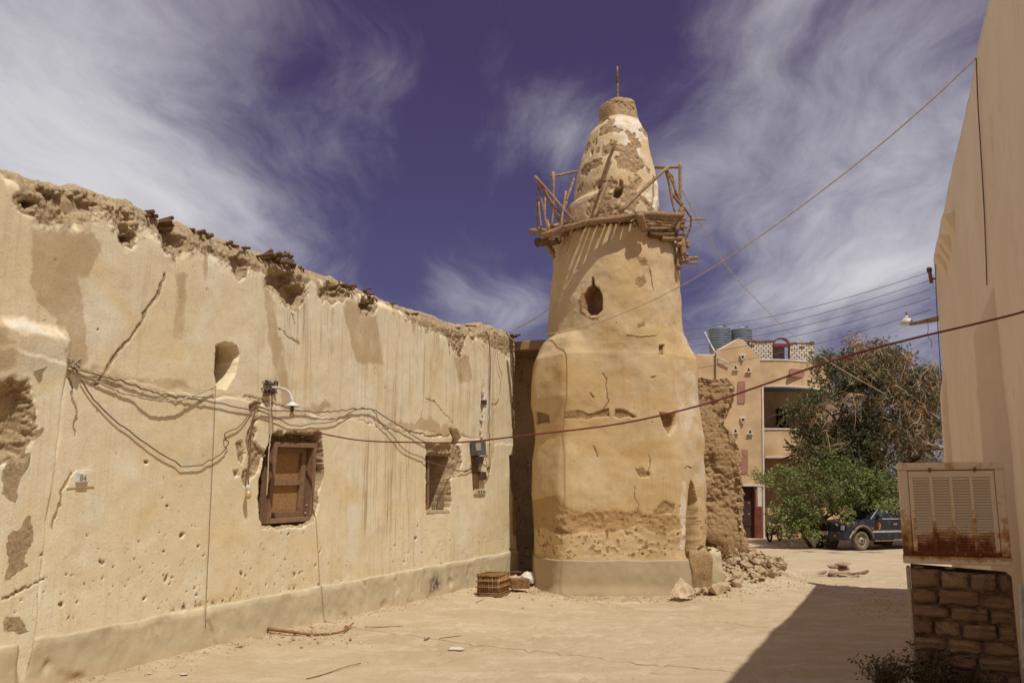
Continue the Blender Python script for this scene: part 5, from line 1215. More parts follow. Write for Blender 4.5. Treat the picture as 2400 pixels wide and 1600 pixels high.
b = MB(); P = [loc(px0 + .02, .035, pz0), loc(px1 - .02, .035, pz0), loc(px1 - .02, .045, pz0), loc(px0 + .02, .045, pz0)]; b.box8(P + [p * V3(1, 1, 0) + V3(0, 0, pz1) for p in P]); b.build('filter_backing', M['dark'], ac)
ix0, ix1 = px0 + .036, px1 - .036; cwid = (ix1 - ix0); dv = .026
colw = (cwid - 3 * dv) / 4
for k in range(3):
    xa = ix0 + colw * (k + 1) + dv * k; rbox('louvre_divider', xa, xa + dv, -.004, .012, pz0 + .03, pz1 - .058, lambda z: -.02 + .45 * sstep(pz0 + .17, pz0 + .02, z), .004)
NS = 27; zs0, zs1 = pz0 + .03, pz1 - .058; pitch = (zs1 - zs0) / NS
for c in range(4):
    xa = ix0 + c * (colw + dv)
    for k in range(NS):
        zc = zs0 + pitch * (k + .5); yb = .006
        b = MB(); z0 = zc - pitch * .50; z1 = zc + pitch * .40
        P = [loc(xa, -.006, z0), loc(xa + colw, -.006, z0), loc(xa + colw, .008, z1), loc(xa, .008, z1)]
        Q = [p + V3(0, .005, .0) for p in P]
        b.add([P[0], P[1], P[2], P[3], Q[0], Q[1], Q[2], Q[3]], [(0, 1, 2, 3), (7, 6, 5, 4), (0, 4, 5, 1), (1, 5, 6, 2), (2, 6, 7, 3), (3, 7, 4, 0)])
        o = pyobj('louvre_slat', b.V, b.F, M['cooler'], ac); hh = (zc - zs0) / (zs1 - zs0)
        blot = .16 * float(vnoise(c * 1.7, hh * 6.0, 3, 77)) + .06
        set_attr(o.data, 'rust', np.full(8, -.02 + blot + .42 * float(sstep(.42, .0, hh))))
for x in (-.16, .20): 
    b = MB(); b.tube([loc(x, -.02, zt_ - .05), loc(x, -.03, zt_ - .085)], .010, 6); o = b.build('clip', M['rust'], ac)
# weeds at the pillar foot
def leaf_cloud(name, centres, per, spread, size, mat, parent, seed, up=0.3, flat=.45):
    rs = np.random.RandomState(seed); C = np.repeat(np.asarray(centres, float), per, 0); n = len(C)
    sp = spread if np.isscalar(spread) else np.repeat(np.asarray(spread), per)[:, None]
    P = C + rs.normal(0, 1, (n, 3)) * sp
    N_ = rs.normal(0, 1, (n, 3)); N_[:, 2] = np.abs(N_[:, 2]) + up; N_ /= np.linalg.norm(N_, axis=1)[:, None]
    A = np.cross(N_, rs.normal(0, 1, (n, 3))); A /= np.linalg.norm(A, axis=1)[:, None]; B = np.cross(N_, A)
    s = size * rs.uniform(.6, 1.3, (n, 1)); A = A * s; B = B * s * flat
    V = np.stack([P - A, P + B * .9 - A * .1, P + A, P - B * .9 - A * .1], 1).reshape(-1, 3)
    # fold along the midrib
    V = V.reshape(n, 4, 3); V[:, 1] += N_ * s * .12; V[:, 3] += N_ * s * .12; V = V.reshape(-1, 3)
    Q = np.arange(4 * n).reshape(-1, 4)
    return obj(name, np_mesh(name, V, Q, False), mat, parent)
def mat_leaf(name, c1, c2, c3, trans=.35):
    g = G(name); r = g.island(); n = g.noise(1.3, 3)
    col = g.mix(r, c1, c2); col = g.mix(g.ramp(n, .5, .7, 0, .6), col, c3)
    g.fin(col, .55, spec=.35)
    t = g.nt.nodes.new('ShaderNodeBsdfTranslucent'); g.put(t.inputs[0], col); mx = g.nt.nodes.new('ShaderNodeMixShader'); mx.inputs[0].default_value = trans
    g.nt.links.new(g.p.outputs[0], mx.inputs[1]); g.nt.links.new(t.outputs[0], mx.inputs[2]); g.nt.links.new(mx.outputs[0], g.out.inputs[0]); return g.m
M['weed'] = mat_leaf('dusty_weed_leaf', (.075, .07, .03), (.12, .10, .045), (.10, .075, .04))
M['twig'] = m_simple('dry_twig', (.20, .125, .065), .3, 8, .9, 0)
def weed(label, c, R, nst, seed, grp='weeds at the pillar foot'):
    t = thing('weed', label, 'weed', c, grp); rs = np.random.RandomState(seed); b = MB(); cs = []
    for k in range(nst):
        a = rs.uniform(0, 6.28); l = R * rs.uniform(.5, 1.15); d = V3(math.cos(a) * rs.uniform(.2, .8), math.sin(a) * rs.uniform(.2, .8), rs.uniform(.5, 1.0)); d /= np.linalg.norm(d)
        p = [np.asarray(c) + d * l * q + V3(0, 0, -.12 * q * q * l) + rs.normal(0, .015, 3) * (q > 0) for q in np.linspace(0, 1, 6)]
        b.tube(p, np.linspace(.006, .002, 6), 5)
        for q in p[2:]: cs.append(q); cs.append(q + rs.normal(0, .03, 3))
    b.build('stems', M['twig'], t); leaf_cloud('leaves', cs, 4, .022, .02, M['weed'], t, seed)
gp = gnd(2105, 1600); 
weed('low dusty weed just left of the block pillar foot', loc(-.62, -.25, float(gz(*loc(-.62, -.25, 0)[:2]))), .34, 34, 5)
weed('leggy dry weed in front of the block pillar', loc(-.30, -.22, float(gz(*loc(-.30, -.22, 0)[:2]))), .40, 34, 6)
weed('small sprawling weed at the right of the block pillar foot', loc(.05, -.2, float(gz(*loc(.05, -.2, 0)[:2]))), .28, 22, 8)

# ------------------------------------------------------------------ broken wall beside the minaret
ruin = thing('broken_wall', 'ragged stump of a mud-brick wall standing just right of the minaret', 'wall', at(1690, 1290, 20.6) * V3(1, 1, 0))
def build_ruin():
    RY = 20.6
    rt = [(1330, 1765), (1290, 1756), (1262, 1750), (1240, 1744), (1200, 1737), (1160, 1741), (1120, 1733), (1095, 1738), (1060, 1733), (1030, 1727), (1010, 1714), (1000, 1698), (970, 1700), (955, 1708), (940, 1712), (920, 1724), (905, 1720), (890, 1712), (884, 1704)]
    zs = [float(at(1700, y, RY)[2]) for y, _ in rt]; xr = [float(at(x, y, RY)[0]) for y, x in rt]
    zr = np.arange(-.2, zs[-1], .022); zr = np.append(zr, zs[-1])
    XR = np.interp(zr, zs, xr) + .05 * fbm(zr, 0, 0, 5, 4, 400) + .025 * fbm(zr, 3, 0, 14, 2, 401); XL = np.full(len(zr), float(at(1600, 1000, RY)[0]))
    dep = .62
    # closed loop per level: front left -> front right -> back right -> back left
    nf, nr = 120, 50
    sf = np.linspace(0, 1, nf); sr = np.linspace(0, 1, nr)
    X = np.concatenate([XL[:, None] + (XR - XL)[:, None] * sf, XR[:, None] * np.ones(nr) + .06 * np.sin(sr * math.pi), XR[:, None] + (XL - XR)[:, None] * sf], 1)
    Y = np.concatenate([np.full((len(zr), nf), RY), RY + dep * sr * np.ones((len(zr), 1)), np.full((len(zr), nf), RY + dep)], 1)
    Z = zr[:, None] * np.ones_like(X)
    n1 = fbm(X, Y, Z, 3, 4, 405); n2 = fbm(X, Y, Z, 9, 5, 407, .6); n3 = fbm(X, Y, Z, 1.3, 3, 409)
    edge = sstep(.75, 1.0, (X - XL[:, None]) / (XR - XL)[:, None])
    patch = .45 + .55 * sstep(-.05, .15, n3 + .5 * n1 + .5 * edge - .05)
    crs = np.abs(((Z + .03 * n1) / .13) % 1 - .5)
    Yo = Y + .05 * n3 + patch * (.085 * n2 + .05 - .03 * np.clip(n1, 0, 1)) + patch * .02 * sstep(.38, .5, crs)
    Xo = X + edge * (.12 * n2 + .07 * n1)
    Zo = Z + sstep(zs[-1] - .25, zs[-1], Z) * .10 * n1
    V = np.stack([Xo, Yo, Zo], -1); C = X.shape[1]; Q = grid_quads(len(zr), C, wrap=True)
    # cap
    top = V[-1].copy(); top[:, 1] = RY + dep / 2; top[:, 2] += .03
    V2 = np.concatenate([V, top[None]], 0); Q = grid_quads(len(zr) + 1, C, wrap=True)
    me = np_mesh('mud_brick_core', V2, Q)
    pad = lambda a: np.concatenate([a, a[-1:]], 0)
    set_attr(me, 'mud', pad(np.clip(.15 + .8 * patch, 0, 1))); set_attr(me, 'stain', pad(0 * X)); set_attr(me, 'white', pad(0 * X)); set_attr(me, 'ochre', pad(np.clip(.3 + .4 * n1, 0, 1)))
    obj('mud_brick_core', me, M['ruin'], ruin)
    # bricks and stones showing in the torn edge
    for k in range(70):
        i = RNG.randrange(12, len(zr) - 4); put_stone('edge_stone', (XR[i] - RNG.uniform(-.03, .10), RY + RNG.uniform(.0, .35), zr[i]), RNG.uniform(.05, .10), ruin, sc=(1, .9, .6))
build_ruin()
# door step and cheek block at the breach
BKY = 17.5; st_c = at(1650, 1320, BKY)
blk = thing('masonry_block', 'squat rendered masonry block at the right foot of the minaret', 'block', (st_c[0], st_c[1], 0))
def rough_box(name, c, d, rot, mat, parent, seed, amp=.03, cuts=9):
    bm = bmesh.new(); bmesh.ops.create_cube(bm, size=1.0); bmesh.ops.subdivide_edges(bm, edges=bm.edges[:], cuts=cuts, use_grid_fill=True)
    co = np.array([v.co for v in bm.verts]); co2 = co * np.asarray(d)
    nn = np.stack([fbm(co2[:, 0], co2[:, 1], co2[:, 2], 4, 4, seed + k * 7) for k in range(3)], 1) * amp
    nn += np.stack([fbm(co2[:, 0], co2[:, 1], co2[:, 2], 14, 3, seed + 30 + k * 7) for k in range(3)], 1) * amp * .4
    r_ = (np.abs(co) > .49).sum(1)[:, None]; co2 = co2 * (1 - .03 * np.clip(r_ - 1, 0, 2)) + nn
    R = Matrix.Rotation(rot, 3, 'Z')
    for v, p in zip(bm.verts, co2): v.co = R @ Vector(p) + Vector(c)
    me = bpy.data.meshes.new(name); bm.to_mesh(me); bm.free()
    for p in me.polygons: p.use_smooth = True
    n = len(me.vertices)
    for k_, v_ in (('mud', .75), ('stain', .0), ('white', .0), ('ochre', .4), ('smudge', 0), ('dust', .35)): set_attr(me, k_, np.full(n, v_))
    return obj(name, me, mat, parent)
a = at(1610, 1340, 16.75); c_ = at(1690, 1330, 17.1)
rough_box('cheek', (at(1636, 1330, BKY)[0], BKY, .22), (.42, .5, .86), .05, M['ruin'], blk, 420, .06); rough_box('coping', (at(1670, 1320, BKY)[0], BKY + .05, .24), (.26, .46, .86), .1, M['cement'], blk, 430, .06)
for (x, y, s) in [(1640, 1283, .10), (1660, 1285, .09), (1685, 1283, .08)]: put_stone('loose_stone', at(x, y, BKY - .1), s, blk, sc=(1.3, 1, .5))
# fallen log
lg = stick('fallen_log', at(1655, 1262, 19.6), at(1785, 1312, 20.2), .13, M['log'], None, .10, .02, 11, 12, 9); tag(lg, 'thick split log slanting down over the rubble heap', 'log')
lg2 = stick('fallen_branch', at(1745, 1283, 20.0), at(1793, 1306, 20.4), .045, M['stick'], None, .05, .03, 5); tag(lg2, 'short pale branch lying at the lower end of the split log', 'branch')
# rubble stones
grp = 'rubble stones heaped between the minaret and the broken wall'; nrub = 0
rs = np.random.RandomState(77)
def free(x, y): return math.hypot(x - TX, y - TY) > 1.86
HEAP = [(1668, 1288), (1790, 1298), (1858, 1322), (1820, 1350), (1745, 1372), (1685, 1394), (1612, 1402), (1598, 1380), (1640, 1350)]
for k in range(900):
    if nrub >= 225: break
    px = rs.uniform(1596, 1840); py = rs.uniform(1286, 1403)
    if float(sdf_poly(np.array([px]), np.array([py]), HEAP)[0]) > 0: continue
    p = gs(px, py)
    if not free(p[0], p[1]) or abs(p[0] - st_c[0]) < .36 and abs(p[1] - BKY) < .3: continue
    s = rs.uniform(.07, .15) * (1.55 if rs.rand() < .22 else 1) * (1.1 if px < 1690 else .95)
    o = put_stone('rubble_stone', (p[0], p[1], float(gz(p[0], p[1])) + s * .35), s); nrub += 1
    size = 'large block-like' if s > .16 else ('fist-sized' if s < .10 else 'middling rough')
    place = 'among the rubble right at the foot of the minaret corner' if px < 1655 else ('in the rubble heap below the split log' if px < 1745 else 'at the outer right fringe of the rubble heap')
    tag(o, size + ' mud-coloured stone ' + place, 'stone', grp)
# the big pale slab leaning at the minaret corner and some single stones in front of the minaret
b = MB(); b.prism([at(x, y, yy) for x, y, yy in [(1570, 1390, 16.2), (1584, 1366, 16.35), (1594, 1356, 16.42), (1622, 1380, 16.35), (1628, 1389, 16.25), (1602, 1402, 16.1)]], V3(.03, .10, .02))
tag(b.build('stone_slab', M['stone'], None, bevel=.012), 'large pale triangular slab leaning at the right front corner of the minaret', 'stone')
for (x, y, s, lab) in [(1367, 1383, .10, 'grey-brown stone at the foot of the minaret front, left of a flat one'), (1396, 1382, .085, 'flat pale stone at the foot of the minaret front'), (1412, 1391, .045, 'small stone right of the flat pale one at the minaret foot'), (1520, 1396, .04, 'tiny stone at the foot of the minaret front near its right corner')]:
    p = gs(x, y); tag(put_stone('stone', p + V3(0, 0, s * .3), s, sc=(1.25, .8, .55), rot=(0, 0, RNG.uniform(-.4, .4))), lab, 'stone')
# stone pile in the edge of the shade
grp2 = 'stones piled at the edge of the shade in the lane'
pc_ = gs(1972, 1350)
for (dx, dy, dz, s, lab) in [(-.46, .0, .08, .14, 'leftmost stone of the pile, upright and pale'), (-.27, -.04, .08, .17, 'broad brown stone at the left of the stone pile'), (-.12, .10, .20, .16, 'brown stone on top of the left half of the stone pile'), (.12, .04, .25, .24, 'large flat grey slab on top of the stone pile'), (-.05, -.08, .07, .13, 'front brown stone of the stone pile, left of centre'), (.12, -.07, .07, .14, 'front brown stone in the centre of the stone pile'), (.29, -.06, .06, .12, 'front low brown stone, right of centre in the pile'), (.10, .10, .16, .17, 'middle brown stone under the grey slab'), (.46, .02, .10, .18, 'rightmost brown stone of the pile, leaning'), (.22, -.20, .03, .12, 'low flat stone at the front foot of the pile')]:
    flat = 'slab' in lab and 'under' not in lab
    o = put_stone('pile_stone', (pc_[0] + dx, pc_[1] + dy, float(gz(pc_[0] + dx, pc_[1] + dy)) + dz), s, None, STONES_D, rot=(RNG.uniform(-.2, .2), RNG.uniform(-.2, .2) + (.18 if flat else 0), RNG.uniform(-.4, .4)), sc=(1.15, .9, .36 if flat else .85)); tag(o, lab, 'stone', grp2)
# dry brush in the rubble
b = MB(); bc = at(1700, 1300, 19.2)
for k in range(70):
    p = bc + V3(RNG.gauss(0, .18), RNG.gauss(0, .15), RNG.uniform(-.1, .05)); d = V3(RNG.gauss(0, .5), RNG.gauss(0, .4), RNG.uniform(.1, 1)); d /= np.linalg.norm(d)
    b.tube(smooth_path([p, p + d * .15 + V3(0, 0, .03), p + d * RNG.uniform(.2, .4) + V3(RNG.gauss(0, .08), 0, -.05)], 7), .005, 4)
tag(b.build('dry_brush', M['cane'], None), 'tuft of dry reddish brush in the rubble below the split log', 'brush')

# ------------------------------------------------------------------ painted house at the end of the lane
HY = 37.8
M['house'] = m_simple('ochre_house_paint', (.66, .475, .275), .12, 1.2, .9, .25, .1, 30, col2=(.57, .40, .22))
M['trim'] = m_simple('white_trim', (.74, .68, .57), .06, 5, .8, 0); M['plaque'] = m_simple('faded_red_paint', (.42, .21, .15), .12, 3, .9, .1); M['bluepaint'] = m_simple('blue_ceiling_paint', (.12, .155, .24), .1, 3, .8, 0)
M['inner'] = m_simple('brown_inner_wall', (.42, .30, .20), .12, 2, .9, .1); M['doorwood'] = m_simple('dark_door_wood', (.075, .04, .03), .2, 6, .6, .1, .3); M['redbrown'] = m_simple('red_dado_paint', (.22, .06, .045), .2, 4, .85, .1); M['redbrick'] = m_simple('red_brick', (.26, .105, .055), .25, 8, .9, .4); M['whitebrick'] = m_simple('white_lime_brick', (.76, .70, .55), .1, 10, .9, .3); M['glassdark'] = m_simple('dark_glass', (.02, .018, .018), .1, 3, .2, 0, .5)
hs = thing('painted_house', 'ochre two-storey house with gable, triangle vents and balconies behind the tree', 'building', at(1735, 1255, HY) * V3(1, 1, 0))
hp = lambda x, y, dy=0.0: at(x, y, HY) + V3(0, dy, 0)
GB = float(-.15)
def hprism(name, pix, thick, mat, y0=0.0, parent=hs, bevel=0):
    b = MB(); P = [hp(x, y, y0) for x, y in pix]; b.prism(P, V3(0, thick, 0)); return b.build(name, mat, parent, bevel=bevel)
hprism('gable_wall', [(1560, 1136), (1790, 1136), (1784, 843), (1779, 835), (1743, 797), (1733, 793), (1683, 821), (1674, 833), (1615, 829), (1560, 828)], .4, M['house'])
hprism('gable_wall', [(1560, 1275), (1733, 1275), (1731, 1137), (1560, 1137)], .4, M['house']); hprism('gable_wall', [(1774, 1275), (1793, 1275), (1790, 1137), (1773, 1137)], .4, M['house'])
b = MB(); bx1 = hp(1784, 1000)[0]; b.box((bx1 - 4.6, HY + 5.4, 3.4), (9.2, 9.9, 7.1)); b.box((bx1 + 2.0, HY + 6.5, 3.4), (4.0, 7.6, 7.0)); b.build('body', M['house'], hs)
# trims along the gable and above the door
for seg in [[(1560, 828), (1615, 829), (1674, 833), (1683, 821), (1733, 793), (1743, 797), (1779, 835), (1785, 843)]]:
    for a_, b_ in zip(seg[:-1], seg[1:]):
        bb = MB(); bb.tube([hp(*a_, .18), hp(*b_, .18)], .05, 6); bb.build('coping', M['trim'], hs)
hprism('lintel_trim', [(1728, 1139), (1792, 1139), (1792, 1135), (1728, 1135)], .06, M['trim'], -.05)
door = hprism('door', [(1736, 1262), (1772, 1262), (1770, 1140), (1734, 1140)], .06, M['doorwood'], .22)
for (x, y) in [(1745, 1178), (1758, 1178), (1745, 1204), (1758, 1204)]: hprism('knob', [(x - 2, y + 2), (x + 2, y + 2), (x + 2, y - 2), (x - 2, y - 2)], .03, M['plaque'], .185, door)
hprism('panel', [(1741, 1232), (1765, 1232), (1764, 1148), (1740, 1148)], .03, M['doorwood'], .198, door); hprism('jamb', [(1770, 1262), (1775, 1262), (1773, 1140), (1769, 1140)], .25, M['redbrown'], .0, door)
hprism('dado', [(1776, 1275), (1787, 1275), (1785, 1186), (1775, 1186)], .03, M['redbrown'], -.035); hprism('pilaster', [(1776, 1186), (1785, 1186), (1784, 1140), (1775, 1140)], .03, M['trim'], -.034)
hprism('corner_trim', [(1789, 1275), (1793, 1275), (1789, 905), (1785, 905)], .05, M['trim'], -.052)
def tri(cx, cy, s, flip, parent=hs):
    k = -1 if flip else 1
    pts = [(cx - s, cy + s * .95 * k), (cx + s, cy + s * .95 * k), (cx, cy - s * 1.25 * k)]; inn = [(cx + (x - cx) * .62, cy + (y - cy) * .62) for x, y in pts]
    for i in range(3):
        a0, a1, b0, b1 = pts[i], pts[(i + 1) % 3], inn[i], inn[(i + 1) % 3]
        hprism('vent_frame', [a0, a1, b1, b0], .09, M['trim'], -.09)
    hprism('vent_shade_panel', inn, .02, M['glassdark'], -.02)  # flat dark panel standing for the shade inside an uncut recess
for (x, y, f) in [(1739.5, 838, 1), (1723, 861, 0), (1753.6, 866, 0), (1740.5, 985, 1), (1723, 1009, 0), (1757, 1011, 0)]: tri(x, y, 7, f)
def plaque(cx, cy, w, h):
    c = min(w, h) * .28; hprism('plaque', [(cx - w + c, cy + h), (cx + w - c, cy + h), (cx + w, cy + h - c), (cx + w, cy - h + c), (cx + w - c, cy - h), (cx - w + c, cy - h), (cx - w, cy - h + c), (cx - w, cy + h - c)], .03, M['plaque'], -.03)
plaque(1737, 919, 9, 26); plaque(1744, 1081, 8.5, 28)
# curved balcony front
plan = [(1785, 0.0), (1815, -.05), (1850, .05), (1885, .35), (1912, .8), (1933, 1.5), (1950, 2.6)]
def bpt(i, py_at_left, extra=0.0):
    x, dy = plan[i]; X = at(x, 900, HY + dy)[0]; return V3(X, HY + dy + extra, float(hp(1785, py_at_left)[2]))
def bband(name, y0, y1, thick, mat, off=0.0):
    for i in range(len(plan) - 1):
        b = MB(); q = [bpt(i, y1, off), bpt(i + 1, y1, off), bpt(i + 1, y1, off + thick), bpt(i, y1, off + thick)]; t = [p * V3(1, 1, 0) + V3(0, 0, hp(1785, y0)[2]) for p in q]; b.box8(q + t); b.build(name, mat, hs)
bband('parapet', 844, 904, .3, M['house']); bband('balcony_front', 1006, 1070, .3, M['house']); bband('low_wall', 1190, 1275, .3, M['house'])
for yy in (843, 904, 1005, 1071): bband('edge_trim', yy - 1.6, yy + 1.6, .36, M['trim'], -.03)
def slab(name, y, th, mat, off=.3, back=2.2):
    b = MB(); fr = [bpt(i, y, off) for i in range(len(plan))]; bk = [p * V3(1, 0, 1) + V3(0, HY + back + 1.2, 0) for p in fr[::-1]]; b.prism(fr + bk, V3(0, 0, th)); b.build(name, mat, hs)
slab('ceiling', 902, .12, M['bluepaint']); slab('floor', 1008, .12, M['inner']); slab('ceiling', 1069, .12, M['inner'])
b = MB(); b.box((at(1870, 900, HY + 2.4)[0], HY + 2.5, 3.2), (4.2, .2, 6.6)); b.build('inner_wall', M['inner'], hs)
def wprism(name, pix, y0, th, mat, parent=hs):
    b = MB(); P = [at(x, y, HY + y0) for x, y in pix]; b.prism(P, V3(0, th, 0)); return b.build(name, mat, parent)
wn = wprism('balcony_door', [(1821, 1008), (1862, 1008), (1862, 958), (1820, 958)], 2.3, .08, M['glassdark'])
for x in (1824, 1834, 1842, 1852): wprism('bar', [(x, 1007), (x + 3, 1007), (x + 3, 960), (x, 960)], 2.22, .05, M['doorwood'], wn)
b = MB(); P = [at(1867 + dx, 874 + dy, HY + .16) for dx, dy in [(-17, 9), (17, 9), (22, 5), (22, -5), (17, -9), (-17, -9), (-22, -5), (-22, 5)]]; P = [p + V3(0, .012 * (q - 0), 0) for q, p in zip([-17, 17, 22, 22, 17, -17, -22, -22], P)]; b.prism([p + V3(0, -.06, 0) for p in P], V3(0, .1, 0)); b.build('plaque', M['plaque'], hs)
# roof room of white bricks with an arched opening
RYB = HY + 1.6
rp = lambda x, y: at(x, y, RYB)
for (xa, xb, ya, yb) in [(1756, 1811, 802, 848), (1851, 1909, 806, 852)]:
    core = MB(); P = [rp(xa, yb) + V3(0, .03, 0), rp(xb, yb) + V3(0, .03, 0), rp(xb, ya) + V3(0, .03, 0), rp(xa, ya) + V3(0, .03, 0)]; core.prism(P, V3(0, .25, 0)); core.build('mortar_bed', M['mortar'], hs)
    nr = 8; hpx = (yb - ya) / nr
    for r in range(nr):
        x = xa + (0 if r % 2 else -5.5); 
        while x < xb - 1:
            x0 = max(x, xa); x1 = min(x + 10.6, xb); 
            if x1 - x0 > 2:
                bb = MB(); y0 = ya + r * hpx + .55; y1 = ya + (r + 1) * hpx - .55; j = RNG.uniform(-.015, .015); Pb = [rp(x0 + .6, y1), rp(x1 - .6, y1), rp(x1 - .6, y0), rp(x0 + .6, y0)]
                bb.prism([p + V3(0, j, 0) for p in Pb], V3(0, .12, 0)); bb.build('brick', M['whitebrick'] if RNG.random() > .03 else M['redbrick'], hs)
            x += 11.3
    for k in range(7):
        x = xa + (xb - xa) * (k + .5) / 7; bb = MB(); bb.box(rp(x, ya - 2 + RNG.uniform(-1.2, 1.2)) + V3(0, .12, 0), (.16, .26, .10 * RNG.uniform(.6, 1.2)), Matrix.Rotation(RNG.uniform(-.2, .2), 3, 'Y')); bb.build('brick', M['redbrick'], hs)
b = MB(); P = [rp(1809, 850), rp(1853, 852), rp(1853, 800), rp(1809, 798)]; b.prism([p + V3(0, .9, 0) for p in P], V3(0, .1, 0)); b.build('roof_room_back', M['doorwood'], hs)
b = MB(); b.prism([rp(1810, 812), rp(1852, 812), rp(1852, 805), rp(1810, 805)], V3(0, .2, 0)); b.build('lintel', M['redbrown'], hs)
for k in range(13):
    a0 = math.pi * k / 13 + .02; a1 = math.pi * (k + 1) / 13 - .02; c = (1831.5, 810); pts = [(c[0] - math.cos(a) * r * 1.0, c[1] - math.sin(a) * r * .88) for a, r in ((a0, 18), (a1, 18), (a1, 22), (a0, 22))]
    bb = MB(); bb.prism([rp(*q) + V3(0, -.02, 0) for q in pts], V3(0, .22, 0)); bb.build('arch_brick', M['redbrick'], hs)
# tanks
M['tank'] = m_simple('grey_blue_polythene', (.19, .245, .29), .08, 3, .5, .05, .3)
def tank(cx, top, bot, w, lab):
    c = at(cx, bot, HY + 2.2); s = 1 / 55.0 * (HY + 2.2) / HY; R = w * s / 2; Ht = (bot - top) * s
    t = thing('water_tank', lab, 'tank', c, 'water tanks on the painted house roof'); prof = [(R * .97, 0)]
    for k in range(9): z = Ht * (.06 + .82 * k / 9); prof += [(R, z), (R * 1.0, z + Ht * .05), (R * .955, z + Ht * .065), (R * .955, z + Ht * .082)]
    prof += [(R, Ht * .86), (R * .97, Ht * .90), (R * .75, Ht * .945), (R * .42, Ht * .965), (R * .40, Ht * 1.0), (R * .38, Ht * 1.01)]
    b = MB(); b.lathe(prof, c, 36); b.build('drum', M['tank'], t, True)
    b = MB(); b.lathe([(R * .3, Ht * 1.0), (R * .3, Ht * 1.03), (R * .1, Ht * 1.045)], c, 18); b.build('lid', M['tank'], t, True)
    b = MB(); b.box(c + V3(R * .35, -R * .5, Ht * .95), (R * .3, R * .25, R * .16)); b.build('inlet', M['glassdark'], t)
tank(1688, 764, 826, 51, 'left grey-blue ribbed water tank on the painted house roof'); tank(1740, 766, 828, 49, 'right grey-blue ribbed water tank, partly behind the gable')
b = MB(); b.tube([hp(1663, 768, 1.0), hp(1675, 805, .6), hp(1683, 838, .0), hp(1684, 840, -.1), hp(1708, 852, -.1)], .03, 6)
tag(b.build('tank_pipe', M['whitepaint'], None), 'thin white pipe from the left water tank over the parapet', 'pipe')
b = MB(); b.tube([hp(1753, 771, 2.0), hp(1763, 773, 2.0), hp(1763, 790, 2.0)], .03, 6); tag(b.build('tank_pipe', M['whitepaint'], None), 'thin white bent pipe at the right water tank', 'pipe')
b = MB(); b.tube([hp(1676, 826, -.05), hp(1676, 905, -.05)], .03, 6); tag(b.build('wall_pipe', M['cable_dark'], None), 'thin dark vertical pipe on the painted house beside the gable', 'pipe')

# ------------------------------------------------------------------ trees
M['leafg'] = mat_leaf('fresh_leaf', (.17, .21, .06), (.33, .36, .14), (.23, .25, .09), .4); M['leafd'] = mat_leaf('dark_leaf', (.09, .10, .045), (.19, .19, .09), (.25, .19, .105), .3); M['dry'] = m_simple('dry_twigs', (.46, .315, .175), .35, 2, .9, 0); M['bark'] = m_simple('bark', (.13, .088, .055), .3, 6, .95, .6)
def limbs(b, base, dirv, L, r, depth, rs, tips):
    n = 5; pts = [np.asarray(base, float)]; d = np.asarray(dirv, float)
    for k in range(n):
        d = d + rs.normal(0, .16, 3); d /= np.linalg.norm(d); pts.append(pts[-1] + d * L / n)
    b.tube(pts, np.linspace(r, r * .6, n + 1), 7 if depth < 2 else 5)
    tips.append(pts[-1]); tips.append(pts[3])
    if depth < 3:
        for k in range(3 if depth else 4):
            a = rs.normal(0, .75, 3); nd = d + a; nd[2] = abs(nd[2]) * .7 + .12; nd /= np.linalg.norm(nd); limbs(b, pts[-1 - (k % 2)], nd, L * .74, r * .58, depth + 1, rs, tips)
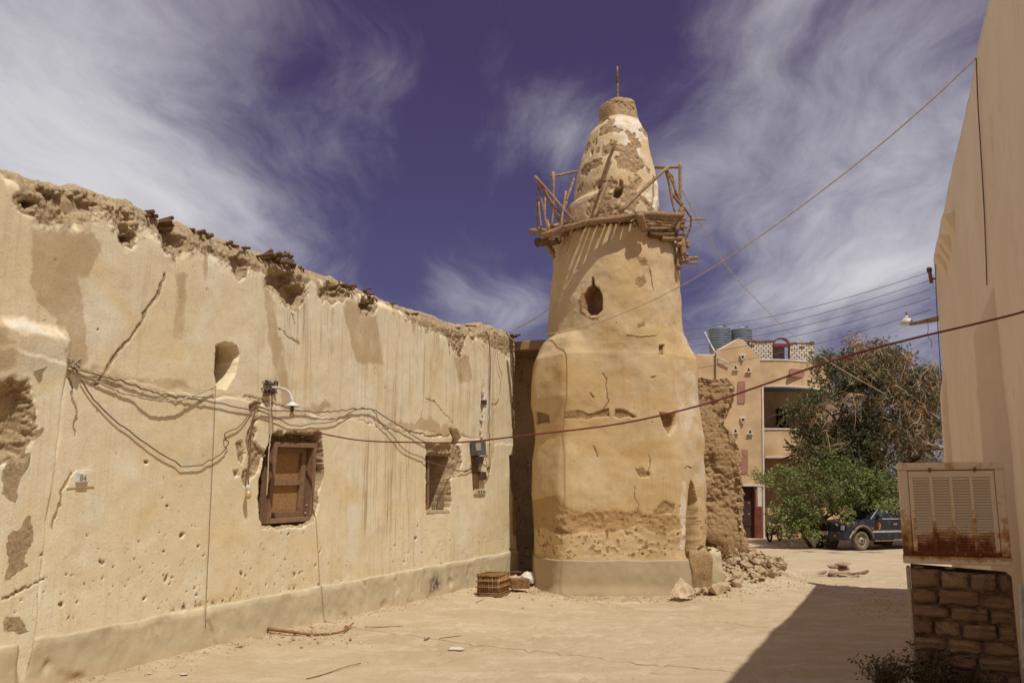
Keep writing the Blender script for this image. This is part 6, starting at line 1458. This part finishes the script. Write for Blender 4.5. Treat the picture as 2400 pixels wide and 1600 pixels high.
def big_tree():
    rs = np.random.RandomState(5); TYY = 33.5; base = at(2060, 1250, TYY); base[2] = -.05
    t = thing('tall_tree', 'tall half-dry tree with dark green leaves and brown drooping twigs before the house', 'tree', base)
    b = MB(); tips = []; limbs(b, base, (0.05, 0, 1), 2.3, .22, 0, rs, tips); limbs(b, base + V3(.2, .1, 1.2), (-.5, .1, .9), 2.3, .14, 1, rs, tips); limbs(b, base + V3(.2, .1, 1.0), (.55, .1, .8), 2.3, .14, 1, rs, tips); b.build('trunk', M['bark'], t, True)
    blobs = [(2030, 850, 55), (1990, 880, 60), (2090, 870, 60), (2150, 930, 60), (1930, 860, 32), (2005, 815, 26), (1900, 930, 48), (1880, 985, 40), (1940, 960, 60), (2010, 950, 70), (2080, 960, 70), (2150, 1010, 60), (1930, 1040, 55), (2000, 1040, 75), (2080, 1050, 75), (2150, 1080, 60), (1900, 1070, 45), (2200, 960, 45), (2110, 1130, 70), (2180, 1140, 50), (2030, 1130, 70), (2185, 880, 25), (2080, 835, 30)]
    C = []; Dn = []; DC = []
    for (x, y, r) in blobs:
        n = int(r * r / 48); rm = r / 62.0
        for k in range(n):
            v = rs.normal(0, 1, 3); v /= np.linalg.norm(v); q = at(x, y, TYY + rs.uniform(-.7, .7)) + v * rm * rs.uniform(.35, 1.05) ** .6; C.append(q)
            if rs.rand() < .9: Dn.append(at(x, y, TYY + rs.uniform(-.8, .6)) + v * rm * rs.uniform(.5, 1.05))
    C = np.array(C)
    keep = (fbm(C[:, 0], C[:, 1], C[:, 2], .85, 2, 500) > -.10); leaf_cloud('leaves', C[keep], 27, .15, .085, M['leafd'], t, 9)
    # drooping bundles of dead twigs
    V = []; Q = []; nb = 0
    for q in Dn:
        if fbm(q[0], q[1], q[2], .7, 2, 510) < -.30: continue
        ax = rs.normal(0, 1, 3); ax[2] = -abs(ax[2]) * .5
        for k in range(11):
            d = ax + rs.normal(0, .7, 3); d /= np.linalg.norm(d); L = rs.uniform(.25, .75); p = q + rs.normal(0, .12, 3); side = np.cross(d, rs.normal(0, 1, 3)); side /= np.linalg.norm(side); w = rs.uniform(.007, .016)
            prev = None
            for s_ in np.linspace(0, 1, 5):
                c = p + d * L * s_ + V3(0, 0, -.35 * L * s_ * s_) + rs.normal(0, .012, 3); V += [c - side * w * (1.1 - s_), c + side * w * (1.1 - s_)]
                if prev is not None: Q.append((prev, prev + 1, prev + 3, prev + 2))
                prev = len(V) - 2
    obj('dry_twigs', np_mesh('dry_twigs', np.array(V), np.array(Q), False), M['dry'], t)
    # bare crooked branches on the outside
    b = MB()
    for (pp_) in [[(2030, 850), (2045, 880), (2040, 905)], [(2080, 935), (2095, 930), (2088, 960), (2092, 975), (2100, 990)], [(2150, 900), (2170, 930), (2160, 960), (2165, 990)], [(2175, 850), (2190, 870), (2200, 900), (2195, 930)], [(2000, 870), (2030, 890), (2060, 920)], [(1880, 1020), (1870, 1050), (1862, 1070)], [(1935, 1020), (1940, 1045), (1930, 1070)], [(2110, 1000), (2130, 1020), (2140, 1050)], [(2180, 860), (2160, 880), (2150, 905)], [(2195, 845), (2180, 870), (2175, 900)]]:
        b.tube(smooth_path([at(x, y, TYY - 1.15 + rs.uniform(-.2, .2)) for x, y in pp_], 12), np.linspace(.018, .008, len(smooth_path([at(x, y, TYY) for x, y in pp_], 12))), 5)
    b.build('bare_branches', M['stick'], t, True)
big_tree()
def bush():
    rs = np.random.RandomState(15); BY = 32.6; base = at(1930, 1255, BY + .5); base[2] = -.15
    t = thing('leafy_bush', 'bright green leafy bush hanging over the bonnet of the dark car', 'bush', base)
    b = MB(); tips = []
    for k in range(5): limbs(b, base + V3(rs.normal(0, .3), rs.normal(0, .2), 0), (rs.normal(0, .5), rs.normal(0, .2), 1), 1.1, .07, 1, rs, tips)
    b.build('trunk', M['bark'], t, True)
    blobs = [(1850, 1140, 40), (1830, 1115, 22), (1812, 1125, 16), (1910, 1110, 45), (1945, 1085, 38), (1980, 1120, 55), (2040, 1140, 55), (2080, 1160, 40), (1890, 1170, 60), (1950, 1150, 60), (2010, 1150, 55), (1850, 1200, 50), (1880, 1212, 42), (1960, 1148, 46), (2030, 1160, 42), (1830, 1230, 38), (1880, 1240, 35), (2070, 1165, 30), (1900, 1215, 24)]
    C = []; 
    for (x, y, r) in blobs:
        rm = r / 66.0
        for k in range(int(r * r / 42)):
            v = rs.normal(0, 1, 3); v[1] = -abs(v[1]) if rs.rand() < .7 else v[1]; v /= np.linalg.norm(v); C.append(at(x, y, BY) + v * rm * rs.uniform(.6, 1.05))
    for (x, y, yy) in [(1912, 1256, 30.6), (1990, 1212, 30), (2060, 1190, 30.2), (2090, 1185, 30.2), (1800, 1118, 31), (1790, 1122, 31), (1775, 1120, 31.2)]:
        for k in range(5): C.append(at(x, y, yy) + rs.normal(0, .12, 3))
    C = np.array(C); k = C[:, 2] > .05
    leaf_cloud('leaves', C[k], 24, .10, .062, M['leafg'], t, 19, .5)
bush()

# ------------------------------------------------------------------ dark pickup
M['carpaint'] = None
g = G('dusty_navy_paint'); d_ = g.noise(5, 5, .65); M['carpaint'] = g.fin(g.mix(g.ramp(d_, .45, .75, 0, .35), (.012, .014, .024), (.16, .12, .085)), g.ramp(d_, .4, .7, .22, .6), spec=.5)
M['tyre'] = m_simple('dusty_tyre', (.20, .155, .11), .2, 8, .95, .3); M['rim'] = m_simple('dusty_steel_rim', (.36, .30, .23), .15, 8, .6, .1, .4); M['chrome'] = m_simple('dull_strip', (.40, .38, .36), .1, 5, .4, 0, .5); M['amber'] = m_simple('amber_lens', (.5, .16, .02), .1, 5, .3, 0, .5); M['orange'] = m_simple('orange_paint', (.65, .22, .02), .1, 5, .6, 0); M['platec'] = m_simple('dusty_plate', (.40, .27, .20), .2, 20, .7, .1); M['carglass'] = G('car_glass').fin((.03, .035, .05), .06, spec=.6)
yaw = math.radians(24); hf = V3(-math.cos(yaw), -math.sin(yaw), 0); hl = V3(math.sin(yaw), -math.cos(yaw), 0)     # forward, towards the viewer's side
wp = gs(2023, 1290); zc0 = float(gz(wp[0], wp[1]))
car = thing('parked_car', 'dusty dark four-wheel-drive car parked under the bush, front to the left', 'car', (wp[0], wp[1], zc0))
CS = 1.0
def cp(x, y, z):      # x forward from the front axle, y from the near flank inwards (negative = inwards), z up
    return V3(wp[0], wp[1], zc0) + (hf * x + hl * (y + .02) + V3(0, 0, 1) * z) * CS
def cprism(name, prof, y0, y1, mat, parent=car, bevel=0, smooth=False):
    b = MB(); P = [cp(x, y0, z) for x, z in prof]; b.prism(P, hl * (y1 - y0) * CS); return b.build(name, mat, parent, bevel=bevel)
def arc(cx, r, n=9, z=.33): return [(cx + r * math.cos(a), z + r * math.sin(a)) for a in np.linspace(0, math.pi, n)]
wb = 2.65; rw = .335
prof = [(.78, .36), (.80, .62), (.70, .66), (.66, .90), (.62, .955), (-.45, 1.05), (-.62, 1.06), (-3.55, 1.04), (-3.6, .42)] + [(-wb - .42, .40)] + arc(-wb, .40)[::-1][0:0] + [(-wb - .40, .40)] + [(-wb + .4 * math.cos(a), .36 + .4 * math.sin(a)) for a in np.linspace(math.pi, 0, 9)] + [(-wb + .42, .36), (-.44, .34)] + [(.4 * math.cos(a), .36 + .4 * math.sin(a)) for a in np.linspace(math.pi, 0, 9)] + [(.44, .36)]
cprism('body', prof, -1.66, 0, M['carpaint'], bevel=.035)
b = MB()
base_ = [(-.50, 1.04), (-3.45, 1.03)]; roof_ = [(-1.12, 1.60), (-3.25, 1.60)]
P = [cp(-.50, -.05, 1.04), cp(-.50, -1.61, 1.04), cp(-3.45, -1.61, 1.03), cp(-3.45, -.05, 1.03), cp(-1.14, -.17, 1.60), cp(-1.14, -1.49, 1.60), cp(-3.2, -1.49, 1.60), cp(-3.2, -.17, 1.60)]; b.box8(P); b.build('cabin', M['carpaint'], car, bevel=.03)
def quad(name, pts, mat, off=.012, parent=car):
    n_ = np.cross(pts[1] - pts[0], pts[2] - pts[0]); n_ /= np.linalg.norm(n_); 
    if n_ @ (np.mean(pts, 0) - cp(-1.8, -.8, 1.0)) < 0: n_ = -n_
    b = MB(); b.prism([p - n_ * .01 for p in pts], n_ * (off + .01)); return b.build(name, mat, parent)
quad('side_window', [cp(-.80, -.055, 1.10), cp(-1.62, -.055, 1.10), cp(-1.62, -.15, 1.53), cp(-1.18, -.15, 1.53)], M['carglass']); quad('side_window', [cp(-1.72, -.055, 1.10), cp(-2.6, -.055, 1.10), cp(-2.6, -.15, 1.53), cp(-1.72, -.15, 1.53)], M['carglass'])
quad('windscreen', [cp(-.58, -.16, 1.11), cp(-.58, -1.5, 1.11), cp(-1.08, -1.43, 1.55), cp(-1.08, -.23, 1.55)], M['carglass'])
b = MB(); b.tube([cp(-.48, -.06, 1.06), cp(-.80, -.11, 1.32), cp(-1.12, -.16, 1.58)], .02, 6); b.build('pillar_trim', M['chrome'], car)
cprism('bumper', [(.74, .40), (.86, .42), (.88, .60), (.74, .64)], -1.70, .03, M['carpaint'], bevel=.025)
cprism('grille', [(.68, .68), (.715, .68), (.685, .87), (.64, .87)], -1.50, -.16, M['dark']); 
for y in (-.14, -1.52):
    h = cprism('headlight', [(.68, .69), (.725, .69), (.70, .85), (.65, .85)], y - .13, y + .02, M['chrome'], bevel=.01)
cprism('number_plate', [(.88, .52), (.895, .52), (.885, .64), (.87, .64)], -1.15, -.72, M['platec']); cprism('fog_lamp', [(.87, .47), (.892, .47), (.892, .53), (.87, .53)], -.42, -.34, M['amber'])
cprism('side_strip', [(-.46, .60), (-2.2, .60), (-2.2, .665), (-.46, .665)], -.01, .02, M['chrome']); cprism('belt_strip', [(-.75, 1.045), (-3.4, 1.04), (-3.4, 1.075), (-.75, 1.08)], -.03, .012, M['chrome']); cprism('door_handle', [(-1.45, .86), (-1.62, .86), (-1.62, .90), (-1.45, .90)], 0, .03, M['chrome'], bevel=.005); cprism('indicator', [(-.42, .73), (-.50, .73), (-.50, .77), (-.42, .77)], 0, .015, M['amber'])
cprism('running_board', [(-.5, .30), (-2.2, .30), (-2.2, .34), (-.5, .34)], -.12, .06, M['tyre'], bevel=.01)
cprism('mirror', [(-.62, 1.06), (-.80, 1.05), (-.82, 1.20), (-.66, 1.20)], .02, .17, M['carpaint'], bevel=.02)
for dx in (-.61, -1.66): cprism('door_gap', [(dx, .42), (dx - .012, .42), (dx - .012, 1.03), (dx, 1.03)], -.01, .004, M['dark'])
b = MB(); a_ = [cp(.47 * math.cos(t), .0 + .02, .36 + .47 * math.sin(t)) for t in np.linspace(.12 * math.pi, .98 * math.pi, 14)]; b.tube(a_, .045, 8); b.build('wheel_flare', M['tyre'], car, True)
b = MB(); a_ = [cp(.62, .02, .42), cp(.52, .03, .55), cp(.44, .03, .66)]; b.tube(smooth_path(a_, 8), .03, 6); b.build('bent_flare', M['rim'], car, True)
def wheel(x, y, s):
    R_ = np.stack([np.cross(hl, V3(0, 0, 1)), V3(0, 0, 1), hl], 1)
    w = MB(); w.lathe([(.20, -.10), (.29, -.11), (.33, -.08), (.337, -.03), (.337, .04), (.33, .08), (.29, .105), (.215, .10), (.205, .06)], cp(x, y, .335), 30, R_); t = w.build('wheel', M['tyre'], car, True)
    w = MB(); w.lathe([(.21, .05), (.205, .085), (.185, .075), (.17, .045), (.12, .06), (.10, .09), (.05, .095), (.02, .10)], cp(x, y, .335), 24, R_); w.build('rim', M['rim'], t, True)
    for k in range(8):
        a = k * math.pi / 4 + .2; c = cp(x, y, .335) + (np.cross(hl, V3(0, 0, 1)) * math.cos(a) + V3(0, 0, 1) * math.sin(a)) * .152 + hl * .055; w = MB(); w.lathe([(.02, 0), (.02, .012)], c, 8, R_); w.build('rim_slot', M['dark'], t)
    w = MB(); w.lathe([(.055, .09), (.05, .105), (.02, .11)], cp(x, y, .335), 6, R_); w.build('hub_cap', M['dark'], t)
wheel(0, -.13, 1); wheel(-wb, -.13, 1); wheel(0, -1.53, -1); wheel(-wb, -1.53, -1)
fc = bpy.data.curves.new('door_number', 'FONT'); fc.body = '9'; fc.size = .34; fc.extrude = .002; fo = bpy.data.objects.new('tmpt', fc); COL.objects.link(fo); bpy.context.view_layer.update()
dme = bpy.data.meshes.new_from_object(fo.evaluated_get(bpy.context.evaluated_depsgraph_get())); bpy.data.objects.remove(fo); dme.materials.clear(); dme.materials.append(M['orange'])
xa = -hf; R4 = Matrix(((xa[0], 0, hl[0]), (xa[1], 0, hl[1]), (0, 1, 0))).to_4x4(); dme.transform(Matrix.Translation(Vector(cp(-.70, .006, .70))) @ R4); obj('door_decal', dme, M['orange'], car)

# ------------------------------------------------------------------ motorcycle by the house door
mc = at(1815, 1245, 35.6); mz = float(gz(mc[0], mc[1]))
moto = thing('motorcycle', 'dark red motorcycle parked in shade beside the house door', 'motorcycle', (mc[0], mc[1], mz))
mf = V3(-.55, -.83, 0); ms = V3(.83, -.55, 0); mp_ = lambda x, y, z: V3(mc[0], mc[1], mz) + mf * x + ms * y + V3(0, 0, z)
Rm = np.stack([mf, V3(0, 0, 1), np.cross(mf, V3(0, 0, 1))], 1)
for x in (.62, -.62):
    w = MB(); ring = [mp_(x + .27 * math.cos(a), 0, .30 + .27 * math.sin(a)) for a in np.linspace(0, 2 * math.pi, 25)]; w.tube(ring, .04, 8, False); t = w.build('wheel', M['dark'], moto, True)
    w = MB(); w.lathe([(.06, -.05), (.06, .05)], mp_(x, 0, .30), 10, Rm); 
    for a in np.linspace(0, math.pi, 7): w.tube([mp_(x + .25 * math.cos(a), 0, .3 + .25 * math.sin(a)), mp_(x - .25 * math.cos(a), 0, .3 - .25 * math.sin(a))], .006, 4)
    w.build('rim', M['rim'], t)
w = MB(); w.tube([mp_(.62, .07, .3), mp_(.40, .07, .98)], .022, 6); w.tube([mp_(.62, -.07, .3), mp_(.40, -.07, .98)], .022, 6); w.build('fork', M['chrome'], moto)
w = MB(); w.tube(smooth_path([mp_(.25, .34, 1.05), mp_(.36, .18, 1.04), mp_(.40, 0, .98), mp_(.36, -.18, 1.04), mp_(.25, -.34, 1.05)], 16), .016, 6); w.build('handlebar', M['dark'], moto, True)
w = MB(); w.lathe([(.03, -.06), (.09, .0), (.085, .05), (.02, .06)], mp_(.52, 0, .88), 14, np.stack([ms, V3(0, 0, 1), mf], 1)); w.build('headlight', M['chrome'], moto, True)
w = MB(); w.tube(smooth_path([mp_(.36, 0, .80), mp_(.22, 0, .84), mp_(.02, 0, .78), mp_(-.05, 0, .72)], 12), [.06] + [.12] * 10 + [.07], 10) if False else w.tube([mp_(.36, 0, .78), mp_(.26, 0, .82), mp_(.10, 0, .81), mp_(-.04, 0, .74)], [.06, .13, .13, .07], 10); w.build('fuel_tank', M['redbrown'], moto, True)
w = MB(); w.tube([mp_(-.02, 0, .74), mp_(-.25, 0, .74), mp_(-.62, 0, .80)], [.09, .12, .09], 8); w.build('seat', M['dark'], moto, True)
w = MB(); w.box(mp_(.05, 0, .42), (.38, .30, .34), np.stack([mf, ms, V3(0, 0, 1)], 1)); w.build('engine', M['rust'], moto, bevel=.04)
w = MB(); w.tube([mp_(.36, 0, .78), mp_(.2, 0, .35), mp_(-.2, 0, .35), mp_(-.62, 0, .32)], .025, 6); w.tube([mp_(.36, 0, .8), mp_(-.3, 0, .68), mp_(-.62, 0, .32)], .022, 6); w.build('frame', M['redbrown'], moto)

# ------------------------------------------------------------------ palm-rib crate and things beside it
cc = gnd(1170, 1395); ca = V3(-.93, .25, 0); ca /= np.linalg.norm(ca); cb = V3(-ca[1], ca[0], 0) * -1
cb = V3(.25, .93, 0) / np.linalg.norm([.25, .93]); zc = float(gz(cc[0], cc[1])) + .01
crate = thing('palm_rib_crate', 'brown palm-rib poultry crate standing by the far end of the long wall', 'crate', (cc[0], cc[1], zc))
LA, LB, LH = .39, .62, .34
q = lambda a, b_, z: V3(cc[0], cc[1], zc) + ca * a + cb * b_ + V3(0, 0, z)
cr_ = lambda nm, p, r_, s=0: stick(nm, p[0], p[1], r_, M['cane'], crate, r_, .006, sides=6, n=3)
for z in (.02, .055, .16, .26):
    e = .012
    for (p0_, p1_) in [((-.03, -e), (LA + .03, -e)), ((-.03, LB + e), (LA + .03, LB + e)), ((-e, -.03), (-e, LB + .03)), ((LA + e, -.03), (LA + e, LB + .03))]:
        cr_('rail', (q(p0_[0], p0_[1], z + RNG.uniform(-.004, .004)), q(p1_[0], p1_[1], z)), .011)
for k in range(13):
    a = LA * k / 12
    for b_ in (0, LB): cr_('upright', (q(a, b_, .0), q(a + RNG.uniform(-.006, .006), b_, LH)), .0085)
for k in range(1, 18):
    b_ = LB * k / 18
    for a in (0, LA): cr_('upright', (q(a, b_, .0), q(a, b_ + RNG.uniform(-.006, .006), LH)), .0085)
for k in range(14): cr_('lid_slat', (q(LA * k / 13, -.02, LH + .008), q(LA * k / 13 + RNG.uniform(-.008, .008), LB + .02, LH + .008)), .014)
for b_ in (.05, LB * .5, LB - .05): cr_('lid_batten', (q(-.03, b_, LH + .028), q(LA + .03, b_, LH + .028)), .012)
stick('lid_batten', q(.1, LB + .02, LH + .03), q(LA * -.5, LB + .15, LH + .02), .012, M['stickdark'], crate)
p = gnd(1217, 1381); b = MB(); b.box((p[0], p[1] + .15, .10), (.34, .3, .17), Matrix.Rotation(.2, 3, 'Z')); tag(b.build('wooden_box', M['log'], None, bevel=.01), 'low brown wooden box right behind the poultry crate', 'box')
def crumple(name, c, size, mat, seed, label, cat, n=26, flat=.45):
    th = np.linspace(0, 2 * math.pi, n, endpoint=False); ph = np.linspace(.02, math.pi - .02, n // 2); T, PH = np.meshgrid(th, ph)
    x = np.cos(T) * np.sin(PH); y = np.sin(T) * np.sin(PH); z = np.cos(PH)
    r = 1 + .55 * fbm(x, y, z, 1.6, 3, seed) + .35 * np.abs(fbm(x, y, z, 4.0, 3, seed + 3)); P = np.stack([x * r * size[0], y * r * size[1], np.maximum(z * r, -.25) * size[2]], -1) + np.asarray(c)
    o = obj(name, np_mesh(name, P, grid_quads(len(ph), n, wrap=True, flip=True), True), mat); return tag(o, label, cat)
M['rag'] = m_simple('white_plastic_rag', (.60, .54, .46), .12, 12, .6, .4, .3)
p = gs(1240, 1372); crumple('plastic_rag', (p[0], p[1], p[2] + .10), (.20, .16, .15), M['rag'], 3, 'crumpled white plastic rag in the corner by the minaret', 'rag')
p = gs(1216, 1368); crumple('plastic_rag', (p[0] - .05, p[1], p[2] + .06), (.2, .16, .10), M['stone'], 8, 'dusty beige crumpled sheet beside the white rag', 'rag')
for (x, y, s, lab) in [(1255, 1342, .10, 'dark stone deep in the gap beside the minaret'), (1236, 1325, .12, 'dark stone at the back of the gap beside the minaret')]:
    p = gs(x - 14, 1350); o = put_stone('stone', (p[0], p[1] + .2, .15 if y > 1335 else .32), s, None, STONES_D); tag(o, lab, 'stone')
# litter on the sand
def gp_(x, y):
    p = gnd(x, y)
    for _ in range(3): p = gnd(x, y, float(gz(p[0], p[1])))
    return p
o = pyobj('palm_rib', *tube_geo(smooth_path([gp_(627, 1483) + V3(0, 0, .05), gp_(680, 1488) + V3(0, 0, .04), gp_(740, 1490) + V3(0, 0, .02), gp_(800, 1483) + V3(0, 0, .02), gp_(828, 1470) + V3(0, 0, .06)], 24), np.linspace(.022, .010, 24), 7), M['cane'], None, True); tag(o, 'long curved palm rib lying on the sand by the plinth', 'stick')
for i, (a, c, lab) in enumerate([((718, 1592), (845, 1556), 'thin straight reed lying on the sand in the foreground'), ((855, 1470), (945, 1468), 'thin pale reed on the sand right of the palm rib'), ((1030, 1497), (1080, 1491), 'short thin twig on the sand in mid lane'), ((1115, 1412), (1135, 1405), 'thin twig on the sand in front of the poultry crate'), ((1255, 1388), (1292, 1384), 'thin grey stick lying at the left foot of the minaret')]):
    o = stick('reed', gp_(*a) + V3(0, 0, .012), gp_(*c) + V3(0, 0, .012), .006, M['stick'], None, bend=.02, n=6, sides=5); tag(o, lab, 'stick')
for (x, y, s, lab, dk) in [(820, 1501, .055, 'brown dried lump on the sand right of the palm rib', 1), (1000, 1499, .06, 'flat dark chip lying on the sand in mid lane', 1), (1225, 1425, .03, 'small dark stone on the sand before the poultry crate', 1), (706, 1518, .03, 'small dark stone on the sand left of the brown lump', 1), (562, 1516, .05, 'flat stone at the foot of the plinth on the left', 0), (480, 1529, .03, 'pale pebble below the crack in the plinth', 0)]:
    p = gp_(x, y); o = put_stone('stone', p + V3(0, 0, s * .3), s, None, STONES_D if dk else STONES, rot=(0, 0, RNG.uniform(0, 3)), sc=(1.3, .7, .45)); tag(o, lab, 'stone')
p = gp_(1068, 1524); crumple('paper_scrap', p + V3(0, 0, .015), (.075, .035, .022), M['rag'], 21, 'white crumpled paper scrap on the sand in mid lane', 'litter')
M['redplastic'] = m_simple('red_plastic', (.45, .04, .03), .1, 5, .4, 0, .4); p = gp_(811, 1471); crumple('bottle_cap', p + V3(0, 0, .015), (.022, .022, .018), M['redplastic'], 31, 'tiny red plastic cap on the sand by the palm rib', 'litter', 14)
for (x, y, s, lab) in [(430, 1582, .03, 'whitish flake on the sand in the left foreground'), (350, 1580, .02, 'pale chip on the sand near the plinth, left'), (1722, 1478, .0, '')]:
    if s: p = gp_(x, y); crumple('paper_scrap', p + V3(0, 0, .01), (s * 1.4, s * .7, s * .4), M['rag'], 40 + x, lab, 'litter', 14)

# ------------------------------------------------------------------ pebbles and crumbs nobody could count
def gravel():
    rs = np.random.RandomState(99); base = stone_mesh(5, .7, 9); bmv = np.array([v.co for v in base.vertices]); base.calc_loop_triangles(); tri_ = np.array([t.vertices for t in base.loop_triangles]); bpy.data.meshes.remove(base)
    px = []; 
    for k in range(900):   # strip along the plinth
        u = rs.uniform(-1, 11.3); w = .07 + abs(rs.normal(0, .14)); p = W(u, w, 0); px.append((p[0], p[1], rs.uniform(.004, .018)))
    for k in range(1000): 
        y = rs.uniform(7, 26); x = rs.uniform(-.45, .5) * y + .6; px.append((x, y, rs.uniform(.003, .012)))
    for k in range(1500):   # crumbs round the rubble heap and the minaret foot
        a = rs.uniform(-.9, 2.0); r_ = 1.85 + abs(rs.normal(0, .45)); px.append((TX + math.sin(a) * r_, TY - math.cos(a) * r_, rs.uniform(.006, .026)))
    for k in range(1300): px.append((rs.normal(4.6, .9), rs.normal(19.9, 1.3), rs.uniform(.006, .03)))
    for k in range(250): p = gnd(rs.normal(690, 70), rs.normal(1492, 9)); px.append((p[0], p[1], rs.uniform(.006, .03)))
    for k in range(300): p = gnd(rs.normal(1240, 40), rs.normal(1370, 12)); px.append((p[0], p[1], rs.uniform(.008, .035)))
    for k in range(260): p = gnd(rs.normal(2080, 60), rs.normal(1395, 22)); px.append((p[0], p[1], rs.uniform(.006, .025)))
    px = [q_ for q_ in px if (q_[0] - WA[0]) * WN[0] + (q_[1] - WA[1]) * WN[1] > .05 and math.hypot(q_[0] - TX, q_[1] - TY) > 1.85]
    V = []; Q = []; n0 = len(bmv)
    for i, (x, y, s) in enumerate(px):
        a = rs.uniform(0, 6.28); R = np.array([[math.cos(a), -math.sin(a), 0], [math.sin(a), math.cos(a), 0], [0, 0, 1]]); V.append((bmv * s * rs.uniform(.7, 1.3, 3)) @ R.T + V3(x, y, float(0) + s * .25)); Q.append(tri_ + i * n0)
    V = np.array(V); xy = np.array([(a, b) for a, b, _ in px]); V[:, :, 2] += gz(xy[:, 0], xy[:, 1])[:, None]
    o = obj('gravel', np_mesh('gravel', V.reshape(-1, 3), np.concatenate(Q), False), M['stone']); tag(o, 'scattered pebbles and plaster crumbs on the sand', 'gravel', kind='stuff')
gravel()
